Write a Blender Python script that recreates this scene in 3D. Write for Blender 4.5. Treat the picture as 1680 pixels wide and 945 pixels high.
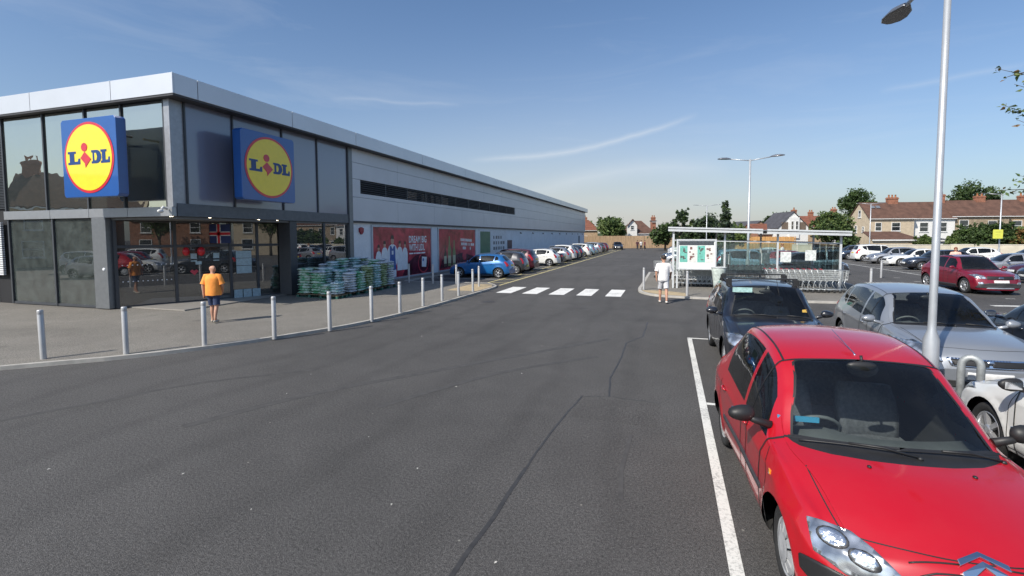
import bpy, bmesh, math, random
from math import sin, cos, pi, radians, sqrt, atan2, exp
from mathutils import Vector, Matrix, geometry
from mathutils.bvhtree import BVHTree

for _o in list(bpy.data.objects): bpy.data.objects.remove(_o)
SC = bpy.context.scene
# ------------------------------------------------------------------ camera
FPX, CXP, CYP, CAMH = 800.0, 840.0, 436.0, 2.51
YAW = math.atan(257 / FPX); PITCH = -math.atan(48 / FPX); ROLL = 0.004
_f = Vector((-sin(YAW) * cos(PITCH), cos(YAW) * cos(PITCH), sin(PITCH)))
_r = Vector((cos(YAW), sin(YAW), 0)); _u = _r.cross(_f)
_r2 = _r * cos(ROLL) - _u * sin(ROLL); _u2 = _r * sin(ROLL) + _u * cos(ROLL)
CAM = Vector((0, 0, CAMH))
cd = bpy.data.cameras.new('camera'); cam = bpy.data.objects.new('camera', cd)
SC.collection.objects.link(cam)
M = Matrix((_r2, _u2, -_f)).transposed().to_4x4(); M.translation = CAM
cam.matrix_world = M
cd.sensor_width = 36; cd.lens = FPX / 1680 * 36
cd.shift_y = -(472.5 - CYP) / 1680
cd.clip_start = 0.05; cd.clip_end = 3000
SC.camera = cam
# ------------------------------------------------------------------ sky and sun
SUN_EL = radians(42); SUN_DIR = Vector((-0.50, -0.866, 0)).normalized()   # ground direction towards the sun
w = bpy.data.worlds.new('World'); SC.world = w; w.use_nodes = True
nt = w.node_tree; nt.nodes.clear()
wo = nt.nodes.new('ShaderNodeOutputWorld'); bg = nt.nodes.new('ShaderNodeBackground')
sky = nt.nodes.new('ShaderNodeTexSky'); sky.sky_type = 'NISHITA'; sky.sun_disc = False
sky.sun_elevation = SUN_EL
sky.sun_rotation = atan2(SUN_DIR.x, SUN_DIR.y)
sky.air_density = 1.0; sky.dust_density = 1.6; sky.ozone_density = 1.6; sky.altitude = 50
tc = nt.nodes.new('ShaderNodeTexCoord')
# wispy cirrus and a contrail, laid out in sky directions
mp = nt.nodes.new('ShaderNodeMapping'); mp.inputs['Rotation'].default_value = (0.0, radians(-16), radians(25)); mp.inputs['Scale'].default_value = (1.0, 2.2, 9.0)
ns = nt.nodes.new('ShaderNodeTexNoise'); ns.inputs['Scale'].default_value = 1.5; ns.inputs['Detail'].default_value = 7; ns.inputs['Roughness'].default_value = 0.62; ns.inputs['Distortion'].default_value = 0.7
rp = nt.nodes.new('ShaderNodeValToRGB'); rp.color_ramp.elements[0].position = 0.52; rp.color_ramp.elements[1].position = 0.86
rp.color_ramp.elements[1].color = (0.32, 0.32, 0.32, 1)
nt.links.new(tc.outputs['Generated'], mp.inputs[0]); nt.links.new(mp.outputs[0], ns.inputs['Vector']); nt.links.new(ns.outputs[0], rp.inputs[0])
def skynode(op, a=None, b=None):
    n = nt.nodes.new('ShaderNodeMath'); n.operation = op
    for i, q in enumerate((a, b)):
        if q is None: continue
        if isinstance(q, (int, float)): n.inputs[i].default_value = q
        else: nt.links.new(q, n.inputs[i])
    return n.outputs[0]
def skydir(px, py):
    return (_f + _r2 * ((px - CXP) / FPX) - _u2 * ((py - CYP) / FPX)).normalized()
def dotdir(v, src):
    n = nt.nodes.new('ShaderNodeVectorMath'); n.operation = 'DOT_PRODUCT'; nt.links.new(src, n.inputs[0]); n.inputs[1].default_value = v
    return n.outputs['Value']
def contrail(p0, p1, width, strength, bend=0.0):
    a, b = skydir(*p0), skydir(*p1)
    nrm = a.cross(b).normalized(); along = (b - a).normalized(); mid = (a + b).normalized()
    wob = nt.nodes.new('ShaderNodeTexNoise'); wob.inputs['Scale'].default_value = 5; wob.inputs['Detail'].default_value = 5
    nt.links.new(tc.outputs['Generated'], wob.inputs['Vector'])
    d = dotdir(nrm, tc.outputs['Generated'])
    t = dotdir(along, tc.outputs['Generated'])
    t0 = along.dot(mid); half = (b - a).length / 2
    tt = skynode('DIVIDE', skynode('SUBTRACT', t, t0), half)
    bow = skynode('MULTIPLY', skynode('MULTIPLY', tt, tt), bend)
    d2 = skynode('ADD', skynode('ADD', d, bow), skynode('MULTIPLY', skynode('SUBTRACT', wob.outputs[0], 0.5), 0.03))
    g = skynode('SUBTRACT', 1.0, skynode('DIVIDE', skynode('ABSOLUTE', d2), width))
    g = skynode('MAXIMUM', g, 0.0); g = skynode('POWER', g, 1.6)
    e = skynode('MAXIMUM', skynode('SUBTRACT', 1.0, skynode('POWER', skynode('ABSOLUTE', tt), 4.0)), 0.0)
    front = skynode('GREATER_THAN', dotdir(mid, tc.outputs['Generated']), 0.3)
    return skynode('MULTIPLY', skynode('MULTIPLY', skynode('MULTIPLY', g, e), front), strength)
c1 = contrail((770, 280), (1150, 206), 0.010, 0.36, 0.02)
c2 = contrail((540, 160), (760, 168), 0.006, 0.14)
c3 = contrail((1440, 150), (1700, 100), 0.008, 0.14)
c4 = contrail((850, 300), (1200, 262), 0.030, 0.22, -0.02)
tot = skynode('ADD', skynode('ADD', skynode('ADD', c1, c2), skynode('ADD', c3, c4)), skynode('MULTIPLY', rp.outputs[0], 0.5))
tot = skynode('MINIMUM', tot, 0.8)
# pale summer haze low on the horizon, strongest beyond the far end of the store
sep = nt.nodes.new('ShaderNodeSeparateXYZ'); nt.links.new(tc.outputs['Generated'], sep.inputs[0])
zz = skynode('MAXIMUM', sep.outputs['Z'], 0.0)
hz = skynode('POWER', skynode('MAXIMUM', skynode('SUBTRACT', 1.0, skynode('MULTIPLY', zz, 2.1)), 0.0), 2.2)
azd = skydir(960, 300); azd = Vector((azd.x, azd.y, 0)).normalized()
az = skynode('POWER', skynode('MAXIMUM', dotdir(azd, tc.outputs['Generated']), 0.0), 8.0)
hz = skynode('MULTIPLY', hz, skynode('ADD', 0.26, skynode('MULTIPLY', az, 0.68)))
tint = nt.nodes.new('ShaderNodeMix'); tint.data_type = 'RGBA'; tint.blend_type = 'MULTIPLY'; tint.inputs[0].default_value = 1.0
tint.inputs[7].default_value = (0.82, 0.95, 1.08, 1)
nt.links.new(sky.outputs[0], tint.inputs[6])
mxh = nt.nodes.new('ShaderNodeMix'); mxh.data_type = 'RGBA'; nt.links.new(hz, mxh.inputs[0]); nt.links.new(tint.outputs[2], mxh.inputs[6])
mxh.inputs[7].default_value = (4.9, 4.75, 4.45, 1)
mx = nt.nodes.new('ShaderNodeMix'); mx.data_type = 'RGBA'
nt.links.new(tot, mx.inputs[0]); nt.links.new(mxh.outputs[2], mx.inputs[6]); mx.inputs[7].default_value = (6.2, 6.5, 6.8, 1)
nt.links.new(mx.outputs[2], bg.inputs[0]); bg.inputs[1].default_value = 0.118
nt.links.new(bg.outputs[0], wo.inputs[0])
sl = bpy.data.lights.new('sun', 'SUN'); sl.energy = 4.6; sl.angle = radians(0.53); sl.color = (1.0, 0.94, 0.85)
sun = bpy.data.objects.new('sun', sl); SC.collection.objects.link(sun)
sd = Vector((SUN_DIR.x * cos(SUN_EL), SUN_DIR.y * cos(SUN_EL), sin(SUN_EL)))
sun.rotation_euler = sd.to_track_quat('Z', 'Y').to_euler(); sun.location = (-30, -60, 60)
vs = SC.view_settings; vs.view_transform = 'Standard'; vs.look = 'None'; vs.gamma = 1; vs.exposure = 0.17; vs.use_curve_mapping = False
SC.render.engine = 'CYCLES'
try:
    SC.cycles.max_bounces = 8; SC.cycles.transparent_max_bounces = 24; SC.cycles.caustics_reflective = False; SC.cycles.caustics_refractive = False
except Exception: pass

# ------------------------------------------------------------------ measuring helpers
def _ray(px, py): return _f + _r2 * ((px - CXP) / FPX) - _u2 * ((py - CYP) / FPX)
def G(px, py, z=0.0):
    d = _ray(px, py); return CAM + d * ((z - CAMH) / d.z)
def WD(px, py, D):            # a point at distance D along the view axis
    return CAM + _ray(px, py) * D

# ------------------------------------------------------------------ object helpers
COL = SC.collection
def link(o, parent=None):
    COL.objects.link(o)
    if parent is not None: o.parent = parent
    return o
def tag(o, label=None, cat=None, group=None, kind=None):
    if label: o['label'] = label
    if cat: o['category'] = cat
    if group: o['group'] = group
    if kind: o['kind'] = kind
    return o
def empty(name, loc=(0, 0, 0), rz=0.0, parent=None):
    o = bpy.data.objects.new(name, None); o.empty_display_size = 0.2
    link(o, parent); o.location = loc; o.rotation_euler = (0, 0, rz); return o
def kids(o): return [c for c in ALLKIDS.get(o.name, [])]
ALLKIDS = {}
def copy_tree(o, parent=None, mats=None):
    c = o.copy(); link(c, parent)
    for ch in list(o.children): copy_tree(ch, c)
    return c

class MB:
    def __init__(s): s.v = []; s.f = []; s.m = []; s.s = []
    def add(s, vs, fs, m=0, sm=False):
        b = len(s.v); s.v += [tuple(p) for p in vs]
        for f in fs: s.f.append(tuple(i + b for i in f)); s.m.append(m); s.s.append(sm)
        return s
    def box(s, x0, x1, y0, y1, z0, z1, m=0):
        if x0 > x1: x0, x1 = x1, x0
        if y0 > y1: y0, y1 = y1, y0
        if z0 > z1: z0, z1 = z1, z0
        v = [(x0,y0,z0),(x1,y0,z0),(x1,y1,z0),(x0,y1,z0),(x0,y0,z1),(x1,y0,z1),(x1,y1,z1),(x0,y1,z1)]
        return s.add(v, [(0,3,2,1),(4,5,6,7),(0,1,5,4),(1,2,6,5),(2,3,7,6),(3,0,4,7)], m)
    def bar(s, a, b, wd, h, m=0, up=(0,0,1)):      # rectangular bar from a to b
        a = Vector(a); b = Vector(b); d = (b - a).normalized(); up = Vector(up)
        sd_ = d.cross(up)
        if sd_.length < 1e-4: sd_ = d.cross(Vector((1,0,0)))
        sd_.normalize(); u = sd_.cross(d).normalized()
        v = []
        for p in (a, b):
            for q, t in ((-1,-1),(1,-1),(1,1),(-1,1)): v.append(p + sd_*q*wd/2 + u*t*h/2)
        return s.add(v, [(3,2,1,0),(4,5,6,7),(0,1,5,4),(1,2,6,5),(2,3,7,6),(3,0,4,7)], m)
    def tube(s, pts, r, n=8, m=0, cap=True, closed=False):
        pts = [Vector(p) for p in pts]; k = len(pts)
        rs = r if isinstance(r, (list, tuple)) else [r] * k
        vs = []; prev = None
        for i, p in enumerate(pts):
            if closed: d = pts[(i+1) % k] - pts[i-1]
            else: d = pts[min(i+1, k-1)] - pts[max(i-1, 0)]
            if d.length < 1e-9: d = Vector((0,0,1))
            d.normalize()
            if prev is None:
                a = d.cross(Vector((0,0,1)))
                if a.length < 0.05: a = d.cross(Vector((1,0,0)))
            else:
                a = prev - d * prev.dot(d)
                if a.length < 1e-6: a = d.cross(Vector((1,0,0)))
            a.normalize(); prev = a; b = d.cross(a)
            for j in range(n):
                t = 2*pi*j/n; vs.append(p + (a*cos(t) + b*sin(t)) * rs[i])
        fs = []
        for i in range(k if closed else k-1):
            i2 = (i+1) % k
            for j in range(n):
                j2 = (j+1) % n; fs.append((i*n+j, i*n+j2, i2*n+j2, i2*n+j))
        s.add(vs, fs, m, True)
        if cap and not closed:
            b0 = len(s.v) - len(vs)
            s.f.append(tuple(b0+j for j in reversed(range(n)))); s.m.append(m); s.s.append(False)
            s.f.append(tuple(b0+(k-1)*n+j for j in range(n))); s.m.append(m); s.s.append(False)
        return s
    def lathe(s, prof, n=24, m=0, mat=None, sm=True):   # profile (r, h) round local z; mat = placing matrix
        mat = mat or Matrix(); vs = []; fs = []
        for r, h in prof:
            for j in range(n):
                t = 2*pi*j/n; vs.append(mat @ Vector((r*cos(t), r*sin(t), h)))
        for i in range(len(prof)-1):
            for j in range(n):
                j2 = (j+1) % n; fs.append((i*n+j, i*n+j2, (i+1)*n+j2, (i+1)*n+j))
        return s.add(vs, fs, m, sm)
    def prism(s, poly, fn, d0, d1, m=0):               # poly 2D, fn(u,v,d)->3D
        n = len(poly)
        vs = [fn(u, v, d0) for u, v in poly] + [fn(u, v, d1) for u, v in poly]
        tri = geometry.tessellate_polygon([[Vector((u, v, 0)) for u, v in poly]])
        fs = [tuple(t) for t in tri] + [tuple(n+i for i in reversed(t)) for t in tri]
        fs += [(i, (i+1) % n, n+(i+1) % n, n+i) for i in range(n)]
        return s.add(vs, fs, m)
    def blob(s, c, r, m=0, n=10, k=6, jit=0.0, rnd=None):
        vs = []; fs = []
        for i in range(k+1):
            a = pi*i/k
            for j in range(n):
                t = 2*pi*j/n; q = 1 + (rnd.uniform(-jit, jit) if rnd else 0)
                vs.append((c[0]+r[0]*sin(a)*cos(t)*q, c[1]+r[1]*sin(a)*sin(t)*q, c[2]+r[2]*cos(a)*q))
        for i in range(k):
            for j in range(n):
                fs.append((i*n+j, (i+1)*n+j, (i+1)*n+(j+1) % n, i*n+(j+1) % n))
        return s.add(vs, fs, m, True)
    def mesh(s, name, mats, fix=True):
        me = bpy.data.meshes.new(name); me.from_pydata(s.v, [], s.f)
        if not isinstance(mats, (list, tuple)): mats = [mats]
        for q in mats: me.materials.append(q)
        me.polygons.foreach_set('material_index', s.m); me.polygons.foreach_set('use_smooth', s.s)
        if fix:
            bm = bmesh.new(); bm.from_mesh(me); bmesh.ops.recalc_face_normals(bm, faces=bm.faces[:]); bm.to_mesh(me); bm.free()
        me.update(); return me
    def build(s, name, mats, parent=None, bevel=0.0, fix=True, loc=None, rz=None):
        o = bpy.data.objects.new(name, s.mesh(name, mats, fix)); link(o, parent)
        if bevel:
            b = o.modifiers.new('bevel', 'BEVEL'); b.width = bevel; b.segments = 2; b.limit_method = 'ANGLE'; b.angle_limit = radians(40)
        if loc is not None: o.location = loc
        if rz is not None: o.rotation_euler = (0, 0, rz)
        return o
def thing(mb, name, mats, label, cat, group=None, kind=None, **k):
    return tag(mb.build(name, mats, **k), label, cat, group, kind)

# ------------------------------------------------------------------ materials
def newmat(name):
    m = bpy.data.materials.new(name); m.use_nodes = True
    return m, m.node_tree, m.node_tree.nodes['Principled BSDF']
def N(t, kind, **inp):
    n = t.nodes.new(kind)
    for k, v in inp.items():
        k2 = k.replace('_', ' ')
        if k2 in n.inputs: n.inputs[k2].default_value = v
        else: setattr(n, k, v)
    return n
def mat(name, col, rough=0.6, metal=0.0, var=0.12, scale=6.0, bump=0.0, bscale=60.0, coat=0.0, spec=0.5, emit=None, estr=0, obj=True, detail=5):
    m, t, p = newmat(name)
    c = (*col, 1)
    p.inputs['Roughness'].default_value = rough; p.inputs['Metallic'].default_value = metal
    p.inputs['Coat Weight'].default_value = coat; p.inputs['Coat Roughness'].default_value = 0.04
    p.inputs['Specular IOR Level'].default_value = spec
    co = N(t, 'ShaderNodeTexCoord'); src = co.outputs['Object']
    n1 = N(t, 'ShaderNodeTexNoise', Scale=scale, Detail=float(detail), Roughness=0.6); t.links.new(src, n1.inputs['Vector'])
    r = N(t, 'ShaderNodeMapRange'); r.inputs['From Min'].default_value = 0.3; r.inputs['From Max'].default_value = 0.7
    r.inputs['To Min'].default_value = 1 - var; r.inputs['To Max'].default_value = 1 + var
    t.links.new(n1.outputs[0], r.inputs['Value'])
    mu = N(t, 'ShaderNodeVectorMath', operation='MULTIPLY'); mu.inputs[0].default_value = col
    t.links.new(r.outputs[0], mu.inputs[1]); t.links.new(mu.outputs[0], p.inputs['Base Color'])
    if bump:
        n2 = N(t, 'ShaderNodeTexNoise', Scale=bscale, Detail=4.0); t.links.new(src, n2.inputs['Vector'])
        b = N(t, 'ShaderNodeBump', Strength=bump, Distance=0.02); t.links.new(n2.outputs[0], b.inputs['Height']); t.links.new(b.outputs[0], p.inputs['Normal'])
    if emit: p.inputs['Emission Color'].default_value = (*emit, 1); p.inputs['Emission Strength'].default_value = estr
    return m
def paint(name, col, metal=0.0, rough=0.35, dust=0.06):
    """car paint: coated colour outside, dark trim on the inside of the panel"""
    m, t, p = newmat(name)
    co = N(t, 'ShaderNodeTexCoord'); n1 = N(t, 'ShaderNodeTexNoise', Scale=2.5, Detail=6.0, Roughness=0.65); t.links.new(co.outputs['Object'], n1.inputs['Vector'])
    n3 = N(t, 'ShaderNodeTexNoise', Scale=900.0, Detail=1.0); t.links.new(co.outputs['Object'], n3.inputs['Vector'])
    mr = N(t, 'ShaderNodeMapRange'); mr.inputs['From Min'].default_value = 0.45; mr.inputs['From Max'].default_value = 0.8; mr.inputs['To Max'].default_value = dust * 2
    t.links.new(n1.outputs[0], mr.inputs['Value'])
    x = N(t, 'ShaderNodeMix', data_type='RGBA'); x.inputs[6].default_value = (*col, 1); x.inputs[7].default_value = (0.22, 0.2, 0.17, 1); t.links.new(mr.outputs[0], x.inputs[0])
    g = N(t, 'ShaderNodeNewGeometry'); y = N(t, 'ShaderNodeMix', data_type='RGBA'); t.links.new(g.outputs['Backfacing'], y.inputs[0])
    t.links.new(x.outputs[2], y.inputs[6]); y.inputs[7].default_value = (0.055, 0.055, 0.055, 1)
    t.links.new(y.outputs[2], p.inputs['Base Color'])
    p.inputs['Metallic'].default_value = metal; p.inputs['Roughness'].default_value = rough
    ct = N(t, 'ShaderNodeMath', operation='SUBTRACT'); ct.inputs[0].default_value = 1.0; t.links.new(g.outputs['Backfacing'], ct.inputs[1]); t.links.new(ct.outputs[0], p.inputs['Coat Weight'])
    cr = N(t, 'ShaderNodeMapRange'); cr.inputs['To Min'].default_value = 0.02; cr.inputs['To Max'].default_value = 0.16; t.links.new(n1.outputs[0], cr.inputs['Value']); t.links.new(cr.outputs[0], p.inputs['Coat Roughness'])
    return m
def glass(name, tint=(0.62, 0.70, 0.70), refl=1.0, dust=0.03, rough=0.0, ior=1.5, dust_sheen_col=(0.35,0.36,0.36)):
    m = bpy.data.materials.new(name); m.use_nodes = True; t = m.node_tree; t.nodes.clear()
    o = N(t, 'ShaderNodeOutputMaterial'); tr = N(t, 'ShaderNodeBsdfTransparent'); tr.inputs[0].default_value = (*tint, 1)
    gl = N(t, 'ShaderNodeBsdfGlossy'); gl.inputs['Roughness'].default_value = rough; gl.inputs[0].default_value = (refl, refl, refl, 1)
    fr = N(t, 'ShaderNodeFresnel', IOR=ior); a = N(t, 'ShaderNodeMixShader'); t.links.new(fr.outputs[0], a.inputs[0]); t.links.new(tr.outputs[0], a.inputs[1]); t.links.new(gl.outputs[0], a.inputs[2])
    df = N(t, 'ShaderNodeBsdfDiffuse'); df.inputs[0].default_value = (*dust_sheen_col, 1)  # dust film; on the shop glass it also holds painted-in reflection
    b = N(t, 'ShaderNodeMixShader'); t.links.new(a.outputs[0], b.inputs[1]); t.links.new(df.outputs[0], b.inputs[2])
    co = N(t, 'ShaderNodeTexCoord'); n1 = N(t, 'ShaderNodeTexNoise', Scale=3.0, Detail=6.0); t.links.new(co.outputs['Object'], n1.inputs['Vector'])
    r = N(t, 'ShaderNodeMapRange'); r.inputs['To Max'].default_value = dust*2; t.links.new(n1.outputs[0], r.inputs['Value']); t.links.new(r.outputs[0], b.inputs[0])
    t.links.new(b.outputs[0], o.inputs[0]); return m
# ================================================================== cars
def pchip(pts):
    pts = sorted(pts); xs = [p[0] for p in pts]; ys = [p[1] for p in pts]; n = len(xs)
    h = [xs[i+1]-xs[i] for i in range(n-1)]; d = [(ys[i+1]-ys[i])/h[i] for i in range(n-1)]
    m = [0.0]*n; m[0] = d[0]; m[-1] = d[-1]
    for i in range(1, n-1):
        if d[i-1]*d[i] > 0:
            a = 2*h[i]+h[i-1]; b = h[i]+2*h[i-1]; m[i] = (a+b)/(a/d[i-1]+b/d[i])
    def f(x):
        if x <= xs[0]: return ys[0]
        if x >= xs[-1]: return ys[-1]
        lo, hi = 0, n-1
        while hi-lo > 1:
            k = (lo+hi)//2
            if xs[k] <= x: lo = k
            else: hi = k
        t = (x-xs[lo])/h[lo]; t2 = t*t; t3 = t2*t
        return (2*t3-3*t2+1)*ys[lo]+(t3-2*t2+t)*h[lo]*m[lo]+(-2*t3+3*t2)*ys[hi]+(t3-t2)*h[lo]*m[hi]
    return f
def sst(a, b, x):
    t = max(0, min(1, (x-a)/(b-a))); return t*t*(3-2*t)
VS = 0.22
class Shell:
    """side profile + belt line + plan widths -> a smooth body surface P(x, v)"""
    def __init__(s, S):
        s.S = S; L, W, H = S['L'], S['W'], S['H']; s.h = L/2; hw = W/2; s.hw = hw
        xc, zc, xh = S['xc'], S['zc'], S['xh']; xr, xw, zw = S['xr'], S['xw'], S['zw']
        zh = S.get('zhood', zc-0.22); zn = S.get('zn', zh-0.10)
        h = s.h
        z0_ = S.get('z0', .50)
        top = [(h, z0_), (h-.025, min(z0_+.09, (z0_+zn)/2+.02)), (h-.07, zn), (h-.16, zh-.02), (h-.30, zh+.045), ((h-.3+xc)/2, zh+.055+(zc-zh-.055)*.62), (xc, zc),
               (xc*.5+xh*.5, (zc+H-S.get('hdrop', .055))/2+.03), (xh, H-S.get('hdrop', .055)), (xh*.7+xr*.3, H-.008-S.get('hdrop', .055)*.1), ((xh+xr)/2, H), (xr*.75+xh*.25, H-.025), (xr, H-S.get('rdrop', .10))]
        if S['boot']:
            top += [((xr+xw)/2, (H-.1+zw)/2+.02), (xw, zw), ((xw-h)/2-.02, zw+.005), (-h+.10, zw-.03), (-h+.03, zw-.18), (-h, .52)]
        else:
            top += [((xr+xw)/2, (H-S.get('rdrop', .10)+zw)/2+.025), (xw, zw), (-h+.05, zw-.22), (-h+.02, .70), (-h, .50)]
        s.zt = pchip(top)
        b = S['belt']; br = S.get('beltr', b+.05)
        s.zs = pchip([(h, z0_-.05), (h-.03, min(z0_+.03, zn-.08)), (h-.08, zn-.07), (h-.2, zh-.055), (h-.45, zh+.0), (xc+.25, min(b-.05, zc-.085)), (xc-.05, b-.02), (0, b), (xw+.5, br), (xw+.12, min(br, zw-.02)), (-h+.2, min(br, zw-.05)), (-h+.06, min(br-.1, zw-.25)), (-h, .48)])
        rw = S.get('roofw', .68)
        s.wt = pchip([(h, .58*hw), (h-.1, .66*hw), (h-.5, .74*hw), (xc+.05, .82*hw), (xc-.1, .815*hw), (xh, (rw+.01)*hw), ((xh+xr)/2, (rw+.01)*hw), (xr, (rw-.02)*hw), (xw, (.80 if S['boot'] else .74)*hw), (-h+.1, .78*hw), (-h, .66*hw)])
        s.ws = pchip([(h, .66*hw), (h-.08, .80*hw), (h-.3, .89*hw), (xc, .945*hw), (0, .955*hw), (xw+.3, .945*hw), (-h+.25, .89*hw), (-h+.05, .80*hw), (-h, .70*hw)])
        s.w = pchip([(h, .80*hw), (h-.05, .89*hw), (h-.18, .955*hw), (h-.5, .99*hw), (h-1.1, hw), (0, .99*hw), (-h+1.0, hw), (-h+.3, .975*hw), (-h+.08, .90*hw), (-h, .80*hw)])
        s.zb = pchip([(h, .21), (h-.1, .19), (h-.5, .20), (0, .20), (-h+.5, .22), (-h+.12, .25), (-h, .27)])
        s.cr = pchip([(h, .02), (h-.1, .05), (xc, .045), (xh, .05), (xr, .05), (xw, .05), (-h, .03)])
        s.bf = S.get('bow', .16); s.br = .10
        s.arch = [(S['ax'], S['wr']+.055), (S['bx'], S['wr']+.055)]
        s.cache = {}
    def ctrl(s, x):
        k = round(x, 5)
        if k in s.cache: return s.cache[k]
        zt, zs, wt, ws, w, zb, cr = s.zt(x), s.zs(x), s.wt(x), s.ws(x), s.w(x), s.zb(x), s.cr(x)
        ze = zt-cr; zs = min(zs, ze-.012); g = max(.08, min(1, (ze-zs)/.35)); h = zs-zb
        r = [(0, zb), (w*.80, zb), (w*.955, zb+min(.07, h*.2)), (w*.995, zb+h*.40), (w*.992, zb+h*.78), (ws, zs),
             ((ws+wt)/2+.018*g, (zs+ze)/2), (wt, ze-.035*g), (wt-.075*g-.02, ze+.012*g+.004), (wt*.5, zt-cr*.22), (0, zt)]
        s.cache[k] = r; return r
    def P(s, x, v):
        sg = -1 if v < 0 else 1; a = abs(v); c = s.ctrl(x); i = min(9, int(a)); t = a-i
        p1, p2 = c[i], c[i+1]
        p0 = c[i-1] if i > 0 else (-c[1][0], c[1][1]); p3 = c[i+2] if i < 9 else (-c[9][0], c[9][1])
        t2 = t*t; t3 = t2*t
        k = [(-t3+2*t2-t)/2, (3*t3-5*t2+2)/2, (-3*t3+4*t2+t)/2, (t3-t2)/2]
        y = k[0]*p0[0]+k[1]*p1[0]+k[2]*p2[0]+k[3]*p3[0]; z = k[0]*p0[1]+k[1]*p1[1]+k[2]*p2[1]+k[3]*p3[1]
        q = (y/s.hw)**2
        X = x - s.bf*q*sst(-.1, .9, x) + s.br*q*sst(.3, 1.3, -x)
        if 1.2 < a < 5:
            for cx, R in s.arch:
                rr = sqrt((X-cx)**2+(z-s.S['wr'])**2)
                y += .016*exp(-((rr-R)/.055)**2)*(1 if z > .15 else 0)
            y += s.S.get('crease', .006)*exp(-((a-4.25)/.22)**2)
        return Vector((X, y*sg, z))
    def Nn(s, x, v):
        e = .004
        xa, xb = max(-s.h, x-e), min(s.h, x+e)
        d1 = s.P(xb, v)-s.P(xa, v); d2 = s.P(x, min(10, v+.03))-s.P(x, max(-10, v-.03))
        n = d1.cross(d2)
        if n.length < 1e-9: return Vector((0, 0, 1))
        n.normalize()
        return -n
    def fx(s, X, v):
        x = X
        for _ in range(12): x = max(-s.h+.001, min(s.h-.001, x + (X-s.P(x, v).x)*.9))
        return x
    def side(s, X, z, sg=1):                 # side-view (X, z) -> (x, v)
        v = 4.0; x = X
        for _ in range(5):
            lo, hi = 1.0, 7.6
            for _ in range(18):
                mid = (lo+hi)/2
                if s.P(x, mid).z < z: lo = mid
                else: hi = mid
            v = (lo+hi)/2; x = s.fx(X, v)
        return (x, v*sg)
def inpoly(p, poly):
    x, y = p; c = False; j = len(poly)-1
    for i in range(len(poly)):
        xi, yi = poly[i]; xj, yj = poly[j]
        if (yi > y) != (yj > y) and x < (xj-xi)*(y-yi)/(yj-yi)+xi: c = not c
        j = i
    return c
def dens(pts, step, closed=True):
    out = []; n = len(pts)
    for i in range(n if closed else n-1):
        a, b = pts[i], pts[(i+1) % n]; k = max(1, int(math.hypot(b[0]-a[0], b[1]-a[1])/step))
        for j in range(k): out.append((a[0]+(b[0]-a[0])*j/k, a[1]+(b[1]-a[1])*j/k))
    if not closed: out.append(tuple(pts[-1]))
    return out
def smooth_poly(pts, r=.25):                 # cut the corners of an outline
    out = []; n = len(pts)
    for i in range(n):
        a, b, c = pts[i-1], pts[i], pts[(i+1) % n]
        out.append((b[0]+(a[0]-b[0])*r, b[1]+(a[1]-b[1])*r)); out.append((b[0]*(1-r*.35)+(a[0]+c[0])/2*r*.35, b[1]*(1-r*.35)+(a[1]+c[1])/2*r*.35)); out.append((b[0]+(c[0]-b[0])*r, b[1]+(c[1]-b[1])*r))
    return out

def mesh_from(name, vs, fs, mats, normals=None, mi=None):
    me = bpy.data.meshes.new(name); me.from_pydata([tuple(v) for v in vs], [], fs)
    for m in mats: me.materials.append(m)
    me.polygons.foreach_set('use_smooth', [True]*len(fs))
    if mi: me.polygons.foreach_set('material_index', mi)
    me.update()
    if normals: me.normals_split_custom_set_from_vertices([tuple(n) for n in normals])
    return me

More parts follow.
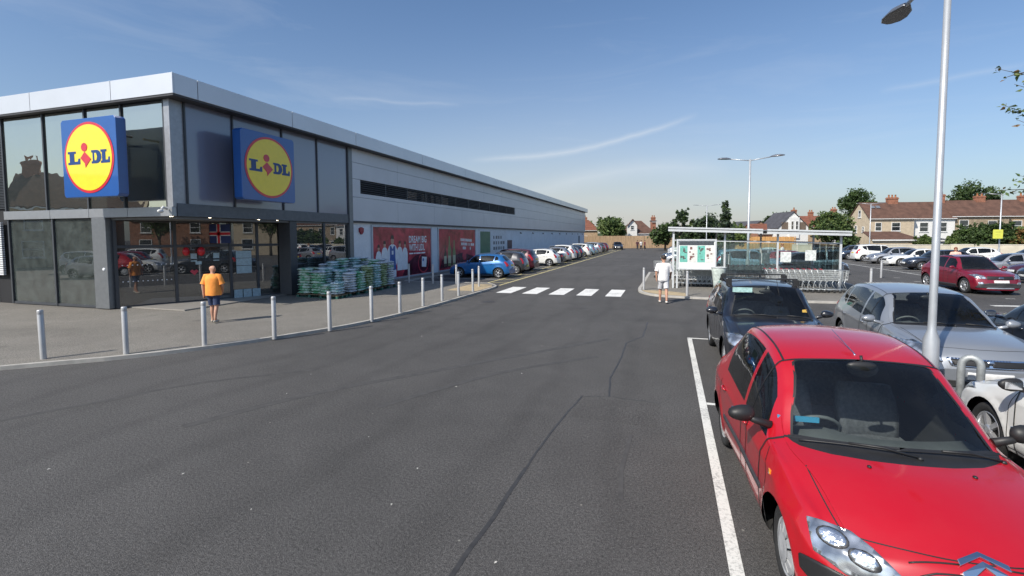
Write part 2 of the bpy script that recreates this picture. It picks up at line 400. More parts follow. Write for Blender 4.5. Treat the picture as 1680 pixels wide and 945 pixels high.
def wheel_mesh(R, W, style):
    """tyre and rim, axle along +y (outer face at +y)"""
    ty = MB(); mt = Matrix.Rotation(-pi/2, 4, 'X'); r0 = R*.66
    ty.lathe([(r0, -W/2+.01), (R*.93, -W/2), (R*.985, -W/2+.02), (R, -W/2+.05), (R, W/2-.05), (R*.985, W/2-.02), (R*.93, W/2), (R*.80, W/2+.004), (r0, W/2-.012), (r0*.96, W/2-.03)], 40, 0, mt)
    rm = MB(); r1 = R*.67
    rm.lathe([(r1, -W/2+.02), (r1*1.0, W/2-.015), (r1*.97, W/2-.006), (r1*.92, W/2-.012), (r1*.90, W/2-.05), (r1*.86, -W/2+.05), (0.001, -W/2+.05)], 40, 0 if style != 'cover' else 0, mt)
    dk = 1
    rm.lathe([(r1*.9, W/2-.085), (0.001, W/2-.085)], 24, dk, mt)
    def P(r, a, d): return (r*cos(a), d, r*sin(a))
    if style == 'cover':
        n = 9
        rm.lathe([(r1*.90, W/2-.012), (r1*.82, W/2-.003)], 40, 0, mt); rm.lathe([(r1*.50, W/2+.012), (r1*.35, W/2+.016), (r1*.16, W/2+.012), (0.001, W/2+.010)], 32, 0, mt)
        for i in range(n):
            a = 2*pi*i/n; da = 2*pi/n*.31
            pts = [P(r1*.86, a-da*1.05, W/2-.006), P(r1*.86, a+da*1.05, W/2-.006), P(r1*.46, a+da*1.25, W/2+.010), P(r1*.46, a-da*1.25, W/2+.010)]
            bk = [(p[0], p[1]-.03, p[2]) for p in pts]
            rm.add(pts+bk, [(0,1,2,3), (0,3,7,4), (1,5,6,2)], 0)
    else:
        n = 5 if style == 'five' else (10 if style == 'ten' else 7)
        rm.lathe([(r1*.30, W/2-.03), (r1*.28, W/2-.006), (r1*.12, W/2-.002), (0.001, W/2-.004)], 24, 0, mt)
        for i in range(n):
            a = 2*pi*i/n+pi/2; d1 = .22 if n == 5 else .13; d2 = .13 if n == 5 else .09
            a1 = d1*.9; a2 = d2*1.1
            pts = [P(r1*.24, a-a1*2.2, W/2-.008), P(r1*.24, a+a1*2.2, W/2-.008), P(r1*.93, a+a2, W/2-.010), P(r1*.93, a-a2, W/2-.010)]
            bk = [(p[0], p[1]-.04, p[2]) for p in pts]
            rm.add(pts+bk, [(0,1,2,3), (0,3,7,4), (1,5,6,2)], 0)
    return ty, rm

MC = {}
def car_mats():
    MC['glass'] = glass('car_glass', (.86, .91, .89), 1.0, .012)
    MC['glassd'] = glass('car_glass_dark', (.16, .19, .19), 1.0, .02)
    MC['trim'] = mat('black_trim', (.018, .018, .019), .5, var=.2)
    MC['trimg'] = mat('grey_plastic', (.045, .046, .05), .55, var=.15)
    MC['rub'] = mat('tyre_rubber', (.022, .022, .022), .8, var=.3, scale=12, bump=.3, bscale=90)
    MC['rim'] = mat('rim_silver', (.55, .56, .58), .35, metal=.7, var=.12)
    MC['rimc'] = mat('rim_cover_silver', (.50, .51, .52), .4, metal=.3, var=.2, scale=9)
    MC['chrome'] = mat('chrome', (.8, .8, .82), .12, metal=1.0, var=.05)
    MC['seat'] = mat('seat_cloth', (.10, .105, .115), .9, var=.3, scale=30)
    MC['dash'] = mat('dash_plastic', (.11, .12, .122), .65, var=.15)
    MC['red'] = mat('tail_lens_red', (.45, .01, .012), .12, var=.25, scale=30, coat=1)
    MC['amber'] = mat('indicator_amber', (.75, .25, .02), .15, var=.2, coat=1)
    MC['plw'] = mat('plate_white', (.72, .72, .70), .4, var=.12, scale=14)
    MC['ply'] = mat('plate_yellow', (.75, .58, .06), .4, var=.12, scale=14)
    MC['paper'] = mat('paper_ticket', (.8, .45, .08), .7, var=.3, scale=60)
    MC['green'] = mat('pale_green_card', (.35, .55, .52), .7, var=.3, scale=20)
    m, t, p = newmat('headlight_reflector')          # chrome bowl facets behind a clear lens
    co = N(t, 'ShaderNodeTexCoord'); vo = N(t, 'ShaderNodeTexVoronoi', Scale=11.0); t.links.new(co.outputs['Object'], vo.inputs['Vector'])
    ra = N(t, 'ShaderNodeValToRGB'); ra.color_ramp.elements[0].color = (.88, .91, .95, 1); ra.color_ramp.elements[1].color = (.22, .24, .27, 1); ra.color_ramp.elements[1].position = .75
    t.links.new(vo.outputs['Distance'], ra.inputs[0]); t.links.new(ra.outputs[0], p.inputs['Base Color'])
    p.inputs['Metallic'].default_value = .75; p.inputs['Roughness'].default_value = .22; p.inputs['Coat Weight'].default_value = 1
    n2 = N(t, 'ShaderNodeTexNoise', Scale=10.0, Detail=1.0); t.links.new(co.outputs['Object'], n2.inputs['Vector'])
    b = N(t, 'ShaderNodeBump', Strength=.4, Distance=.03); t.links.new(n2.outputs[0], b.inputs['Height']); t.links.new(b.outputs[0], p.inputs['Normal'])
    MC['head'] = m
    MC['bowl'] = mat('lamp_bowl_chrome', (.92, .94, .96), .16, metal=.9, var=.25, scale=26, bump=.5, bscale=30, coat=1)
    MC['lens'] = glass('headlight_lens', (.92, .94, .95), 1.0, .02)

def build_car(name, S, pm, detail=2):
    """one car, nose along +x, origin on the ground at mid length; returns its Empty"""
    sh = Shell(S); root = empty(name); hd = sh.h
    wr = S['wr']; ww = S.get('ww', .19); axles = [S['ax'], S['bx']]
    fine = detail >= 2
    # ---- outlines in (x, v*VS)
    def sv(pts): return [(x, v*VS) for x, v in pts]
    regs = []      # (key, polygon)
    zlo = S.get('arch_lo', .10)
    for cx in axles:
        R = wr+.055
        arc = [(cx+R*cos(t), wr+R*sin(t)) for t in [pi*i/16-.35+(pi*i/16)*(.7/pi)*0 for i in range(17)]]
        arc = [(cx+R*cos(-.5+(pi+1)*i/18), wr+R*sin(-.5+(pi+1)*i/18)) for i in range(19)]
        for sg in (1, -1):
            q = []
            for X, z in arc:
                zz_ = max(z, sh.zb(X)+.035); q.append(sh.side(X, zz_, 1))
            lo = 0.9
            q = [(sh.fx(cx+R*.95, lo), lo)] + q + [(sh.fx(cx-R*.95, lo), lo)]
            regs.append(('hole', sv([(x, v*sg) for x, v in q])))
    xc, xh, xr, xw = S['xc'], S['xh'], S['xr'], S['xw']
    # windscreen: base arc, up the pillars, header
    ve = 8.08
    def scr(xa, xb, va, vb, n=7):            # half outline from centre base to centre header
        p = [(xa, 10-(10-va)*i/n) for i in range(n+1)]; q = [(xb, vb+(10-vb)*i/n) for i in range(n+1)]
        return p+q
    half = scr(xc-.04, xh+.02, ve-.02, ve+.10); mir = [(x, -v) for x, v in reversed(half)]
    # full polygon would wrap over v=10/-10, so the surface is cut open at the bottom: use u = v-10 signed
    def U(x, v):                              # unwrapped coordinate: 0 on top centreline, +-10 at bottom centre
        return (x, (10-abs(v))*VS*(1 if v >= 0 else -1))
    def inv(u): a = 10-abs(u)/VS; return a if u >= 0 else -a
    regs = [(k, [(x, (10-abs(q/VS))*VS*(1 if q >= 0 else -1)) for x, q in p]) for k, p in regs]
    def top_region(key, ha):
        regs.append((key, [U(x, v) for x, v in ha] + [U(x, -v) for x, v in reversed(ha)][0:]))
    def top_closed(key, ha): # drop duplicates on the centreline
        L_ = [U(x, v) for x, v in ha]; R_ = [(x, -u) for x, u in reversed(L_)]
        poly = []
        for p in L_+R_:
            if not poly or (abs(poly[-1][0]-p[0])+abs(poly[-1][1]-p[1])) > 1e-6: poly.append(p)
        if abs(poly[0][0]-poly[-1][0])+abs(poly[0][1]-poly[-1][1]) < 1e-6: poly.pop()
        regs.append((key, poly))
    def T(x): return x
    def arcx(x, k, v): return x              # base is already bowed by the shell
    hs = [(xc-.03, 10), (xc-.03, 9.4), (xc-.035, 8.9), (xc-.04, 8.5), (xc-.05, ve), (xc*.5+xh*.5, ve+.02), (xh+.05, ve+.06), (xh+.025, ve+.22), (xh+.012, 9), (xh+.01, 10)]
    top_closed('windscreen', hs)
    # rear window
    r0, r1 = (xr-.05, xw+.03)
    rs_ = [(r0, 10), (r0, 9), (r0-.01, ve+.3), (r0-.04, ve+.12), ((r0+r1)/2, ve+.08), (r1+.04, ve+.10), (r1+.01, ve+.3), (r1, 9), (r1, 10)]
    top_closed('rear_window', rs_)
    # black cowl tray in front of the screen
    co_ = S.get('cowl', .11)
    cs = [(xc+co_, 10), (xc+co_-.005, 9.3), (xc+co_-.03, 8.7), (xc+co_*.4, 8.2), (xc-.02, 7.9), (xc-.05, 7.95), (xc-.045, 8.25), (xc-.04, 9), (xc-.035, 10)]
    top_closed('cowl', cs)
    # side windows: (X, t) t=0 belt, 1 = roof rail
    t0 = 5.14; t1 = 6.93
    wins = S['wins']
    def wt_(X, t):
        v = t0+(t1-t0)*t; return (sh.fx(X, v), v)
    wr_ = []
    for wi, (poly, door) in enumerate(wins):
        pp = dens(poly, .12); q = [wt_(X, t) for X, t in pp]
        for sg in (1, -1): wr_.append(('side_window', [U(x, v*sg) for x, v in q], door, sg))
    doors = []
    for di, poly in enumerate(S['doors']):
        pp = dens(poly, .07); q = []
        for X, z in pp:
            if z > 5: v = 7.02; x = sh.fx(X, v); q.append((x, v))
            else: q.append(sh.side(X, z))
        for sg in (1, -1): doors.append(('door', [U(x, v*sg) for x, v in q], di, sg))
    # ---- grid + constrained triangulation
    nx = 64 if fine else 30; nv = 88 if fine else 44
    xs = []
    for i in range(nx+1):
        t = i/nx; u = -cos(pi*t); xs.append(hd*(0.55*u+0.45*(2*t-1)))
    xs[0] = -hd; xs[-1] = hd
    verts = []; edges = []
    for x in xs:
        for j in range(nv+1): verts.append((x, (2*j/nv-1)*10*VS))
    allp = [p for _, p in regs] + [p[1] for p in wr_] + [p[1] for p in doors]
    for p in allp:
        q = dens(p, .04 if fine else .09); b = len(verts); verts += q; n = len(q)
        edges += [(b+i, b+(i+1) % n) for i in range(n)]
    clampu = 10*VS
    verts = [Vector((max(-hd, min(hd, x)), max(-clampu, min(clampu, u)))) for x, u in verts]
    vo, eo, fo, *_ = geometry.delaunay_2d_cdt(verts, edges, [], 0, 1e-4, False)
    pts3 = [sh.P(v.x, inv(v.y)) for v in vo]; nor = [sh.Nn(v.x, inv(v.y)) for v in vo]
    bins = {}
    order = [(r[0], r[1], None, 0) for r in regs[:4]] + [(k, p, d, sg) for k, p, d, sg in wr_] + [(r[0], r[1], None, 0) for r in regs[4:]] + doors
    bbs = [(min(p[0] for p in o[1]), max(p[0] for p in o[1]), min(p[1] for p in o[1]), max(p[1] for p in o[1])) for o in order]
    for f in fo:
        if len(f) != 3: continue
        c = (vo[f[0]]+vo[f[1]]+vo[f[2]])/3; key = 'body'
        for oi, o in enumerate(order):
            bb = bbs[oi]
            if bb[0] <= c.x <= bb[1] and bb[2] <= c.y <= bb[3] and inpoly((c.x, c.y), o[1]): key = oi; break
        fl = list(f)
        n = (pts3[fl[1]]-pts3[fl[0]]).cross(pts3[fl[2]]-pts3[fl[0]])
        if n.dot(nor[fl[0]]+nor[fl[1]]+nor[fl[2]]) < 0: fl.reverse()
        bins.setdefault(key, []).append(tuple(fl))
    bvh = None
    allt = [t for k, l in bins.items() for t in l]
    def sub(fl, name_, mats, parent):
        ids = sorted({i for f in fl for i in f}); mp_ = {i: k for k, i in enumerate(ids)}
        me = mesh_from(name_, [pts3[i] for i in ids], [tuple(mp_[i] for i in f) for f in fl], mats, [nor[i] for i in ids])
        o = bpy.data.objects.new(name_, me); return link(o, parent)
    # end caps
    capv = []; capf = []
    for e in (hd, -hd):
        b = len(capv); K = 40
        ring = [sh.P(e, -10+20*j/K) for j in range(K)]; c = Vector((e, 0, sum(p.z for p in ring)/K))
        for si, sc_ in enumerate((1, .85, .55, .2)):
            for p in ring:
                q = c+(p-c)*sc_; q.x = (p.x*sc_+ (e+math.copysign(.0, e))*(1-sc_)) + math.copysign((1-sc_)*.012, e); capv.append(q)
        for r in range(3):
            for j in range(K):
                j2 = (j+1) % K; f = (b+r*K+j, b+r*K+j2, b+(r+1)*K+j2, b+(r+1)*K+j); capf.append(f if e > 0 else f[::-1])
        f = tuple(b+3*K+j for j in range(K)); capf.append(f if e > 0 else f[::-1])
    # body: shell + caps
    fl = bins.pop('body', []); hole = [i for i, o in enumerate(order) if o[0] == 'hole']
    for i in hole: bins.pop(i, None)
    cowl = [i for i, o in enumerate(order) if o[0] == 'cowl']; cf = []
    for i in cowl: cf += bins.pop(i, [])
    ids = sorted({i for f in fl+cf for i in f}); mp_ = {i: k for k, i in enumerate(ids)}
    V = [pts3[i] for i in ids]; NN = [nor[i] for i in ids]; F = [tuple(mp_[i] for i in f) for f in fl+cf]; MI = [0]*len(fl)+[1]*len(cf)
    b = len(V); V += capv; NN += [Vector((1 if v.x > 0 else -1, 0, 0)) for v in capv]; F += [tuple(i+b for i in f) for f in capf]; MI += [0]*len(capf)
    # wheel housings (dark, inside the body)
    for cx in axles:
        for sg in (1, -1):
            b = len(V); R = wr+.06; yo = sh.hw*S.get('houso', .90); yi = sh.hw-.34; n = 14
            for i in range(n+1):
                t = -.5+(pi+1)*i/n
                for y in (yo, yi): V.append(Vector((cx+R*cos(t), sg*y, wr+R*sin(t)))); NN.append(Vector((-cos(t), 0, -sin(t))))
            for i in range(n): F.append((b+2*i, b+2*i+1, b+2*i+3, b+2*i+2)); MI.append(1)
            b = len(V)
            for i in range(n+1):
                t = -.5+(pi+1)*i/n; V.append(Vector((cx+R*cos(t), sg*yi, wr+R*sin(t)))); NN.append(Vector((0, sg, 0)))
            F.append(tuple(range(b, b+n+1))); MI.append(1)
    me = mesh_from('body', V, F, [pm, MC['trim']], NN, MI); body = link(bpy.data.objects.new('body', me), root)
    bvh = BVHTree.FromPolygons([tuple(p) for p in pts3]+[tuple(p) for p in capv], [list(t) for t in allt]+[[i+len(pts3) for i in f] for f in capf])
    gm = MC[S.get('glass', 'glass')]
    do = {}
    for i, o in enumerate(order):
        if o[0] == 'door' and i in bins: do[(o[2], o[3])] = sub(bins[i], 'door', [pm], root)
    for i, o in enumerate(order):
        if i not in bins: continue
        if o[0] in ('windscreen', 'rear_window'): sub(bins[i], o[0], [gm], root)
        if o[0] == 'side_window': sub(bins[i], 'window', [MC[S.get('sglass', S.get('glass', 'glass'))]], do.get((o[2], o[3]), root))
    # ---- things laid on the surface
    def hit(p, d):
        r = bvh.ray_cast(Vector(p), Vector(d)); return r
    QB = {}
    for sg in (1, -1):       # oblique frame looking at a front corner
        n_ = Vector((.62, .55*sg, .56)).normalized(); e1_ = Vector((-n_.y, n_.x, 0)).normalized(); QB[sg] = (Vector((1.75, .65*sg, .66)), e1_, n_.cross(e1_), n_)
    def cast(mode, a, b_):
        if mode == 'f': r = hit((6, a, b_), (-1, 0, 0)); fb = Vector((hd, a, b_))
        elif mode == 'r': r = hit((-6, a, b_), (1, 0, 0)); fb = Vector((-hd, a, b_))
        elif mode == 'l': r = hit((a, 6, b_), (0, -1, 0)); fb = Vector((a, sh.hw, b_))
        elif mode[0] == 'q': o_, e1_, e2_, n_ = QB[mode[1]]; r = hit(o_+e1_*a+e2_*b_+n_*4, -n_); return (r[0], r[1] if r[1].dot(n_) > 0 else -r[1]) if r[0] is not None else (o_+e1_*a+e2_*b_, None)
        elif mode == 'R': r = hit((a, -6, b_), (0, 1, 0)); fb = Vector((a, -sh.hw, b_))
        else: r = hit((a, b_, 6), (0, 0, -1)); fb = Vector((a, b_, 1))
        if r[0] is None: return fb, None
        n = r[1]; dd = {'f': Vector((1,0,0)), 'r': Vector((-1,0,0)), 'l': Vector((0,1,0)), 'R': Vector((0,-1,0)), 't': Vector((0,0,1))}[mode]
        if n.dot(dd) < 0: n = -n
        return r[0], n
    def decal(name_, mode, poly, m, hgt=.006, parent=root, step=.035, rnd=.0, dome=0.0):
        poly = smooth_poly(poly, rnd) if rnd else poly
        q = dens(poly, step); n = len(q); xs_ = [p[0] for p in q]; ys_ = [p[1] for p in q]
        g = []
        a = min(xs_)+step/2
        while a < max(xs_):
            b2 = min(ys_)+step/2
            while b2 < max(ys_):
                if inpoly((a, b2), q): g.append((a, b2))
                b2 += step
            a += step
        vv = [Vector(p) for p in q+g]
        o2, e2, f2, *_ = geometry.delaunay_2d_cdt(vv, [(i, (i+1) % n) for i in range(n)], [], 1, 1e-5, False)
        V2 = []; 
        for p in o2:
            pos, nn = cast(mode, p.x, p.y)
            if nn is None and mode[0] == 'q': nn = QB[mode[1]][3]
            if nn is None: nn = {'f': Vector((1,0,0)), 'r': Vector((-1,0,0)), 'l': Vector((0,1,0)), 'R': Vector((0,-1,0)), 't': Vector((0,0,1))}[mode]
            V2.append(pos+nn*hgt)
        F2 = [tuple(f) for f in f2]
        mb = MB(); mb.add(V2, F2, 0, True)
        # skirt
        from collections import Counter
        ec = Counter()
        for f in F2:
            for i in range(len(f)): ec[tuple(sorted((f[i], f[(i+1) % len(f)])))] += 1
        be = [e for e, c in ec.items() if c == 1]; base = len(mb.v)
        idx = {}
        for e in be:
            for i in e:
                if i not in idx:
                    pos, nn = cast(mode, o2[i].x, o2[i].y); idx[i] = len(mb.v); mb.v.append(tuple(pos-(nn or Vector())*.004))
        for e in be: mb.f.append((e[0], e[1], idx[e[1]], idx[e[0]])); mb.m.append(0); mb.s.append(False)
        return mb.build(name_, m, parent)
    lines = MB()
    def line(mode, pts, wd=.006, hgt=.0015, close=False, mb=None, m=0, step=.03):
        mb = mb or lines
        q = dens(pts, step, close)
        if close: q.append(q[0])
        prev = None; Ls = []
        P3 = []
        for p in q:
            pos, nn = cast(mode, *p)
            if nn is None: continue
            P3.append((pos, nn))
        for i, (pos, nn) in enumerate(P3):
            t = P3[min(i+1, len(P3)-1)][0]-P3[max(i-1, 0)][0]
            if t.length < 1e-6: continue
            s_ = t.normalized().cross(nn)*wd/2; Ls.append((pos+nn*hgt-s_, pos+nn*hgt+s_))
        b0 = len(mb.v); mb.v += [tuple(x) for pr in Ls for x in pr]
        for i in range(len(Ls)-1): mb.f.append((b0+2*i, b0+2*i+1, b0+2*i+3, b0+2*i+2)); mb.m.append(m); mb.s.append(True)
    # shut lines
    for di, poly in enumerate(S['doors']):
        i9 = [i for i, q in enumerate(poly) if q[1] > 5]; lo_, hi_ = min(i9), max(i9); n_p = len(poly)
        P_ = [poly[(hi_+1+i) % n_p] for i in range(n_p-(hi_-lo_+1))]
        P_ = [q for q in P_ if q[1] < S['belt']+.03]
        for md in ('l', 'R'): line(md, P_, .010)
    bx1 = hd-S.get('bedge', .20); bw = sh.wt(xc)*.93
    line('t', smoothline([(xc+co_, bw), (hd*.6+xc*.4, sh.wt(hd-.5)*.98), (bx1-.12, sh.wt(hd-.2)*.92), (bx1, sh.wt(hd)*.5), (bx1+.03, 0), (bx1, -sh.wt(hd)*.5), (bx1-.12, -sh.wt(hd-.2)*.92), (hd*.6+xc*.4, -sh.wt(hd-.5)*.98), (xc+co_, -bw)], 6), .008)
    for sg in (1, -1): # drip channels on the roof
        line('t', [(xh-.03, sg*(sh.wt(xh)-.055)), ((xh+xr)/2, sg*(sh.wt((xh+xr)/2)-.055)), (xr+.02, sg*(sh.wt(xr)-.05))], .018 if S.get('gutter') else .010)
    lo = lines.build('shut_lines', MC['trim'], body, fix=False) if fine else lines.build('shut_lines', MC['trim'], body, fix=False)
    if fine:
        seal = MB(); full = dens(hs+[(x, -v) for x, v in reversed(hs)], .12); b0 = 0; pr_ = [(sh.P(x, v), sh.Nn(x, v)) for x, v in full]; K = len(pr_)
        for i in range(K):
            t_ = pr_[(i+1) % K][0]-pr_[i-1][0]
            if t_.length < 1e-6: t_ = Vector((1, 0, 0))
            s_ = t_.normalized().cross(pr_[i][1])*.010; seal.v += [tuple(pr_[i][0]+pr_[i][1]*.002-s_), tuple(pr_[i][0]+pr_[i][1]*.003+s_)]
        for i in range(K): j = (i+1) % K; seal.f.append((2*i, 2*i+1, 2*j+1, 2*j)); seal.m.append(0); seal.s.append(True)
        seal.build('screen_seal', MC['trim'], body, fix=False)
    # headlights / tail lights / grille / plates
    for nm, md, poly, mk, rnd, hg in S.get('decals', []):
        for sg in ((1, -1) if md[-1] == '2' else (1,)):
            mode = md[0]
            if mode == 'q':
                o_, e1_, e2_, n_ = QB[sg]; pl = [((Vector((p_[0], p_[1]*sg, p_[2]))-o_).dot(e1_), (Vector((p_[0], p_[1]*sg, p_[2]))-o_).dot(e2_)) for p_ in poly]
                decal(nm, ('q', sg), pl, MC[mk] if mk in MC else pm, hg, rnd=rnd, step=.025); continue
            if mode in 'fr': pl = [(a*sg, b_) for a, b_ in poly]
            elif mode == 't': pl = [(a, b_*sg) for a, b_ in poly]
            else: pl = poly; mode = 'l' if sg > 0 else 'R'
            decal(nm, mode, pl, MC[mk] if mk in MC else pm, hg, rnd=rnd)
    # door handles
    if detail >= 1:
        for di, (X, z) in enumerate(S.get('handles', [])):
            for sg in (1, -1):
                pos, nn = cast('l' if sg > 0 else 'R', X, z)
                if nn is None: continue
                hb = MB(); a = pos+nn*.022; hb.tube([pos+Vector((.075, 0, 0)), a+Vector((.06, 0, 0)), a+Vector((-.05, 0, .004)), pos+Vector((-.065, 0, .004))], .011, 6)
                hb.build('handle', MC['trim'] if S.get('blackh') else pm, do.get((di, sg), root))
    # mirrors
    mx_, mz_ = S.get('mir', (xc-.33, S['belt']+.04))
    for sg in (1, -1):
        yb = sh.hw*.90; mb = MB(); c = Vector((mx_, sg*(sh.hw+.115), mz_+.045))
        mb.tube([(mx_+.03, sg*(yb-.02), mz_-.03), (mx_+.02, sg*(sh.hw+.02), mz_), (mx_+.01, sg*(sh.hw+.07), mz_+.02)], [.035, .028, .022], 8)
        vs = []; n1, n2 = 12, 8
        for i in range(n2+1):
            a = pi*i/n2
            for j in range(n1):
                t = 2*pi*j/n1
                ex = cos(a); r_ = abs(sin(a))**.7
                dx = r_*cos(t); dz = r_*sin(t)
                xx = (.075 if dx > 0 else .035)*dx
                vs.append((c.x+xx-.012*ex*sg*sg, c.y+.105*ex, c.z+.068*dz*(1-.18*ex*(1 if sg > 0 else -1))))
        fs = [(i*n1+j, (i+1)*n1+j, (i+1)*n1+(j+1) % n1, i*n1+(j+1) % n1) for i in range(n2) for j in range(n1)]
        mb.add(vs, fs, 0, True)
        mo = mb.build('door_mirror', MC['trim'] if S.get('blackm') else pm, root)
        gb = MB(); gb.box(c.x-.040, c.x-.034, c.y-.070, c.y+.070, c.z-.036, c.z+.036); gb.build('mirror_glass', MC['chrome'], mo)
    # wheels
    ty, rm = wheel_mesh(wr, ww, S.get('rim', 'five')); tm = ty.mesh('tyre', MC['rub']); rme = rm.mesh('rim', [MC['rimc'] if S.get('rim') == 'cover' else MC['rim'], MC['trim']])
    for cx in axles:
        for sg in (1, -1):
            wo_ = link(bpy.data.objects.new('wheel', tm), root); wo_.location = (cx, sg*(sh.hw-ww/2-S.get('inset', .03)), wr); wo_.rotation_euler = (0, .3*cx, 0 if sg > 0 else pi)
            link(bpy.data.objects.new('rim', rme), wo_)
    # interior: floor tub, dash, seats, steering wheel
    zf = .42
    fl_ = MB(); fl_.box(xw+.25, xc-.05, -sh.hw*.86, sh.hw*.86, zf-.04, zf)
    fl_.build('cabin_floor', MC['trim'], root)
    if detail >= 1:
        db = MB(); zd = S['zc']-.075
        prof = [(xc-.02, zd-.01), (xc-.20, zd+.0), (xc-.42, zd-.005), (xc-.50, zd-.06), (xc-.50, zd-.35), (xc-.05, zd-.35)]
        n = len(prof); nn_ = 9; vs = []
        for k in range(nn_):
            y = (-1+2*k/(nn_-1)); 
            for X, z in prof:
                hump = .055*exp(-((y*sh.hw*.8+.36)/.19)**2) if X < xc-.3 and z > zd-.1 else 0   # binnacle hood, right-hand drive
                vs.append((X - .13*y*y, y*sh.hw*.80, z+hump))
        fs = [(k*n+i, k*n+(i+1) % n, (k+1)*n+(i+1) % n, (k+1)*n+i) for k in range(nn_-1) for i in range(n)]
        db.add(vs, fs, 0, True); db.build('dashboard', MC['dash'], root)
        sw = MB(); c = Vector((xc-.60, -.36, zd-.03)); ax_ = Vector((.45, 0, -.35)).normalized(); e1 = Vector((0, 1, 0)); e2 = ax_.cross(e1)
        sw.tube([c+(e1*cos(2*pi*i/20)+e2*sin(2*pi*i/20))*.19 for i in range(20)], .016, 6, closed=True)
        sw.tube([c-e1*.18, c+ax_*.03, c+e1*.18], [.02, .05, .02], 6); sw.tube([c+ax_*.03, c+ax_*.25], .03, 6)
        sw.build('steering_wheel', MC['dash'], root)
        def seat(X, y, wd):
            s_ = MB(); zb_ = zf+.02; top_ = min(S['H']-.34, 1.10)
            def slab(pts, hw_, th):
                k = len(pts); vs_ = []
                for (px_, pz_), wf in pts:
                    for yy in (-1, -.8, 0, .8, 1):
                        vs_.append((px_+(.03 if abs(yy) > .7 else 0), y+yy*hw_*wf, pz_)); 
                for (px_, pz_), wf in pts:
                    for yy in (-1, -.8, 0, .8, 1): vs_.append((px_-th, y+yy*hw_*wf, pz_-.02))
                fs_ = []; o_ = k*5
                for i in range(k-1):
                    for j in range(4): fs_.append((i*5+j, i*5+j+1, (i+1)*5+j+1, (i+1)*5+j)); fs_.append((o_+i*5+j, o_+(i+1)*5+j, o_+(i+1)*5+j+1, o_+i*5+j+1))
                    fs_.append((i*5, (i+1)*5, o_+(i+1)*5, o_+i*5)); fs_.append((i*5+4, o_+i*5+4, o_+(i+1)*5+4, (i+1)*5+4))
                fs_.append(tuple(range(5))+tuple(o_+j for j in reversed(range(5)))); b_ = (k-1)*5; fs_.append(tuple(b_+j for j in range(5))+tuple(o_+b_+j for j in reversed(range(5))))
                s_.add(vs_, fs_, 0, True)
            slab([((X-.20, zb_+.1), .9), ((X-.27, zb_+.35), 1.0), ((X-.33, top_-.16), .95), ((X-.35, top_-.04), .8)], wd/2, .11)
            s_.box(X-.28, X+.28, y-wd/2, y+wd/2, zb_, zb_+.16)
            s_.blob((X-.41, y, top_+.09), (.05, .14 if wd < .8 else .12, .09), 0, 10, 6)
            if wd > .8:
                for q in (-.4, .4): s_.blob((X-.41, y+q, top_+.09), (.05, .12, .08), 0, 10, 6)
            s_.build('seat', MC['seat'], root, bevel=0)
        xs_ = S.get('seatx', xh-.42)
        seat(xs_, .37, .50); seat(xs_, -.37, .50)
        if detail >= 1 and xs_-.85 > xw+.2: seat(xs_-.82, 0, 1.15)
        rm_ = MB(); rx = xh+.06; rm_.blob((rx, 0, S['H']-.155), (.025, .12, .04), 0, 10, 6); rm_.tube([(rx, 0, S['H']-.13), (rx-.02, 0, S['H']-.07)], .012, 6); rm_.build('rear_view_mirror', MC['trim'], root)
    if detail >= 2 and S.get('wipers', True):
        for (y0, y1, X1) in ((-.02, -.62, -.01), (.55, -.06, -.0)):
            wb = MB(); pts = []
            k = 12
            for i in range(k+1):
                y = y0+(y1-y0)*i/k; X = xc+.035-.018*(1-(i/k-.5)**2*4)-sh.bf*(y/sh.hw)**2+.0
                pos, nn = cast('t', X-.015*i/k, y); pts.append(pos+Vector((0, 0, .018)))
            wb.tube(pts, .007, 5)
            ym = (y0+y1)/2; p0, _n = cast('t', xc+.07-sh.bf*((y0+.12)/sh.hw)**2, y0+.10); wb.tube([p0+Vector((0,0,.01)), (p0+pts[k//2])/2+Vector((0,0,.03)), pts[k//2]+Vector((0,0,.014))], .009, 5)
            wb.blob(tuple(p0+Vector((0,0,.005))), (.02,.02,.015), 0, 8, 4)
            wb.build('wiper', MC['trim'], root)
    root['_w'] = 0; del root['_w']
    return root, sh, cast, body, do
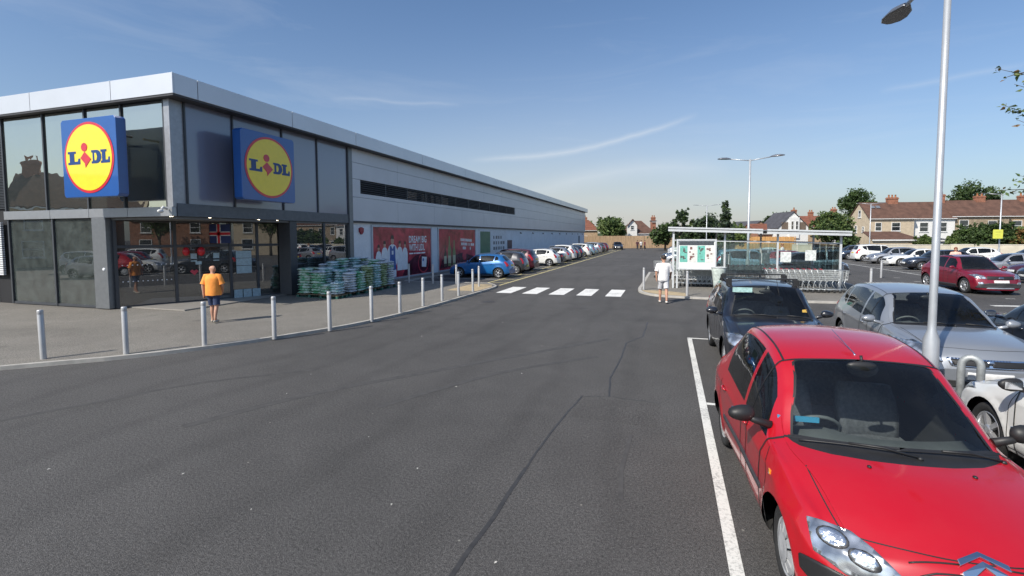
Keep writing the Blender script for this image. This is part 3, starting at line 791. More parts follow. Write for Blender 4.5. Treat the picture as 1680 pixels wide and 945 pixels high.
# ================================================================== car types
def basespec(L, W, H, fo, wb, wr, xc, zc, xh, xr, xw, zw, belt, boot=False, **k):
    h = L/2; ax = h-fo; bx = ax-wb
    S = dict(L=L, W=W, H=H, ax=ax, bx=bx, wr=wr, xc=xc, zc=zc, xh=xh, xr=xr, xw=xw, zw=zw, belt=belt, boot=boot)
    xb = k.get('xb', (xc+bx)/2-.05)          # B pillar
    xq = k.get('xq', bx+.28)                 # rear door rear edge at the belt
    fr = xc-.28; 
    wf = [(fr-.02, .02), (xb+.028, .0), (xb+.028, .5), (xb+.022, 1), (xh+.05, 1), (xh+.22, .98)]
    two = k.get('doors2', False)
    wr_ = [(xb-.04, .0), (xq+.05, .03), (xq+.0, .5), (min(xq-.02, xr+.5) if not boot else xr+.32, .97), (xb-.04, 1)]
    wq = [(xq-.03, .06), (xq-.28, .30), (xr+.16, .80), (xr+.30, .95), (xq-.08, .93)]
    zb = .27
    d1 = [(xc-.10, zb), (xb, zb-.01), (xb, belt*.7), (xb, belt), (xb-.0, 9), (xh+.10, 9), (xh+.35, 9), (xc-.18, belt-.0), (xc-.10, belt-.2)]
    d2 = [(xb-.015, zb), (bx+wr+.22, zb), (bx+wr+.10, zb+.12), (bx+wr*.55, wr*2+.10), (xq-.02, belt-.02), (xq-.05, belt+.06), (xq-.06, 9), (xb-.015, 9), (xb-.015, belt)]
    S['wins'] = [(wf, 0), (wr_, 1 if not two else None)]
    if k.get('quarter', True) and xq-.10 > xw+.15: S['wins'].append((wq, None))
    S['doors'] = [d1] + ([] if two else [d2])
    S['handles'] = [(xb+.14, belt-.09)] + ([] if two else [(xq+.16, belt-.08)])
    for q in ('xb', 'xq', 'doors2', 'quarter'): k.pop(q, None)
    S.update(k); return S

def head(x0, x1, y0, y1, z0, z1): return None
SPECS = {}
# small arched hatchback (the red one): large swept back lamps, short bonnet
h = 3.85/2
SPECS['arched'] = basespec(3.85, 1.70, 1.58, .74, 2.46, .295, xc=1.0, zc=.985, xh=.28, hdrop=.115, inset=.07, mir=(.60, 1.0), xr=-1.26, xw=-1.74, zw=1.04, belt=.90, beltr=.96,
    zhood=.785, zn=.715, z0=.58, bow=.26, roofw=.715, rdrop=.17, ww=.185, rim='cover', blackm=True, gutter=True, xb=-.02, xq=-1.00, quarter=False, cowl=.15, crease=.008, bedge=.12, glass='glass',
    decals=[('headlight', 'q2', [(1.535, .765, .73), (1.70, .60, .765), (1.80, .52, .73), (1.925, .415, .655), (1.90, .50, .60), (1.83, .66, .575), (1.70, .79, .62)], 'head', .05, .012),
            ('lamp_surround', 'q2', [(1.665+.075*cos(a_/8*pi)*.9, .655-.075*cos(a_/8*pi)*.8, .675+.062*sin(a_/8*pi)) for a_ in range(16)], 'trimg', 0, .015), ('lamp_bowl', 'q2', [(1.665+.062*cos(a_/8*pi)*.9, .655-.062*cos(a_/8*pi)*.8, .675+.052*sin(a_/8*pi)) for a_ in range(16)], 'bowl', 0, .018),
            ('lamp_surround', 'q2', [(1.80+.072*cos(a_/8*pi)*.8, .545-.072*cos(a_/8*pi)*.8, .645+.054*sin(a_/8*pi)) for a_ in range(16)], 'trimg', 0, .015), ('lamp_bowl', 'q2', [(1.80+.06*cos(a_/8*pi)*.8, .545-.06*cos(a_/8*pi)*.8, .645+.045*sin(a_/8*pi)) for a_ in range(16)], 'bowl', 0, .018),
            ('bumper_strip', 'q2', [(1.60, .83, .53), (1.80, .64, .54), (1.86, .52, .50), (1.84, .58, .42), (1.74, .76, .41), (1.62, .83, .45)], 'trim', .12, .012),
            ('side_strip', 'l2', [(-.80, .50), (.78, .50), (.78, .545), (-.80, .545)], 'trimg', .1, .014),
            ('side_repeater', 'l2', [(.97, .73), (1.015, .73), (1.015, .765), (.97, .765)], 'amber', .2, .006),
            ('tail_light', 'r2', [(.56, .62), (.76, .60), (.74, .98), (.66, 1.06), (.60, .95)], 'red', .1, .008)])
# compact SUV / tall estate (black)
SPECS['compact_suv'] = basespec(4.30, 1.70, 1.60, .80, 2.58, .335, xc=1.02, zc=1.06, xh=.38, xr=-1.72, xw=-1.98, zw=1.10, belt=1.00, beltr=1.04,
    zhood=.86, zn=.76, bow=.15, roofw=.74, rdrop=.08, ww=.22, rim='five', xb=-.08, xq=-1.10,
    decals=[('headlight', 'f2', [(.52, .66), (.80, .68), (.82, .82), (.66, .86), (.54, .80)], 'head', .25, .012),
            ('grille', 'f', [(-.44, .68), (.44, .68), (.46, .78), (-.46, .78)], 'trim', .1, .008),
            ('number_plate', 'f', [(-.26, .42), (.26, .42), (.26, .53), (-.26, .53)], 'plw', 0, .02),
            ('tail_light', 'r2', [(.66, .80), (.82, .80), (.78, 1.10), (.70, 1.10)], 'red', .1, .01)])
# big hatch/estate (grey, nearest column)
SPECS['estate'] = basespec(4.62, 1.80, 1.54, .92, 2.82, .325, xc=1.02, zc=1.01, xh=.22, hdrop=.08, xr=-1.85, xw=-2.12, zw=1.02, belt=.93, beltr=.99,
    zhood=.84, zn=.75, bow=.20, roofw=.70, rdrop=.11, ww=.215, z0=.56, rim='seven', xb=-.22, xq=-1.28,
    decals=[('headlight', 'f2', [(.52, .63), (.80, .63), (.88, .69), (.87, .83), (.72, .86), (.55, .76)], 'head', .12, .010),
            ('grille_frame', 'f', [(-.44, .585), (.44, .585), (.49, .71), (-.49, .71)], 'chrome', .12, .006),
            ('grille', 'f2', [(.02, .605), (.41, .605), (.44, .69), (.02, .69)], 'trim', .1, .011),
            ('lower_grille', 'f', [(-.5, .28), (.5, .28), (.55, .38), (-.55, .38)], 'trim', .1, .006),
            ('number_plate', 'f', [(-.26, .41), (.26, .41), (.26, .52), (-.26, .52)], 'plw', 0, .02),
            ('tail_light', 'r2', [(.62, .72), (.84, .70), (.80, 1.0), (.68, 1.02)], 'red', .1, .01)])
SPECS['hatch'] = basespec(4.05, 1.72, 1.46, .82, 2.52, .31, xc=.92, zc=.96, xh=.22, xr=-1.42, xw=-1.80, zw=1.02, belt=.91, beltr=.98,
    zhood=.77, zn=.68, bow=.17, roofw=.69, rdrop=.10, ww=.20, rim='five', xb=-.10, xq=-1.02, glass='glassd',
    decals=[('headlight', 'f2', [(.50, .60), (.76, .60), (.82, .72), (.66, .77), (.52, .70)], 'head', .12, .010),
            ('grille', 'f', [(-.42, .36), (.42, .36), (.38, .56), (-.38, .56)], 'trim', .1, .006),
            ('number_plate', 'f', [(-.26, .44), (.26, .44), (.26, .55), (-.26, .55)], 'plw', 0, .02),
            ('rear_number_plate', 'r', [(-.26, .70), (.26, .70), (.26, .81), (-.26, .81)], 'ply', 0, .012),
            ('tail_light', 'r2', [(.56, .74), (.80, .70), (.78, .98), (.64, 1.02)], 'red', .1, .012)])
SPECS['supermini'] = basespec(3.72, 1.66, 1.50, .70, 2.40, .29, xc=.86, zc=.98, xh=.24, xr=-1.40, xw=-1.70, zw=1.02, belt=.92, beltr=1.0,
    zhood=.79, zn=.68, bow=.19, roofw=.72, rdrop=.09, ww=.18, rim='ten', xb=-.12, xq=-.95, quarter=False, glass='glassd',
    decals=[('headlight', 'f2', [(.46, .62), (.72, .62), (.76, .76), (.62, .80), (.50, .72)], 'head', .15, .010),
            ('grille', 'f', [(-.34, .34), (.34, .34), (.38, .48), (-.38, .48)], 'trim', .1, .006),
            ('rear_number_plate', 'r', [(-.26, .46), (.26, .46), (.26, .57), (-.26, .57)], 'ply', 0, .012),
            ('tail_light', 'r2', [(.58, .70), (.76, .68), (.73, 1.04), (.64, 1.06)], 'red', .1, .012)])
SPECS['mpv'] = basespec(4.30, 1.80, 1.64, .84, 2.68, .32, xc=1.16, zc=1.05, xh=.42, xr=-1.72, xw=-1.98, zw=1.08, belt=.98, beltr=1.04,
    zhood=.84, zn=.73, bow=.20, roofw=.72, rdrop=.09, ww=.20, rim='seven', xb=-.02, xq=-1.12, glass='glassd',
    decals=[('headlight', 'f2', [(.50, .64), (.80, .66), (.86, .80), (.70, .86), (.54, .76)], 'head', .12, .010),
            ('grille', 'f', [(-.42, .40), (.42, .40), (.46, .56), (-.46, .56)], 'trim', .1, .006),
            ('number_plate', 'f', [(-.26, .44), (.26, .44), (.26, .55), (-.26, .55)], 'plw', 0, .02),
            ('rear_number_plate', 'r', [(-.26, .80), (.26, .80), (.26, .91), (-.26, .91)], 'ply', 0, .012),
            ('tail_light', 'r2', [(.68, .78), (.84, .76), (.80, 1.18), (.72, 1.2)], 'red', .1, .012)])
SPECS['saloon'] = basespec(4.60, 1.78, 1.42, .90, 2.72, .32, xc=.92, zc=.95, xh=.18, xr=-1.02, xw=-1.68, zw=.99, belt=.90, beltr=.93, boot=True,
    zhood=.76, zn=.67, bow=.18, roofw=.67, rdrop=.08, ww=.21, rim='ten', xb=-.20, xq=-1.06, quarter=False, glass='glassd',
    decals=[('headlight', 'f2', [(.50, .58), (.80, .58), (.86, .70), (.66, .73), (.52, .66)], 'head', .12, .010),
            ('grille', 'f', [(-.40, .46), (.40, .46), (.44, .62), (-.44, .62)], 'trim', .1, .006),
            ('number_plate', 'f', [(-.26, .36), (.26, .36), (.26, .46), (-.26, .46)], 'plw', 0, .02),
            ('rear_number_plate', 'r', [(-.26, .62), (.26, .62), (.26, .73), (-.26, .73)], 'ply', 0, .012),
            ('tail_light', 'r2', [(.46, .66), (.80, .64), (.78, .84), (.50, .86)], 'red', .1, .012)])
SPECS['soft_suv'] = basespec(4.08, 1.75, 1.60, .82, 2.59, .335, xc=.98, zc=1.04, xh=.26, xr=-1.38, xw=-1.78, zw=1.10, belt=1.0, beltr=1.08,
    zhood=.87, zn=.76, bow=.17, roofw=.70, rdrop=.10, ww=.215, rim='seven', xb=-.10, xq=-1.05, glass='glassd',
    decals=[('headlight', 'f2', [(.48, .66), (.78, .68), (.84, .82), (.68, .85), (.52, .78)], 'head', .12, .012),
            ('grille', 'f', [(-.47, .64), (.47, .64), (.47, .78), (-.47, .78)], 'trim', .1, .008),
            ('badge', 'f', [(-.10, .69), (.10, .69), (.07, .74), (-.07, .74)], 'chrome', .1, .016),
            ('lower_bumper', 'f', [(-.80, .30), (.80, .30), (.74, .44), (.40, .50), (-.40, .50), (-.74, .44)], 'trimg', .1, .014),
            ('fog_light', 'f2', [(.56, .46), (.74, .44), (.74, .53), (.62, .54)], 'head', .2, .018),
            ('number_plate', 'f', [(-.26, .50), (.26, .50), (.26, .61), (-.26, .61)], 'plw', 0, .03),
            ('skid_plate', 'f', [(-.5, .26), (.5, .26), (.45, .31), (-.45, .31)], 'rim', .1, .02),
            ('side_cladding', 'l2', [(-.78, .24), (.74, .24), (.78, .36), (-.82, .36)], 'trimg', .05, .014),
            ('tail_light', 'r2', [(.66, .86), (.82, .84), (.78, 1.10), (.70, 1.10)], 'red', .1, .012)])
# ================================================================== site materials
def asphalt_mat(name, base=(.088,.084,.080), marks=True):
    m, t, p = newmat(name); co = N(t, 'ShaderNodeTexCoord'); src = co.outputs['Object']
    def noise(sc, det, ro=.6, dist=0.0):
        n = N(t, 'ShaderNodeTexNoise', Scale=sc, Detail=det, Roughness=ro, Distortion=dist); t.links.new(src, n.inputs['Vector']); return n.outputs[0]
    def rng(v, a, b, c, d):
        r = N(t, 'ShaderNodeMapRange'); t.links.new(v, r.inputs['Value'])
        for k, q in (('From Min', a), ('From Max', b), ('To Min', c), ('To Max', d)): r.inputs[k].default_value = q
        return r.outputs[0]
    def mul(a, b):
        n = N(t, 'ShaderNodeMath', operation='MULTIPLY'); t.links.new(a, n.inputs[0]); t.links.new(b, n.inputs[1]); return n.outputs[0]
    big = rng(noise(.16, 5, .6, .8), .3, .7, .84, 1.16); mid = rng(noise(1.3, 6, .7, .3), .3, .7, .90, 1.10)
    fine = rng(noise(38, 4, .75), .3, .7, .45, 1.6); agg = rng(noise(120, 2, .6), .35, .68, .45, 1.7)
    v = mul(mul(big, mid), mul(fine, agg))
    mu = N(t, 'ShaderNodeVectorMath', operation='MULTIPLY'); mu.inputs[0].default_value = base; t.links.new(v, mu.inputs[1])
    # tyre-polished swathes running along the lane
    wv = N(t, 'ShaderNodeTexWave', Scale=.22, Distortion=7.0, Detail=3.0); wv.inputs['Detail Scale'].default_value = .6; wv.bands_direction = 'X'; t.links.new(src, wv.inputs['Vector'])
    sw = rng(wv.outputs[0], .80, 1.0, 1.0, .90 if marks else 1.0)
    m2 = N(t, 'ShaderNodeVectorMath', operation='MULTIPLY'); t.links.new(mu.outputs[0], m2.inputs[0]); t.links.new(sw, m2.inputs[1])
    out = m2.outputs[0]
    # pale grit specks and dark oil spots
    vo = N(t, 'ShaderNodeTexVoronoi', Scale=2.1); vo.inputs['Randomness'].default_value = 1; t.links.new(src, vo.inputs['Vector'])
    sp = rng(vo.outputs['Distance'], .018, .030, 1, 0)
    vo2 = N(t, 'ShaderNodeTexVoronoi', Scale=9.0); t.links.new(src, vo2.inputs['Vector']); sp2 = rng(vo2.outputs['Distance'], .03, .055, .55, 0)
    mx_ = N(t, 'ShaderNodeMath', operation='MAXIMUM'); t.links.new(sp, mx_.inputs[0]); 
    gate = rng(noise(.45, 3), .5, .62, 0, 1); g2 = mul(sp2, gate); t.links.new(g2, mx_.inputs[1])
    x = N(t, 'ShaderNodeMix', data_type='RGBA'); t.links.new(mx_.outputs[0], x.inputs[0]); t.links.new(out, x.inputs[6]); x.inputs[7].default_value = (.26, .25, .22, 1)
    vo3 = N(t, 'ShaderNodeTexVoronoi', Scale=.55); t.links.new(src, vo3.inputs['Vector']); oil = rng(vo3.outputs['Distance'], .02, .14, .55, 0)
    og = mul(oil, rng(noise(14, 4), .42, .6, 0, 1))
    y = N(t, 'ShaderNodeMix', data_type='RGBA'); t.links.new(og, y.inputs[0]); t.links.new(x.outputs[2], y.inputs[6]); y.inputs[7].default_value = (.018, .018, .02, 1)
    t.links.new(y.outputs[2], p.inputs['Base Color']); p.inputs['Roughness'].default_value = .85; p.inputs['Specular IOR Level'].default_value = .35
    b = N(t, 'ShaderNodeBump', Strength=.55, Distance=.008); t.links.new(mul(fine, agg), b.inputs['Height']); t.links.new(b.outputs[0], p.inputs['Normal'])
    return m
def line_mat(name, col, worn=.5):
    m, t, p = newmat(name); co = N(t, 'ShaderNodeTexCoord')
    n = N(t, 'ShaderNodeTexNoise', Scale=26.0, Detail=6.0, Roughness=.75); t.links.new(co.outputs['Object'], n.inputs['Vector'])
    n2 = N(t, 'ShaderNodeTexNoise', Scale=1.6, Detail=4.0); t.links.new(co.outputs['Object'], n2.inputs['Vector'])
    s_ = N(t, 'ShaderNodeMath', operation='MULTIPLY_ADD'); t.links.new(n2.outputs[0], s_.inputs[0]); s_.inputs[1].default_value = .5; t.links.new(n.outputs[0], s_.inputs[2])
    r = N(t, 'ShaderNodeMapRange'); r.inputs['From Min'].default_value = .92-.12*worn; r.inputs['From Max'].default_value = 1.0; r.inputs['To Max'].default_value = .85; t.links.new(s_.outputs[0], r.inputs['Value'])
    x = N(t, 'ShaderNodeMix', data_type='RGBA'); t.links.new(r.outputs[0], x.inputs[0]); x.inputs[6].default_value = (*col, 1); x.inputs[7].default_value = (.07, .07, .07, 1)
    t.links.new(x.outputs[2], p.inputs['Base Color']); p.inputs['Roughness'].default_value = .75
    b = N(t, 'ShaderNodeBump', Strength=.4, Distance=.004); t.links.new(n.outputs[0], b.inputs['Height']); t.links.new(b.outputs[0], p.inputs['Normal']); return m
A_ = asphalt_mat('asphalt'); PAVE = asphalt_mat('pavement_tarmac', (.205, .19, .165), False)
KERB = mat('kerb_concrete', (.42, .40, .36), .85, var=.2, scale=3, bump=.3); TACT = mat('buff_paving', (.42, .33, .20), .85, var=.25, scale=5)
WLINE = line_mat('white_line_paint', (.70, .69, .64), 1.6); YLINE = line_mat('yellow_line_paint', (.62, .54, .26), .9); ZEB = line_mat('zebra_paint', (.76, .75, .71), 1.2)
SEAM = mat('tar_seam', (.044, .042, .040), .55, var=.3, scale=8)
GALV = mat('galvanised_steel', (.46, .48, .50), .42, metal=.4, var=.08, scale=4); GALVD = mat('weathered_galvanised', (.36, .38, .38), .5, metal=.4, var=.35, scale=7)
STEEL = mat('brushed_bollard_steel', (.50, .50, .50), .40, metal=.35, var=.07, scale=5)
# ------------------------------------------------------------------ ground
g = MB(); g.add([(-400, -200, 0), (500, -200, 0), (500, 700, 0), (-400, 700, 0)], [(0,1,2,3)])
tag(g.build('ground', A_), kind='structure')
kerb = [(-40, -20.5), (-20, -1.70), (-12.1, 5.73), (-10.75, 7.0), (-9.79, 8.32), (-9.02, 9.9), (-8.35, 11.9), (-8.02, 15), (-7.95, 19.4), (-8.0, 22.2), (-8.35, 23.2), (-8.9, 23.9)]
def smoothline(pts, n=5):
    out = []
    for i in range(len(pts)-1):
        p0 = pts[max(0, i-1)]; p1, p2 = pts[i], pts[i+1]; p3 = pts[min(len(pts)-1, i+2)]
        for j in range(n):
            t = j/n; out.append(tuple(.5*((2*b)+(-a+c)*t+(2*a-5*b+4*c-d)*t*t+(-a+3*b-3*c+d)*t**3) for a, b, c, d in zip(p0, p1, p2, p3)))
    out.append(pts[-1]); return out
KL = smoothline(kerb, 6)
def slab(name, poly, z0, z1, m, label=None):
    mb = MB(); mb.prism(poly, lambda u, v, d: (u, v, d), z1, z0); return tag(mb.build(name, m), label, kind='structure')
def offset_line(L_, d):
    o = []
    for i, p in enumerate(L_):
        a = L_[max(0, i-1)]; b = L_[min(len(L_)-1, i+1)]; t = Vector((b[0]-a[0], b[1]-a[1])).normalized(); o.append((p[0]-t.y*d, p[1]+t.x*d))
    return o
ZP = .075
inner = offset_line(KL, .10)
slab('pavement', inner+[(-15.3, 23.9), (-15.3, 12), (-60, 12), (-60, -20)], -.2, ZP, PAVE)
kb = MB(); 
for i in range(len(KL)-1):
    a, b = KL[i], KL[i+1]; c, d = inner[i+1], inner[i]
    kb.prism([a, b, c, d], lambda u, v, q: (u, v, q), ZP+.004, -.2)
tag(kb.build('kerb', KERB), kind='structure')
wl = MB(); 
tail = [(-15.2, 24.1), (-9.2, 24.1)]
slab('wall_walkway', [(-15.3, 24.12), (-14.1, 24.12), (-14.1, 91), (-15.3, 91)], -.2, ZP, PAVE)
kb = MB(); kb.box(-14.1, -13.97, 24.12, 91, -.2, ZP+.004); kb.box(-13.97, -8.9, 23.92, 24.06, -.2, ZP+.004); tag(kb.build('bay_kerb', KERB), kind='structure')
slab('crossing_tactile_paving', [(-9.6, 20.2), (-8.16, 20.2), (-8.16, 22.2), (-8.5, 23.1), (-9.6, 23.3)], ZP+.001, ZP+.005, TACT)
# trolley island
isl = smoothline([(-1.25, 34), (-1.3, 26), (-1.32, 23.2), (-1.1, 21.9), (-.5, 21.0), (.6, 20.62), (2, 20.5), (5.3, 20.5), (7.0, 21.0), (8.1, 22.3), (8.6, 24.5), (8.7, 28), (8.7, 34)], 4)
def ins(L_, d, cx=3.7, cy=28): return [(x+(cx-x)/abs(cx-x+1e-6)*min(d, abs(cx-x)) if abs(x-cx) > 3.5 else x, y+(d if y < 23.5 else 0)) for x, y in L_]
isl_in = offset_line(isl, .14)
slab('trolley_island', isl_in, -.2, ZP, PAVE)
kb = MB()
for i in range(len(isl)-1): kb.prism([isl[i], isl[i+1], isl_in[i+1], isl_in[i]], lambda u, v, q: (u, v, q), ZP+.004, -.2)
kb.box(-1.25, 8.7, 34.0, 34.14, -.2, ZP+.004); tag(kb.build('island_kerb', KERB), kind='structure')
slab('island_tactile_paving', [(-1.12, 22.6), (-.95, 21.95), (-.4, 21.2), (.7, 20.82), (.7, 21.9), (-.2, 22.6)], ZP+.001, ZP+.005, TACT)
# painted markings (4 mm sheets)
def strip(mb, pts, wd, z=.004, m=0):
    L_ = offset_line(pts, wd/2); R_ = offset_line(pts, -wd/2); b = len(mb.v)
    mb.add([(x, y, z) for x, y in L_]+[(x, y, z) for x, y in R_], [(i, i+1, len(pts)+i+1, len(pts)+i) for i in range(len(pts)-1)], m)
wm = MB()
strip(wm, [(.52, -2), (.52, 12.55)], .105); strip(wm, [(.575, 7.70), (2.9, 7.70)], .095, .005); strip(wm, [(.47, 12.6), (3.0, 12.6)], .10, .005)
for yy in (2.9, 7.7, 12.5): pass
for xx in (3.02, 5.55, 8.1, 10.6): strip(wm, [(xx, 2.9), (xx, 12.55)], .10)
strip(wm, [(3.08, 7.70), (13, 7.70)], .10, .005)
for i in range(5):
    yc = 18.9+i*.0
# give-way style dashes by the far lane
for k in range(4): strip(wm, [(9.3+k*1.6, 21.2+k*.25), (10.3+k*1.6, 21.35+k*.25)], .28)
for k in range(9): strip(wm, [(15.1, 36.2+2.5*k), (19.9, 36.2+2.5*k)], .10)
strip(wm, [(15.0, 35), (15.0, 60)], .10, .0045)
for k in range(7): strip(wm, [(12.6, 25+2.5*k-6), (12.9, 25+2.5*k-6)], .1)
tag(wm.build('white_bay_line', WLINE, fix=False), kind='structure')
zc_ = [(-7.34, -6.64, -7.09, -7.73), (-6.12, -5.45, -5.77, -6.45), (-4.92, -4.25, -4.42, -5.08), (-3.72, -3.07, -3.21, -3.88), (-2.50, -1.86, -1.94, -2.60)]
for a, b, c, d in zc_:
    z_ = MB(); z_.add([(a, 20.45, .004), (b, 20.45, .004), (b-.02, 23.1, .004), (a-.02, 23.1, .004)], [(0,1,2,3)]); tag(z_.build('zebra_stripe', ZEB, fix=False), kind='structure')
ym = MB()
strip(ym, [(-8.27, 23.6), (-8.27, 92)], .11); strip(ym, [(-9.35, 24.3), (-9.35, 92)], .10)
for k in range(34):
    y = 24.6+k*1.9; strip(ym, [(-9.28, y), (-8.33, y+.8)], .10, .005)
tag(ym.build('yellow_hatching', YLINE, fix=False), kind='structure')
bm_ = MB()
for k in range(26):
    y = 26.9+2.55*k; strip(bm_, [(-13.9, y), (-9.42, y)], .10)
tag(bm_.build('wall_bay_line', WLINE, fix=False), kind='structure')
se = MB(); rs = random.Random(4)
def wob(pts, a=.006, step=.25):
    q = dens(pts, step, False); return [(x+rs.uniform(-a, a), y+rs.uniform(-a, a)) for x, y in q]
for pts, wd in (([(-.55, 14.6), (-.58, 12.5), (-.92, 11.6), (-.90, 10.2), (-.95, 8.6), (-.85, 7.62)], .03), ([(-1.26, 7.5), (-1.34, 6.77), (-1.42, 5.67), (-1.44, 4.95)], .026), ([(-1.44, 4.95), (-1.46, 4.0), (-1.5, 3.2), (-1.52, 2.2)], .042)):
    strip(se, wob(pts), wd, .003)
strip(se, wob([(-1.3, 7.5), (-.8, 7.62), (-.1, 7.5)], .02, .1), .012, .003)
tag(se.build('asphalt_seam', SEAM, fix=False), kind='structure')
TYM = mat('tyre_mark', (.066, .063, .060), .8, var=.2, scale=6); tm_ = MB()
def pxl(*p): return smoothline([tuple(G(*q_)[:2]) for q_ in p], 8)
strip(tm_, pxl((300, 700), (520, 645), (760, 600), (1000, 556)), .16, .0025); strip(tm_, pxl((620, 668), (820, 612), (980, 585)), .13, .0028); strip(tm_, pxl((0, 690), (160, 660), (330, 628), (520, 606)), .12, .0022)
strip(tm_, [(-.42, 6.2), (-.45, 5.2), (-.40, 4.6)], .05, .0029)
tag(tm_.build('tyre_marks', TYM, fix=False), kind='structure')
pt_ = MB(); pt_.add([(-1.25, 6.6, .0018), (-.12, 6.55, .0018), (-.08, 7.45, .0018), (-1.22, 7.5, .0018)], [(0,1,2,3)]); tag(pt_.build('asphalt_patch', asphalt_mat('patch_asphalt', (.081, .077, .073)), fix=False), kind='structure')
mh = MB(); mh.lathe([(0.001, .006), (.25, .006), (.27, .003)], 24, 0, Matrix.Translation((-6.6, 17.5, 0))); tag(mh.build('manhole_cover', mat('cast_iron', (.075, .07, .065), .6, metal=.3, bump=.6, bscale=40)), kind='structure')
rl = random.Random(9); lt = MB()
for _ in range(26):
    x = rl.uniform(-6.5, .3); y = rl.uniform(2.2, 16); a = rl.uniform(0, pi); s_ = rl.uniform(.006, .020)
    lt.add([(x+s_*cos(a), y+s_*sin(a), .006), (x-s_*.5*sin(a), y+s_*.5*cos(a), .012), (x-s_*cos(a), y-s_*sin(a), .006), (x+s_*.5*sin(a), y-s_*.5*cos(a), .008)], [(0,1,2,3)])
tag(lt.build('litter_specks', mat('paper_litter', (.62, .6, .54), .8), fix=False), 'scattered pale scraps and grit on the dark tarmac', 'litter', kind='stuff')

# ================================================================== the store
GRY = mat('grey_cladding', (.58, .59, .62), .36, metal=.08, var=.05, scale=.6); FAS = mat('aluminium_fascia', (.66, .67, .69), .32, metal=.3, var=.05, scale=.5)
FRM = mat('dark_window_frame', (.055, .06, .068), .45, var=.1); FRL = mat('grey_metal_frame', (.19, .20, .21), .4, metal=.4, var=.08)
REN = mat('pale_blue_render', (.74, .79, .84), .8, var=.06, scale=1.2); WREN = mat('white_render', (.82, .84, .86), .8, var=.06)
BLK = mat('dark_void', (.012, .012, .014), .7); SOF = mat('dark_soffit', (.06, .06, .065), .6)
def mirror_glass(name, col, mix, rough=.01, ripple=.02, span=.45, gc=(.80, .86, .88)):
    m = bpy.data.materials.new(name); m.use_nodes = True; t = m.node_tree; t.nodes.clear(); o = N(t, 'ShaderNodeOutputMaterial')
    p = N(t, 'ShaderNodeBsdfPrincipled'); p.inputs['Base Color'].default_value = (*col, 1); p.inputs['Roughness'].default_value = .25
    gl = N(t, 'ShaderNodeBsdfGlossy'); gl.inputs[0].default_value = (*gc, 1); gl.inputs['Roughness'].default_value = rough
    fr = N(t, 'ShaderNodeLayerWeight'); fr.inputs[0].default_value = .35
    r = N(t, 'ShaderNodeMapRange'); r.inputs['To Min'].default_value = mix; r.inputs['To Max'].default_value = min(1, mix+span); t.links.new(fr.outputs['Facing'], r.inputs['Value'])
    co = N(t, 'ShaderNodeTexCoord'); n = N(t, 'ShaderNodeTexNoise', Scale=.8, Detail=2.0); t.links.new(co.outputs['Object'], n.inputs['Vector'])
    b = N(t, 'ShaderNodeBump', Strength=ripple, Distance=.5); t.links.new(n.outputs[0], b.inputs['Height']); t.links.new(b.outputs[0], gl.inputs['Normal'])
    x = N(t, 'ShaderNodeMixShader'); t.links.new(r.outputs[0], x.inputs[0]); t.links.new(p.outputs[0], x.inputs[1]); t.links.new(gl.outputs[0], x.inputs[2]); t.links.new(x.outputs[0], o.inputs[0]); return m
GUP = mirror_glass('upper_reflective_glass', (.045, .055, .05), .46, gc=(.84, .82, .72)); GPN = mirror_glass('blue_grey_glass_panel', (.21, .22, .285), .05, .10, span=.10)
GLO = glass('shop_glass', (.34, .38, .38), 1.0, .085, ior=2.6)  # dust share raised: pale reflections put into the colour
GLF = glass('front_shop_glass', (.34, .40, .38), 1.0, .13, ior=2.6, dust_sheen_col=(.30, .36, .34))  # grey-green film stands in for reflections and sunlit brightness on the front panes
store = tag(empty('supermarket'), 'long grey metal clad supermarket with glazed corner entrance and blue box signs', 'supermarket')
XW, YW = -15.0, 11.6
XF, YF = -14.5, 11.3; ZT, ZB_ = 7.56, 6.94
def sp(mb, name, m, bevel=0): return mb.build(name, m, store, bevel)
# fascia in panels with open joints
fs_ = MB()
x = XF
edges_ = [-14.5, -17.2, -21.2, -25.2, -29.2, -33.2, -41]
for a, b in zip(edges_[:-1], edges_[1:]): fs_.box(b+.012, a-(.0 if a == -14.5 else .012), YF, YF+.06, ZB_, ZT)
ye = [YF+.062, 12.15, 16.3, 20.5, 27.2]+[27.2+6.7*k for k in range(1, 10)]+[91.6]
ye = [q for q in ye if q < 91]+[91.6]
for a, b in zip(ye[:-1], ye[1:]): fs_.box(XF-.06, XF, a+(.0 if a < 11.5 else .012), b-.012, ZB_, ZT)
sp(fs_, 'fascia', FAS, .006)
jt = MB(); jt.box(-41, XF-.07, YF+.07, YF+.10, ZB_+.02, ZT-.03); jt.box(XF-.10, XF-.07, YF+.10, 91.5, ZB_+.02, ZT-.03); sp(jt, 'fascia_backing', BLK)
rf = MB(); rf.box(-41, XF-.11, YF+.11, 91.4, ZT-.12, ZT-.05); sp(rf, 'roof', mat('roof_membrane', (.25, .26, .27), .8))
so = MB(); so.box(-41, XF-.02, YF+.02, 20.6, ZB_-.06, ZB_+.0); so.box(XW-.2, XF-.02, 20.6, 91.5, ZB_-.05, ZB_); sp(so, 'soffit', SOF)
# body of the building behind the skins
core = MB(); core.box(-41, -24.0, 12.4, 91.2, 0, 7.2); core.box(-24.0, XW-.25, 21.0, 91.2, 0, 7.2); core.box(-24, XW-.25, 12.3, 21.0, 3.75, 7.2); sp(core, 'inner_walls', mat('inner_wall', (.22, .22, .22), .8))
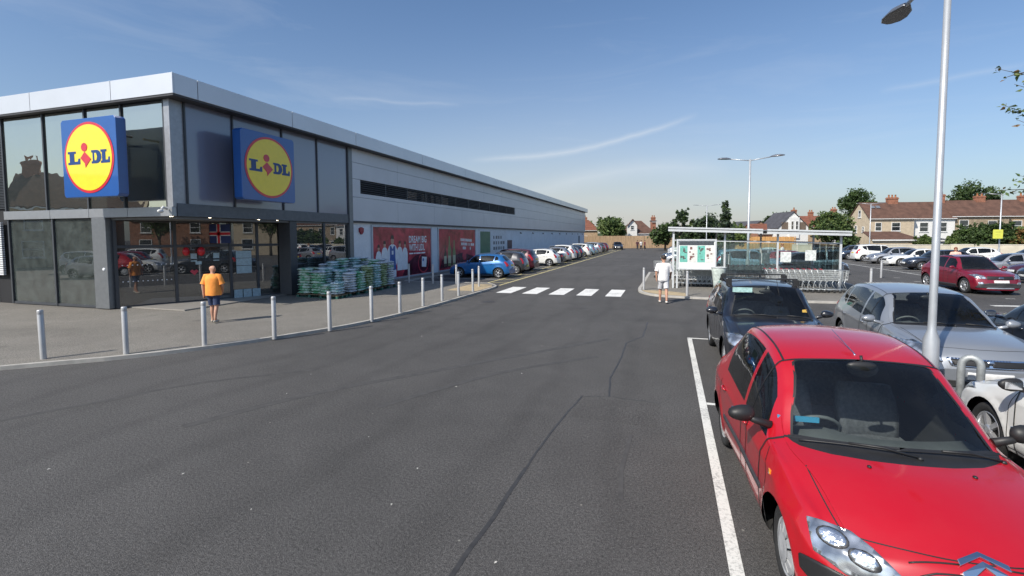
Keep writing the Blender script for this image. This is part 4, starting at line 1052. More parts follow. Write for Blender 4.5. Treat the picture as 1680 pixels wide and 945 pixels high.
# upper cladding along the side
cl = MB(); rows = [(3.33, 4.51), (4.52, 5.41), (5.42, 6.22), (6.23, 6.90)]
cy = [20.75, 25.0, 29.6, 34.2, 38.8, 43.4, 47.6]+[47.6+4.9*k for k in range(1, 9)]+[91.5]
LV0, LV1 = 21.4, 47.2
for (z0, z1) in rows:
    for a, b in zip(cy[:-1], cy[1:]):
        if (z0, z1) == rows[1]:
            continue
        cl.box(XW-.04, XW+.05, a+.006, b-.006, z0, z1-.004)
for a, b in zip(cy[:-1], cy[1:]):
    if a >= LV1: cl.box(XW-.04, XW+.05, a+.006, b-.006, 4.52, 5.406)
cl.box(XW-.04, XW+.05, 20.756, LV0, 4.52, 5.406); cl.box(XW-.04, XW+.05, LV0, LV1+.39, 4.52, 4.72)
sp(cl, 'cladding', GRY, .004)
lb = MB(); lb.box(XW-.25, XW-.2, 20.7, 91.4, 3.4, 6.9); sp(lb, 'cladding_backing', BLK)
lv = MB()
for k in range(6): 
    z = 4.78+k*.108; lv.add([(XW+.055, LV0+.05, z), (XW+.055, LV1-.05, z), (XW-.02, LV1-.05, z+.06), (XW-.02, LV0+.05, z+.06), (XW+.055, LV0+.05, z+.018), (XW+.055, LV1-.05, z+.018), (XW-.02, LV1-.05, z+.078), (XW-.02, LV0+.05, z+.078)], [(0,1,2,3),(4,5,6,7),(0,1,5,4),(2,3,7,6)])
for k in range(12): y = LV0+.02+k*(LV1-LV0-.04)/11; lv.box(XW-.06, XW+.045, y-.03, y+.03, 4.73, 5.40)
sp(lv, 'louvre', mat('louvre_metal', (.06, .065, .075), .4, metal=.4))
WBD = mat('louvre_glare_white', (.8, .8, .8), .6)  # bright light behind the louvre, put in as plain white panels
for a, b in ((26.3, 27.6), (28.3, 29.0), (29.6, 29.9), (30.3, 32.2)): lw = MB(); lw.box(XW-.19, XW-.15, a, b, 4.78, 5.25); sp(lw, 'louvre_glare_panel', WBD)
eb = MB(); eb.box(XW-.3, XW+.07, 20.45, 20.745, 0, 6.92); sp(eb, 'corner_post', FRL, .006)
# lower rendered wall
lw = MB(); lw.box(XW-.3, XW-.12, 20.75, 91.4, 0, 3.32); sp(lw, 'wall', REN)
lw = MB(); lw.box(XW-.118, XW-.10, 20.75, 22.35, .12, 3.31); sp(lw, 'white_wall_panel', WREN)
lw = MB(); lw.box(XW-.3, XW+.04, 20.75, 91.4, 3.24, 3.32); sp(lw, 'cladding_sill', SOF)
al = MB(); al.prism([(0, .20), (.17, .14), (.15, -.05), (0, -.18), (-.15, -.05), (-.17, .14)], lambda u, v, d: (XW-.10+d, 21.55+u, 2.82+v), 0, .10); sp(al, 'alarm_bell_box', mat('alarm_red', (.32, .012, .03), .4), .01)
for k in range(9):
    y = 50+4.9*k; a = MB(); a.box(XW-.12, XW-.02, y-.16, y+.16, 2.86, 2.96); a.box(XW-.05, XW+.02, y-.10, y+.10, 2.80, 2.87); sp(a, 'wall_light', FRL, .004)
dr = MB(); dr.box(XW-.115, XW-.085, 45.6, 47.0, 0.02, 2.15); sp(dr, 'service_door', mat('maroon_door', (.07, .03, .045), .5))
pp = MB(); pp.tube([(XW-.05, 85.5, .1), (XW-.05, 85.5, 2.6)], .09, 8); sp(pp, 'downpipe', BLK)
# poster bays
def quad_yz(mb, y0, y1, z0, z1, x, m=0): mb.add([(x, y0, z0), (x, y1, z0), (x, y1, z1), (x, y0, z1)], [(0,1,2,3)], m)
def noise_poster(name, c1_, c2_, sc=.8):
    m, t, p = newmat(name); co = N(t, 'ShaderNodeTexCoord'); n = N(t, 'ShaderNodeTexNoise', Scale=sc, Detail=4.0, Distortion=1.5); t.links.new(co.outputs['Object'], n.inputs['Vector'])
    r = N(t, 'ShaderNodeValToRGB'); r.color_ramp.elements[0].position = .35; r.color_ramp.elements[1].position = .68; r.color_ramp.elements[0].color = (*c1_, 1); r.color_ramp.elements[1].color = (*c2_, 1)
    t.links.new(n.outputs[0], r.inputs[0]); t.links.new(r.outputs[0], p.inputs['Base Color']); p.inputs['Roughness'].default_value = .22; return m
PR = noise_poster('crimson_poster_print', (.26, .03, .045), (.72, .08, .12)); PW = mat('poster_white', (.85, .88, .92), .3, var=.08); PB = mat('poster_blue', (.04, .11, .38), .3); PSK = mat('poster_skin', (.60, .34, .24), .4); PHR = mat('poster_hair', (.05, .03, .02), .4); PDK = noise_poster('poster_dark_swirl', (.05, .008, .02), (.14, .02, .05)); PG = mat('bottle_green', (.20, .26, .10), .3, var=.2); PGL = mat('bottle_label', (.62, .60, .42), .3)
XP = XW-.09
def poster(y0, y1, z0, z1):
    f = MB(); w_ = .11
    for a in ((y0-w_, y1+w_, z1, z1+.09), (y0-w_, y1+w_, z0-.09, z0), (y0-w_, y0, z0, z1), (y1, y1+w_, z0, z1)): f.box(XW-.118, XW-.05, a[0], a[1], a[2], a[3])
    f.box(XW-.118, XP-.006, y0, y1, z0, z1)
    fr = sp(f, 'poster_frame', mat('poster_frame_grey', (.48, .52, .58), .4, metal=.3), .006); b = MB(); b.box(XP-.006, XP, y0+.01, y1-.01, z0+.01, z1-.01, 0); return fr, b.build('poster_sheet', PR, fr)
def flat(mb, pts, lay, m): mb.prism(pts, lambda u, v, d: (XP+d, u, v), .0015*lay-.001, .0015*lay, m)
f1, s1 = poster(22.60, 29.30, .16, 3.06)
pm_ = MB(); MS = [PW, PB, PSK, PHR, PDK, PR]
flat(pm_, [(25.6, .2), (29.2, .2), (29.2, 1.1), (28.3, 1.5), (27.2, 1.35), (26.2, .9)], 1, 4)
for cx, s_, top_ in ((23.15, .8, 2.0), (23.75, .9, 2.2), (25.35, .9, 2.2), (25.95, .85, 2.15)):
    flat(pm_, [(cx-.33*s_, .55), (cx+.33*s_, .55), (cx+.36*s_, top_-.62), (cx+.25*s_, top_-.36), (cx+.09, top_-.27), (cx-.09, top_-.27), (cx-.25*s_, top_-.36), (cx-.36*s_, top_-.62)], 2, 0)
    flat(pm_, [(cx+.13*s_*cos(t*pi/5), top_-.12+.19*s_*sin(t*pi/5)) for t in range(10)], 3, 2); flat(pm_, [(cx-.14*s_, top_-.08), (cx+.14*s_, top_-.08), (cx+.11*s_, top_+.09), (cx-.11*s_, top_+.09)], 4, 3)
cx = 24.55
flat(pm_, [(cx-.45, 1.0), (cx-.32, .8), (cx+.32, .8), (cx+.45, 1.0), (cx+.52, 1.75), (cx+.34, 2.0), (cx+.1, 2.1), (cx-.1, 2.1), (cx-.34, 2.0), (cx-.52, 1.75)], 5, 0)
flat(pm_, [(cx-.38, .62), (cx+.38, .62), (cx+.28, 1.4), (cx+.30, 2.0), (cx+.12, 1.98), (cx, 1.8), (cx-.12, 1.98), (cx-.30, 2.0), (cx-.28, 1.4)], 6, 1)
flat(pm_, [(cx-.36, .2), (cx-.06, .2), (cx-.02, .6), (cx-.38, .62)], 6, 0); flat(pm_, [(cx+.06, .2), (cx+.36, .2), (cx+.38, .62), (cx+.02, .6)], 6, 0)
flat(pm_, [(cx+.17*cos(t*pi/6), 2.32+.25*sin(t*pi/6)) for t in range(12)], 7, 2); flat(pm_, [(cx-.17, 2.40), (cx+.17, 2.40), (cx+.12, 2.6), (cx-.12, 2.6)], 8, 3); flat(pm_, [(cx-.09, 1.5), (cx+.09, 1.5), (cx+.09, 1.72), (cx-.09, 1.72)], 7, 0)
flat(pm_, [(28.25+.72*cos(t*pi/12), .85+.66*sin(t*pi/12)) for t in range(24)], 2, 5); flat(pm_, [(28.25+.62*cos(t*pi/12), .85+.56*sin(t*pi/12)) for t in range(24)], 3, 4); flat(pm_, [(28.0, .6), (28.6, .55), (28.7, 1.2), (28.05, 1.25)], 4, 0)
flat(pm_, [(28.12, .95), (28.3, .95), (28.3, 1.12), (28.12, 1.12)], 5, 1)
def text_mesh(txt, size, ext=.002):
    cu = bpy.data.curves.new('t', 'FONT'); cu.body = txt; cu.size = size; cu.extrude = ext; cu.offset = size*.022
    o = bpy.data.objects.new('t', cu); COL.objects.link(o); dg = bpy.context.evaluated_depsgraph_get(); dg.update(); me = bpy.data.meshes.new_from_object(o.evaluated_get(dg))
    V = [tuple(v.co) for v in me.vertices]; F = [tuple(p.vertices) for p in me.polygons]; bpy.data.objects.remove(o); bpy.data.curves.remove(cu); bpy.data.meshes.remove(me); return V, F
def put_text(mb, txt, size, fn, m=0, wide=1.0, fit=None):
    V, F = text_mesh(txt, size); x0 = min(v[0] for v in V); x1 = max(v[0] for v in V)
    k = (fit/(x1-x0)) if fit else wide
    mb.add([fn((v[0]-x0)*k, v[1], v[2]) for v in V], F, m)
put_text(pm_, 'DREAM BIG', .58, lambda u, v, d: (XP+.010+d, 26.42+u, 2.16+v), 0, fit=2.25)
put_text(pm_, 'WITH LIDL', .58, lambda u, v, d: (XP+.010+d, 26.42+u, 1.66+v), 0, fit=2.0)
for q_, (a_, b_) in enumerate(((26.45, 26.95), (27.0, 27.25), (27.3, 27.9), (27.95, 28.5))): flat(pm_, [(a_, 1.45), (b_, 1.45), (b_, 1.53), (a_, 1.53)], 4, 0)
pm_.build('poster_print', MS, s1, fix=True)
f2, s2 = poster(30.45, 37.10, .16, 3.06)
pm_ = MB(); MS = [PW, PG, PGL, PDK, PR, PHR]
flat(pm_, [(30.6, .3), (37.0, .3), (37.0, .9), (34.5, 1.3), (31.0, .9)], 1, 3)
for cx, h_, w_, mm in ((31.5, 1.9, .22, 5), (32.2, 2.55, .27, 1), (33.0, 2.25, .25, 1)):
    flat(pm_, [(cx-w_, .4), (cx+w_, .4), (cx+w_, .4+(h_-.4)*.55), (cx+w_*.4, .4+(h_-.4)*.72), (cx+w_*.35, h_), (cx-w_*.35, h_), (cx-w_*.4, .4+(h_-.4)*.72), (cx-w_, .4+(h_-.4)*.55)], 2, mm)
    flat(pm_, [(cx-w_*.9, .6), (cx+w_*.9, .6), (cx+w_*.9, 1.15), (cx-w_*.9, 1.15)], 3, 2)
rr_ = random.Random(3)
for r_, (z_, y0_, y1_) in enumerate(((2.18, 34.2, 36.3), (1.86, 34.3, 36.8), (1.54, 34.6, 36.4))):
    y = y0_
    while y < y1_:
        w_ = rr_.uniform(.10, .24); h_ = .22
        if rr_.random() < .88: flat(pm_, [(y, z_-(y-y0_)*.04), (y+w_, z_-(y-y0_)*.04), (y+w_, z_+h_-(y-y0_)*.04), (y+w_*.4, z_+h_-.03-(y-y0_)*.04), (y, z_+h_-(y-y0_)*.04)], 2, 0)
        y += w_+.05
flat(pm_, [(34.9+.4*cos(t*pi/6), 1.0+.3*sin(t*pi/6)) for t in range(12)], 2, 4)
pm_.build('poster_print', MS, s2, fix=True)
nb = MB(); nb.box(XW-.118, XW-.10, 37.9, 45.3, .9, 3.10); n1 = sp(nb, 'notice_board', mat('notice_board_grey', (.66, .71, .76), .5))
nb = MB(); nb.box(XW-.099, XW-.092, 38.3, 40.7, 1.1, 2.95, 0); nb.build('green_notice', mat('notice_green', (.09, .20, .11), .5, var=.2, scale=3), n1)
NGD = mat('notice_dark', (.16, .18, .20), .5)
for k in range(14): nb = MB(); nb.box(XW-.099, XW-.090, 41.5+(k % 5)*.66, 41.5+(k % 5)*.66+rr_.uniform(.25, .5), 1.3+(k//5)*.5, 1.3+(k//5)*.5+.28); nb.build('notice_panel', NGD, n1)
# ---- upper glazed corner: front
Zu0, Zu1 = 3.50, 6.88
fx_ = [-23.4, -21.1, -18.95, -17.2, -15.28]
for a, b in zip(fx_[:-1], fx_[1:]):
    p_ = MB(); p_.box(a+.035, b-.035, YW, YW+.03, Zu0, Zu1); sp(p_, 'upper_window', GUP)
ml = MB()
for x_ in fx_: ml.box(x_-.034, x_+.034, YW-.05, YW+.06, Zu0, Zu1)
ml.box(-23.44, XW-.3, YW-.052, YW+.06, Zu1, ZB_-.06); sp(ml, 'mullion', FRM)
bd = MB()
for a, b in ((-23.43, -20.86), (-20.85, -18.86), (-18.85, -17.0), (-16.99, -15.0)): bd.box(a, b-.008, YW-.10, YW+.06, 3.20, Zu0)
sp(bd, 'spandrel_band', mat('silver_band', (.36, .37, .385), .35, metal=.5, var=.06), .006)
cp = MB(); cp.box(-15.24, XW, YW-.06, YW+.40, Zu0+.002, ZB_-.062); sp(cp, 'corner_column', mat('column_grey', (.36, .37, .39), .38, metal=.4), .008)
# side
sy = [12.02, 13.85, 16.2, 18.26, 20.42]
for a, b in zip(sy[:-1], sy[1:]):
    p_ = MB(); p_.box(XW-.03, XW, a+.03, b-.03, 3.62, Zu1); sp(p_, 'upper_panel', GPN)
ml = MB()
for y_ in sy: ml.box(XW-.06, XW+.05, y_-.029, y_+.029, 3.62, Zu1)
ml.box(XW-.06, XW+.052, 12.0, 20.44, Zu1, ZB_-.062); sp(ml, 'side_mullion', FRM)
bd = MB(); bd.box(XW-.06, XW+.03, 11.665, 20.44, 3.20, 3.618); sp(bd, 'side_spandrel', mat('dark_spandrel', (.10, .11, .13), .35, metal=.4), .006)
sf = MB(); sf.box(-19.0, XW-.065, YW+.07, 20.4, 3.12, 3.19); sp(sf, 'entrance_soffit', mat('entrance_ceiling', (.16, .16, .16), .6))
cv = MB(); cv.tube([(-15.15, 11.45, 3.42), (-15.12, 11.30, 3.48), (-15.05, 11.2, 3.40)], .035, 8); cv.blob((-15.05, 11.16, 3.34), (.07, .10, .06), 0, 10, 6); sp(cv, 'security_camera', mat('camera_white', (.7, .7, .68), .4))
# left louvre bay
lb = MB(); lb.box(-24.3, -23.45, YW+.05, YW+.10, 0, 6.88); sp(lb, 'louvre_backing', BLK)
l2 = MB()
for k in range(56): z = 3.62+k*.058; l2.box(-24.3, -23.48, YW-.02, YW+.045, z, z+.026)
sp(l2, 'dark_louvre', FRM)
l3 = MB()
for k in range(24): z = 1.15+k*.083; l3.box(-26.5, -23.62, YW-.12, YW-.04, z, z+.058)
sp(l3, 'white_louvre', mat('white_slats', (.74, .75, .76), .5))
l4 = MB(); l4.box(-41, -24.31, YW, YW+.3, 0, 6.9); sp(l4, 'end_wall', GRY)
# lower front glazing
YL = YW+.0
lx = [-23.3, -20.85, -18.78]
for a, b in zip(lx[:-1], lx[1:]):
    p_ = MB(); p_.box(a+.04, b-.04, YL, YL+.025, .18, 3.18); sp(p_, 'shop_window', GLF)
ml = MB()
for x_ in lx: ml.box(x_-.038, x_+.038, YL-.06, YL+.08, .10, 3.19)
ml.box(-23.26, -18.8, YL-.04, YL+.07, .10, .179); sp(ml, 'window_frame', FRM)
pr = MB(); pr.box(-18.72, -18.05, YW-.12, YW+.35, .1, 3.19); sp(pr, 'entrance_pier', FRL, .012)
pk = MB(); pk.lathe([(0.001, .02), (.05, .02), (.055, 0)], 12, 0, Matrix.Translation((-18.22, YW-.12, 1.45)) @ Matrix.Rotation(pi/2, 4, 'X')); sp(pk, 'door_button', PW)
# diagonal entrance
Pa, Pb = Vector((-18.0, 11.72, 0)), Vector((-15.62, 16.75, 0)); ed = (Pb-Pa); EL = ed.length; ed.normalize(); en = Vector((ed.y, -ed.x, 0))
def E_(u, d, z): return Pa+ed*u+en*d+Vector((0, 0, z))
def ebox(mb, u0, u1, d0, d1, z0, z1, m=0):
    vs_ = [E_(u, d, z) for z in (z0, z1) for u, d in ((u0, d0), (u1, d0), (u1, d1), (u0, d1))]
    mb.add(vs_, [(0,3,2,1),(4,5,6,7),(0,1,5,4),(1,2,6,5),(2,3,7,6),(3,0,4,7)], m)
us = [0.0, 1.72, 3.55, 4.55, EL]
for i, (a, b) in enumerate(zip(us[:-1], us[1:])):
    p_ = MB(); ebox(p_, a+.05, b-.05, -.01, .01, .16, 2.16); o_ = sp(p_, 'door' if i in (1, 2) else 'door_side_window', GLO)
    p_ = MB(); ebox(p_, a+.05, b-.05, -.01, .01, 2.26, 3.10); sp(p_, 'transom_window', GLO)
ml = MB()
for u_ in us: ebox(ml, u_-.048, u_+.048, -.06, .06, .1, 3.12)
for a, b in zip(us[:-1], us[1:]): ebox(ml, a+.05, b-.05, -.05, .05, 2.162, 2.258); ebox(ml, a+.05, b-.05, -.04, .04, .1, .158)
sp(ml, 'door_frame', FRM, .004)
NTP = mat('notice_pale', (.38, .50, .55), .6, var=.2, scale=14)
for q_ in [(3.75, 4.32, .012, .016, z0_, z1_) for z0_, z1_ in ((1.08, 1.38), (1.40, 1.68), (1.70, 1.98))]+[(3.62+k*.34, 3.93+k*.34, .062, .066, .12, .44) for k in range(3)]+[(2.35, 2.55, .012, .016, 1.50, 1.62)]:
    nt_ = MB(); ebox(nt_, *q_); sp(nt_, 'door_notice', NTP)
for u_ in (1.95+.35, 3.05):
    nt_ = MB()
    ebox(nt_, u_-.10, u_+.10, .013, .016, 1.62, 1.66)
    nt_.prism([(-.10, 0), (-.10, .2), (.10, .2), (.10, 0)], lambda u, v, d, u_=u_: E_(u_+u, .012+d, 1.72+v), 0, .003)
    sp(nt_, 'door_symbol', NTP)
nt_ = MB(); 
for u_ in (2.3,): nt_.prism([(0, -.12), (.14, .03), (.07, .10), (0, .05), (-.07, .10), (-.14, .03)], lambda u, v, d, u_=u_: E_(u_+u, .012+d, 1.22+v), 0, .003)
sp(nt_, 'door_heart_sticker', mat('sticker_red', (.5, .05, .08), .5))
dd = MB()
for k in range(11):
    for z_ in (.98, 1.55): ebox(dd, .15+k*.14, .185+k*.14, .013, .016, z_, z_+.03)
sp(dd, 'door_safety_dots', PW)
po = MB(); po.box(-15.62, XW-.02, 16.55, 16.95, .1, 3.19); sp(po, 'side_pier', FRM, .01)
# side shop windows between pier and cladding
for a, b in ((16.98, 18.66), (18.74, 20.42)):
    p_ = MB(); p_.box(XW-.10, XW-.075, a+.02, b-.02, .95, 3.16); sp(p_, 'side_shop_window', GLO)
ml = MB(); ml.box(XW-.14, XW-.03, 18.64, 18.76, .94, 3.18); ml.box(XW-.14, XW-.02, 16.96, 20.44, .1, .94); sp(ml, 'side_window_frame', FRM)
# interior seen through the glass
fl = MB(); fl.box(-24.0, XW-.3, 12.0, 26, .08, .12); sp(fl, 'shop_floor', mat('shop_floor_tile', (.30, .28, .25), .35, var=.1))
ce = MB(); ce.box(-24.0, XW-.25, 12.3, 20.9, 3.66, 3.72); sp(ce, 'shop_ceiling', mat('ceiling', (.2, .2, .2), .8))
bk = MB(); bk.box(-24, XW-.4, 20.7, 20.8, .1, 3.6); sp(bk, 'shop_back_wall', mat('back_wall', (.13, .12, .11), .8, var=.3, scale=2))
ri = random.Random(21)
for k in range(7):
    sh_ = MB(); x0_ = -23.5+k*.86; sh_.box(x0_, x0_+.7, 15.2+ri.uniform(-.6, 2.5), 17.9, .12, 1.1+ri.uniform(0, .5)); 
    sp(sh_, 'shop_shelf', mat('shelf_goods', [(.07, .03, .03), (.07, .07, .05), (.04, .05, .07), (.09, .07, .04)][k % 4], .6, var=.6, scale=6))
LWM = mat('lamp_warm', (1, .9, .7), .5, emit=(1, .85, .6), estr=9)
for k in range(22): lg = MB(); x_ = -23.2+ri.uniform(0, 7.6); y_ = 12.8+ri.uniform(0, 6); lg.blob((x_, y_, 3.45-ri.uniform(0, .25)), (.045, .045, .03), 0, 8, 4); sp(lg, 'ceiling_light', LWM)
fg = MB(); FGM = [mat('flag_blue', (.02, .035, .12), .7), mat('flag_white', (.6, .6, .6), .7), mat('flag_red', (.5, .02, .03), .7)]
def fl_(x0, x1, z0, z1, lay, m): fg.box(x0, x1, 14.3-.002*lay, 14.301-.002*lay+.001, z0, z1, m)
fl_(-16.9, -15.75, 2.30, 3.02, 0, 0); fl_(-16.9, -15.75, 2.58, 2.74, 1, 1); fl_(-16.42, -16.22, 2.30, 3.02, 1, 1); fl_(-16.9, -15.75, 2.61, 2.71, 2, 2); fl_(-16.38, -16.26, 2.30, 3.02, 2, 2)
sp(fg, 'union_flag', FGM)
for q in (( -17.15, 13.6), (-16.75, 13.9)):
    b_ = MB(); b_.blob((q[0], q[1], 2.0), (.13, .13, .17), 0, 12, 8); sp(b_, 'red_balloon', mat('balloon', (.6, .02, .03), .25))
# ---- box signs
SB = mat('sign_blue', (.008, .085, .33), .3, coat=.6, var=.05); SY = mat('sign_yellow', (.93, .70, .02), .35, coat=.5, var=.04); SR = mat('sign_red', (.62, .012, .03), .35, coat=.5); SLB = mat('sign_letter_blue', (.01, .05, .20), .35)
LP = [(0,0),(1,0),(1,.44),(.86,.44),(.80,.22),(.52,.22),(.52,.83),(.66,.83),(.66,1),(0,1),(0,.83),(.14,.83),(.14,.17),(0,.17)]
def DP(n=10):
    return [(0,0),(.52,0)]+[(.52+.48*sin(pi*i/n), .5-.5*cos(pi*i/n)) for i in range(1, n)]+[(.52,1),(0,1),(0,.83),(.12,.83),(.12,.17),(0,.17)]
def sign_box(fn, name_lab, dbox):
    """fn(u, v, d): u right, v up in the sign's plane (half size 1 = 1.24 m), d metres out of the face"""
    b = MB(); r = .06
    sq = [(1-r, -1), (1, -1+r), (1, 1-r), (1-r, 1), (-1+r, 1), (-1, 1-r), (-1, -1+r), (-1+r, -1)]
    b.prism(sq, lambda u, v, d: fn(u, v, d), 0, -dbox); o_ = sp(b, 'sign_box', SB, .015)
    c = MB(); k = 48
    c.prism([(.90*cos(2*pi*i/k), .90*sin(2*pi*i/k)) for i in range(k)], fn, .0, .012); c.build('sign_ring', SR, o_)
    c = MB(); c.prism([(.835*cos(2*pi*i/k), .835*sin(2*pi*i/k)) for i in range(k)], fn, .011, .020); c.build('sign_disc', SY, o_)
    c = MB(); R = .835
    def put(pl, u0, u1, v0, v1, l=0, m=0): c.prism([(R*(u0+(u1-u0)*a), R*(v0+(v1-v0)*b_)) for a, b_ in pl], fn, .019, .027+l, m)
    put(LP, -.90, -.36, -.19, .21); put(DP(), .14, .56, -.19, .21); put(LP, .54, .92, -.19, .21, .0008)
    put([(.0, 0), (.34, 0), (.55, .5), (.34, 1), (0, 1)], .28, .48, -.10, .12, .004, 1)
    put([(cos(2*pi*i/20), sin(2*pi*i/20)) for i in range(20)], -.16, -.03, .32, .45, .004, 2)
    put([(0, .62), (.42, 1), (1, .52), (.66, .22), (.44, 0), (.40, .26)], -.34, .12, -.30, .18, .004, 2)
    c.build('sign_lettering', [SLB, SY, SR], o_)
    s_ = MB()
    for u in (-.6, .6): 
        a = fn(u, .6, -dbox); b2 = fn(u, .6, -dbox-.5); s_.tube([a, b2], .04, 6)
    s_.build('sign_bracket', FRM, o_)
sign_box(lambda u, v, d: Vector((-14.0+d, 14.52+u*1.25, 5.06+v*1.22)), 'r', .36)
sign_box(lambda u, v, d: Vector((-17.25+u*1.24, 10.62-d, 5.02+v*1.22)), 'l', .30)
def rebase(root, loc):
    loc = Vector(loc)
    for ch in root.children: ch.location -= loc
    root.location = loc
rebase(store, (-15.0, 11.6, 0))
# ================================================================== street furniture
ORD = ['first', 'second', 'third', 'fourth', 'fifth', 'sixth', 'seventh', 'eighth', 'ninth', 'tenth', 'eleventh', 'twelfth', 'thirteenth', 'fourteenth', 'fifteenth']
b = MB(); b.lathe([(.052, -.05), (.052, .90), (.050, .905), (.050, .915), (.052, .92), (.052, .985), (.046, 1.0), (.001, 1.004)], 20)
bol = b.build('bollard', STEEL); BOLM = bol.data; bpy.data.objects.remove(bol)
def bollard(x, y, z, label, grp, lean=0):
    o = bpy.data.objects.new('bollard', BOLM); link(o); o.location = (x, y, z); o.rotation_euler = (lean, lean*.7, x*3); tag(o, label, 'bollard', grp); return o
GB = 'steel bollards along the store kerb'
kb_ = [(-12.01, 6.37), (-10.83, 7.16), (-9.96, 8.25), (-9.16, 9.47), (-8.55, 10.75), (-8.28, 12.27), (-8.2, 13.72), (-8.2, 15.27), (-8.2, 16.79), (-8.22, 18.36), (-8.24, 19.96), (-8.8, 22.1)]
for i, (x, y) in enumerate(kb_):
    lab = {0: 'steel bollard nearest the left edge of the photo, casting a long shadow on the pavement', 2: 'steel bollard standing right in front of the man in the orange shirt', 11: 'steel bollard at the pavement tip beside the zebra crossing and blue hatchback'}.get(i, '%s steel bollard from the left along the curved store kerb' % ORD[i])
    bollard(x, y, ZP, lab, GB, .004*((i*7) % 5-2))
for i, (x, y) in enumerate([(-13.19, 23.04), (-11.7, 22.9), (-10.34, 22.85)]):
    bollard(x, y, ZP, ['shaded steel bollard in front of the poster with the group of people', 'shaded steel bollard in front of the gap between the two red posters', 'shaded steel bollard standing at the nose of the blue hatchback'][i], 'shaded bollards across the pavement end')
GI = 'bollards round the trolley island'
for (x, y), l in zip([(-1.05, 22.8), (.74, 20.95), (8.2, 27.9), (11.9, 33.8), (8.3, 24.6)], ['thin bollard on the left corner of the trolley island by the crossing', 'bollard under the poster board in front of the trolley shelter', 'bollard standing right of the trolley shelter behind the grey estate car roof', 'far short bollard in the lane beyond the trolley shelter', 'bollard on the right kerb of the trolley island']): bollard(x, y, ZP if x < 9 else 0, l, GI)
# ---- lamp posts
def lamp_head(mb_h, mb_g, p, d, K=1.0):          # p = inner end, d = unit direction outwards
    d = Vector(d).normalized(); s_ = d.cross(Vector((0, 0, 1))).normalized(); up = s_.cross(d)
    prof = [(a*(1 if K == 1 else .9), b*K, c*K) for a, b, c in [(0, .045, .04), (.08, .075, .07), (.25, .15, .10), (.48, .17, .085), (.64, .13, .05), (.72, .03, .02)]]
    vs = []; n = 10
    for u, hw_, hh in prof:
        for j in range(n):
            t = pi*j/(n-1); vs.append(p+d*u+s_*hw_*cos(t)+up*(hh*sin(t)))
        
    fs = [(i*n+j, i*n+j+1, (i+1)*n+j+1, (i+1)*n+j) for i in range(len(prof)-1) for j in range(n-1)]
    mb_h.add(vs, fs, 0, True)
    rim_ = [p+d*u+s_*hw_*q for q in (1, -1) for u, hw_, hh in (prof if q == 1 else prof[::-1])]
    mb_h.tube(rim_, .014, 5, closed=True)
    m2 = len(prof); vs = [p+d*u+s_*hw_*.93*q-up*.012 for q in (1, -1) for u, hw_, hh in (prof if q == 1 else prof[::-1])]
    mb_g.add(vs, [tuple(range(len(vs)))], 0)
LGL = mat('lamp_lens', (.10, .10, .09), .2, coat=.6, var=.2)
LHD = mat('lamp_housing', (.28, .29, .31), .3, metal=.7, var=.1)
def lamp_post(x, y, ztop, dirs, label, r=.062, arm=1.05, hl=1.0, z0=0.0, sleeve=1.05, rise=.1):
    root = tag(empty('lamp_post', (x, y, z0)), label, 'lamp post', 'car park lamp posts')
    p = MB(); 
    R2 = max(r*1.55, .095); p.lathe([(.001, -.1), (R2, -.1), (R2, sleeve*.62), (R2*1.05, sleeve*.66), (R2, sleeve*.70), (R2, sleeve), (r*1.05, sleeve+.14), (r, sleeve+.3), (r*.80, ztop), (.001, ztop+.01)], 20)
    p.build('pole', GALV, root)
    for dx, dy in dirs:
        d = Vector((dx, dy, 0)).normalized(); a = MB(); e = Vector((0, 0, ztop-.08))+d*arm+Vector((0, 0, rise)); a.tube([(0, 0, ztop-.08), tuple(Vector((0, 0, ztop-.08+rise*.3))+d*arm*.3), tuple(e)], .03, 8); a.build('arm', GALV, root)
        h_ = MB(); g_ = MB(); lamp_head(h_, g_, e, d+Vector((0, 0, rise*.5)), hl); ho = h_.build('lamp_head', LHD, root); g_.build('lens', LGL, ho, fix=False)
    return root
tip = WD(1460, 24, 8.45); base1 = Vector((3.52, 8.22, 0)); dv = Vector((tip.x-base1.x, tip.y-base1.y)); 
lamp_post(base1.x, base1.y, tip.z-.06, [(dv.x, dv.y), (-dv.x, -dv.y)], 'tall galvanised lamp post rising behind the red hatchback between the parked cars', r=.048, arm=dv.length-.70, rise=.0)
lamp_post(4.45, 31.6, 6.95, [(-1, -.05), (1, -.28)], 'twin arm lamp post standing over the middle of the trolley shelter', arm=1.05, rise=.12, r=.07)
def lampD(px, D, ytop, a, lab, armL=1.0, rise=.1):
    p = WD(px, 387, D); zt_ = WD(px, ytop, D).z; lamp_post(p.x, p.y, zt_, a, lab, arm=armL, rise=rise, hl=.45)
lampD(1159, 62, 337, [(-1, 0), (1, -.2)], 'distant twin arm lamp post behind the sapling trees left of the shelter lamp')
lampD(1427, 62, 334, [(-1, 0), (1, 0)], 'thin lamp post in front of the beige gable end house')
lampD(1141, 88, 356, [(1, 0)], 'smallest far lamp post low behind the trees left of the shelter')
lampD(1640, 47, 318, [(-1, 0), (1, -.2)], 'lamp post carrying the square yellow sign in front of the terrace bushes')
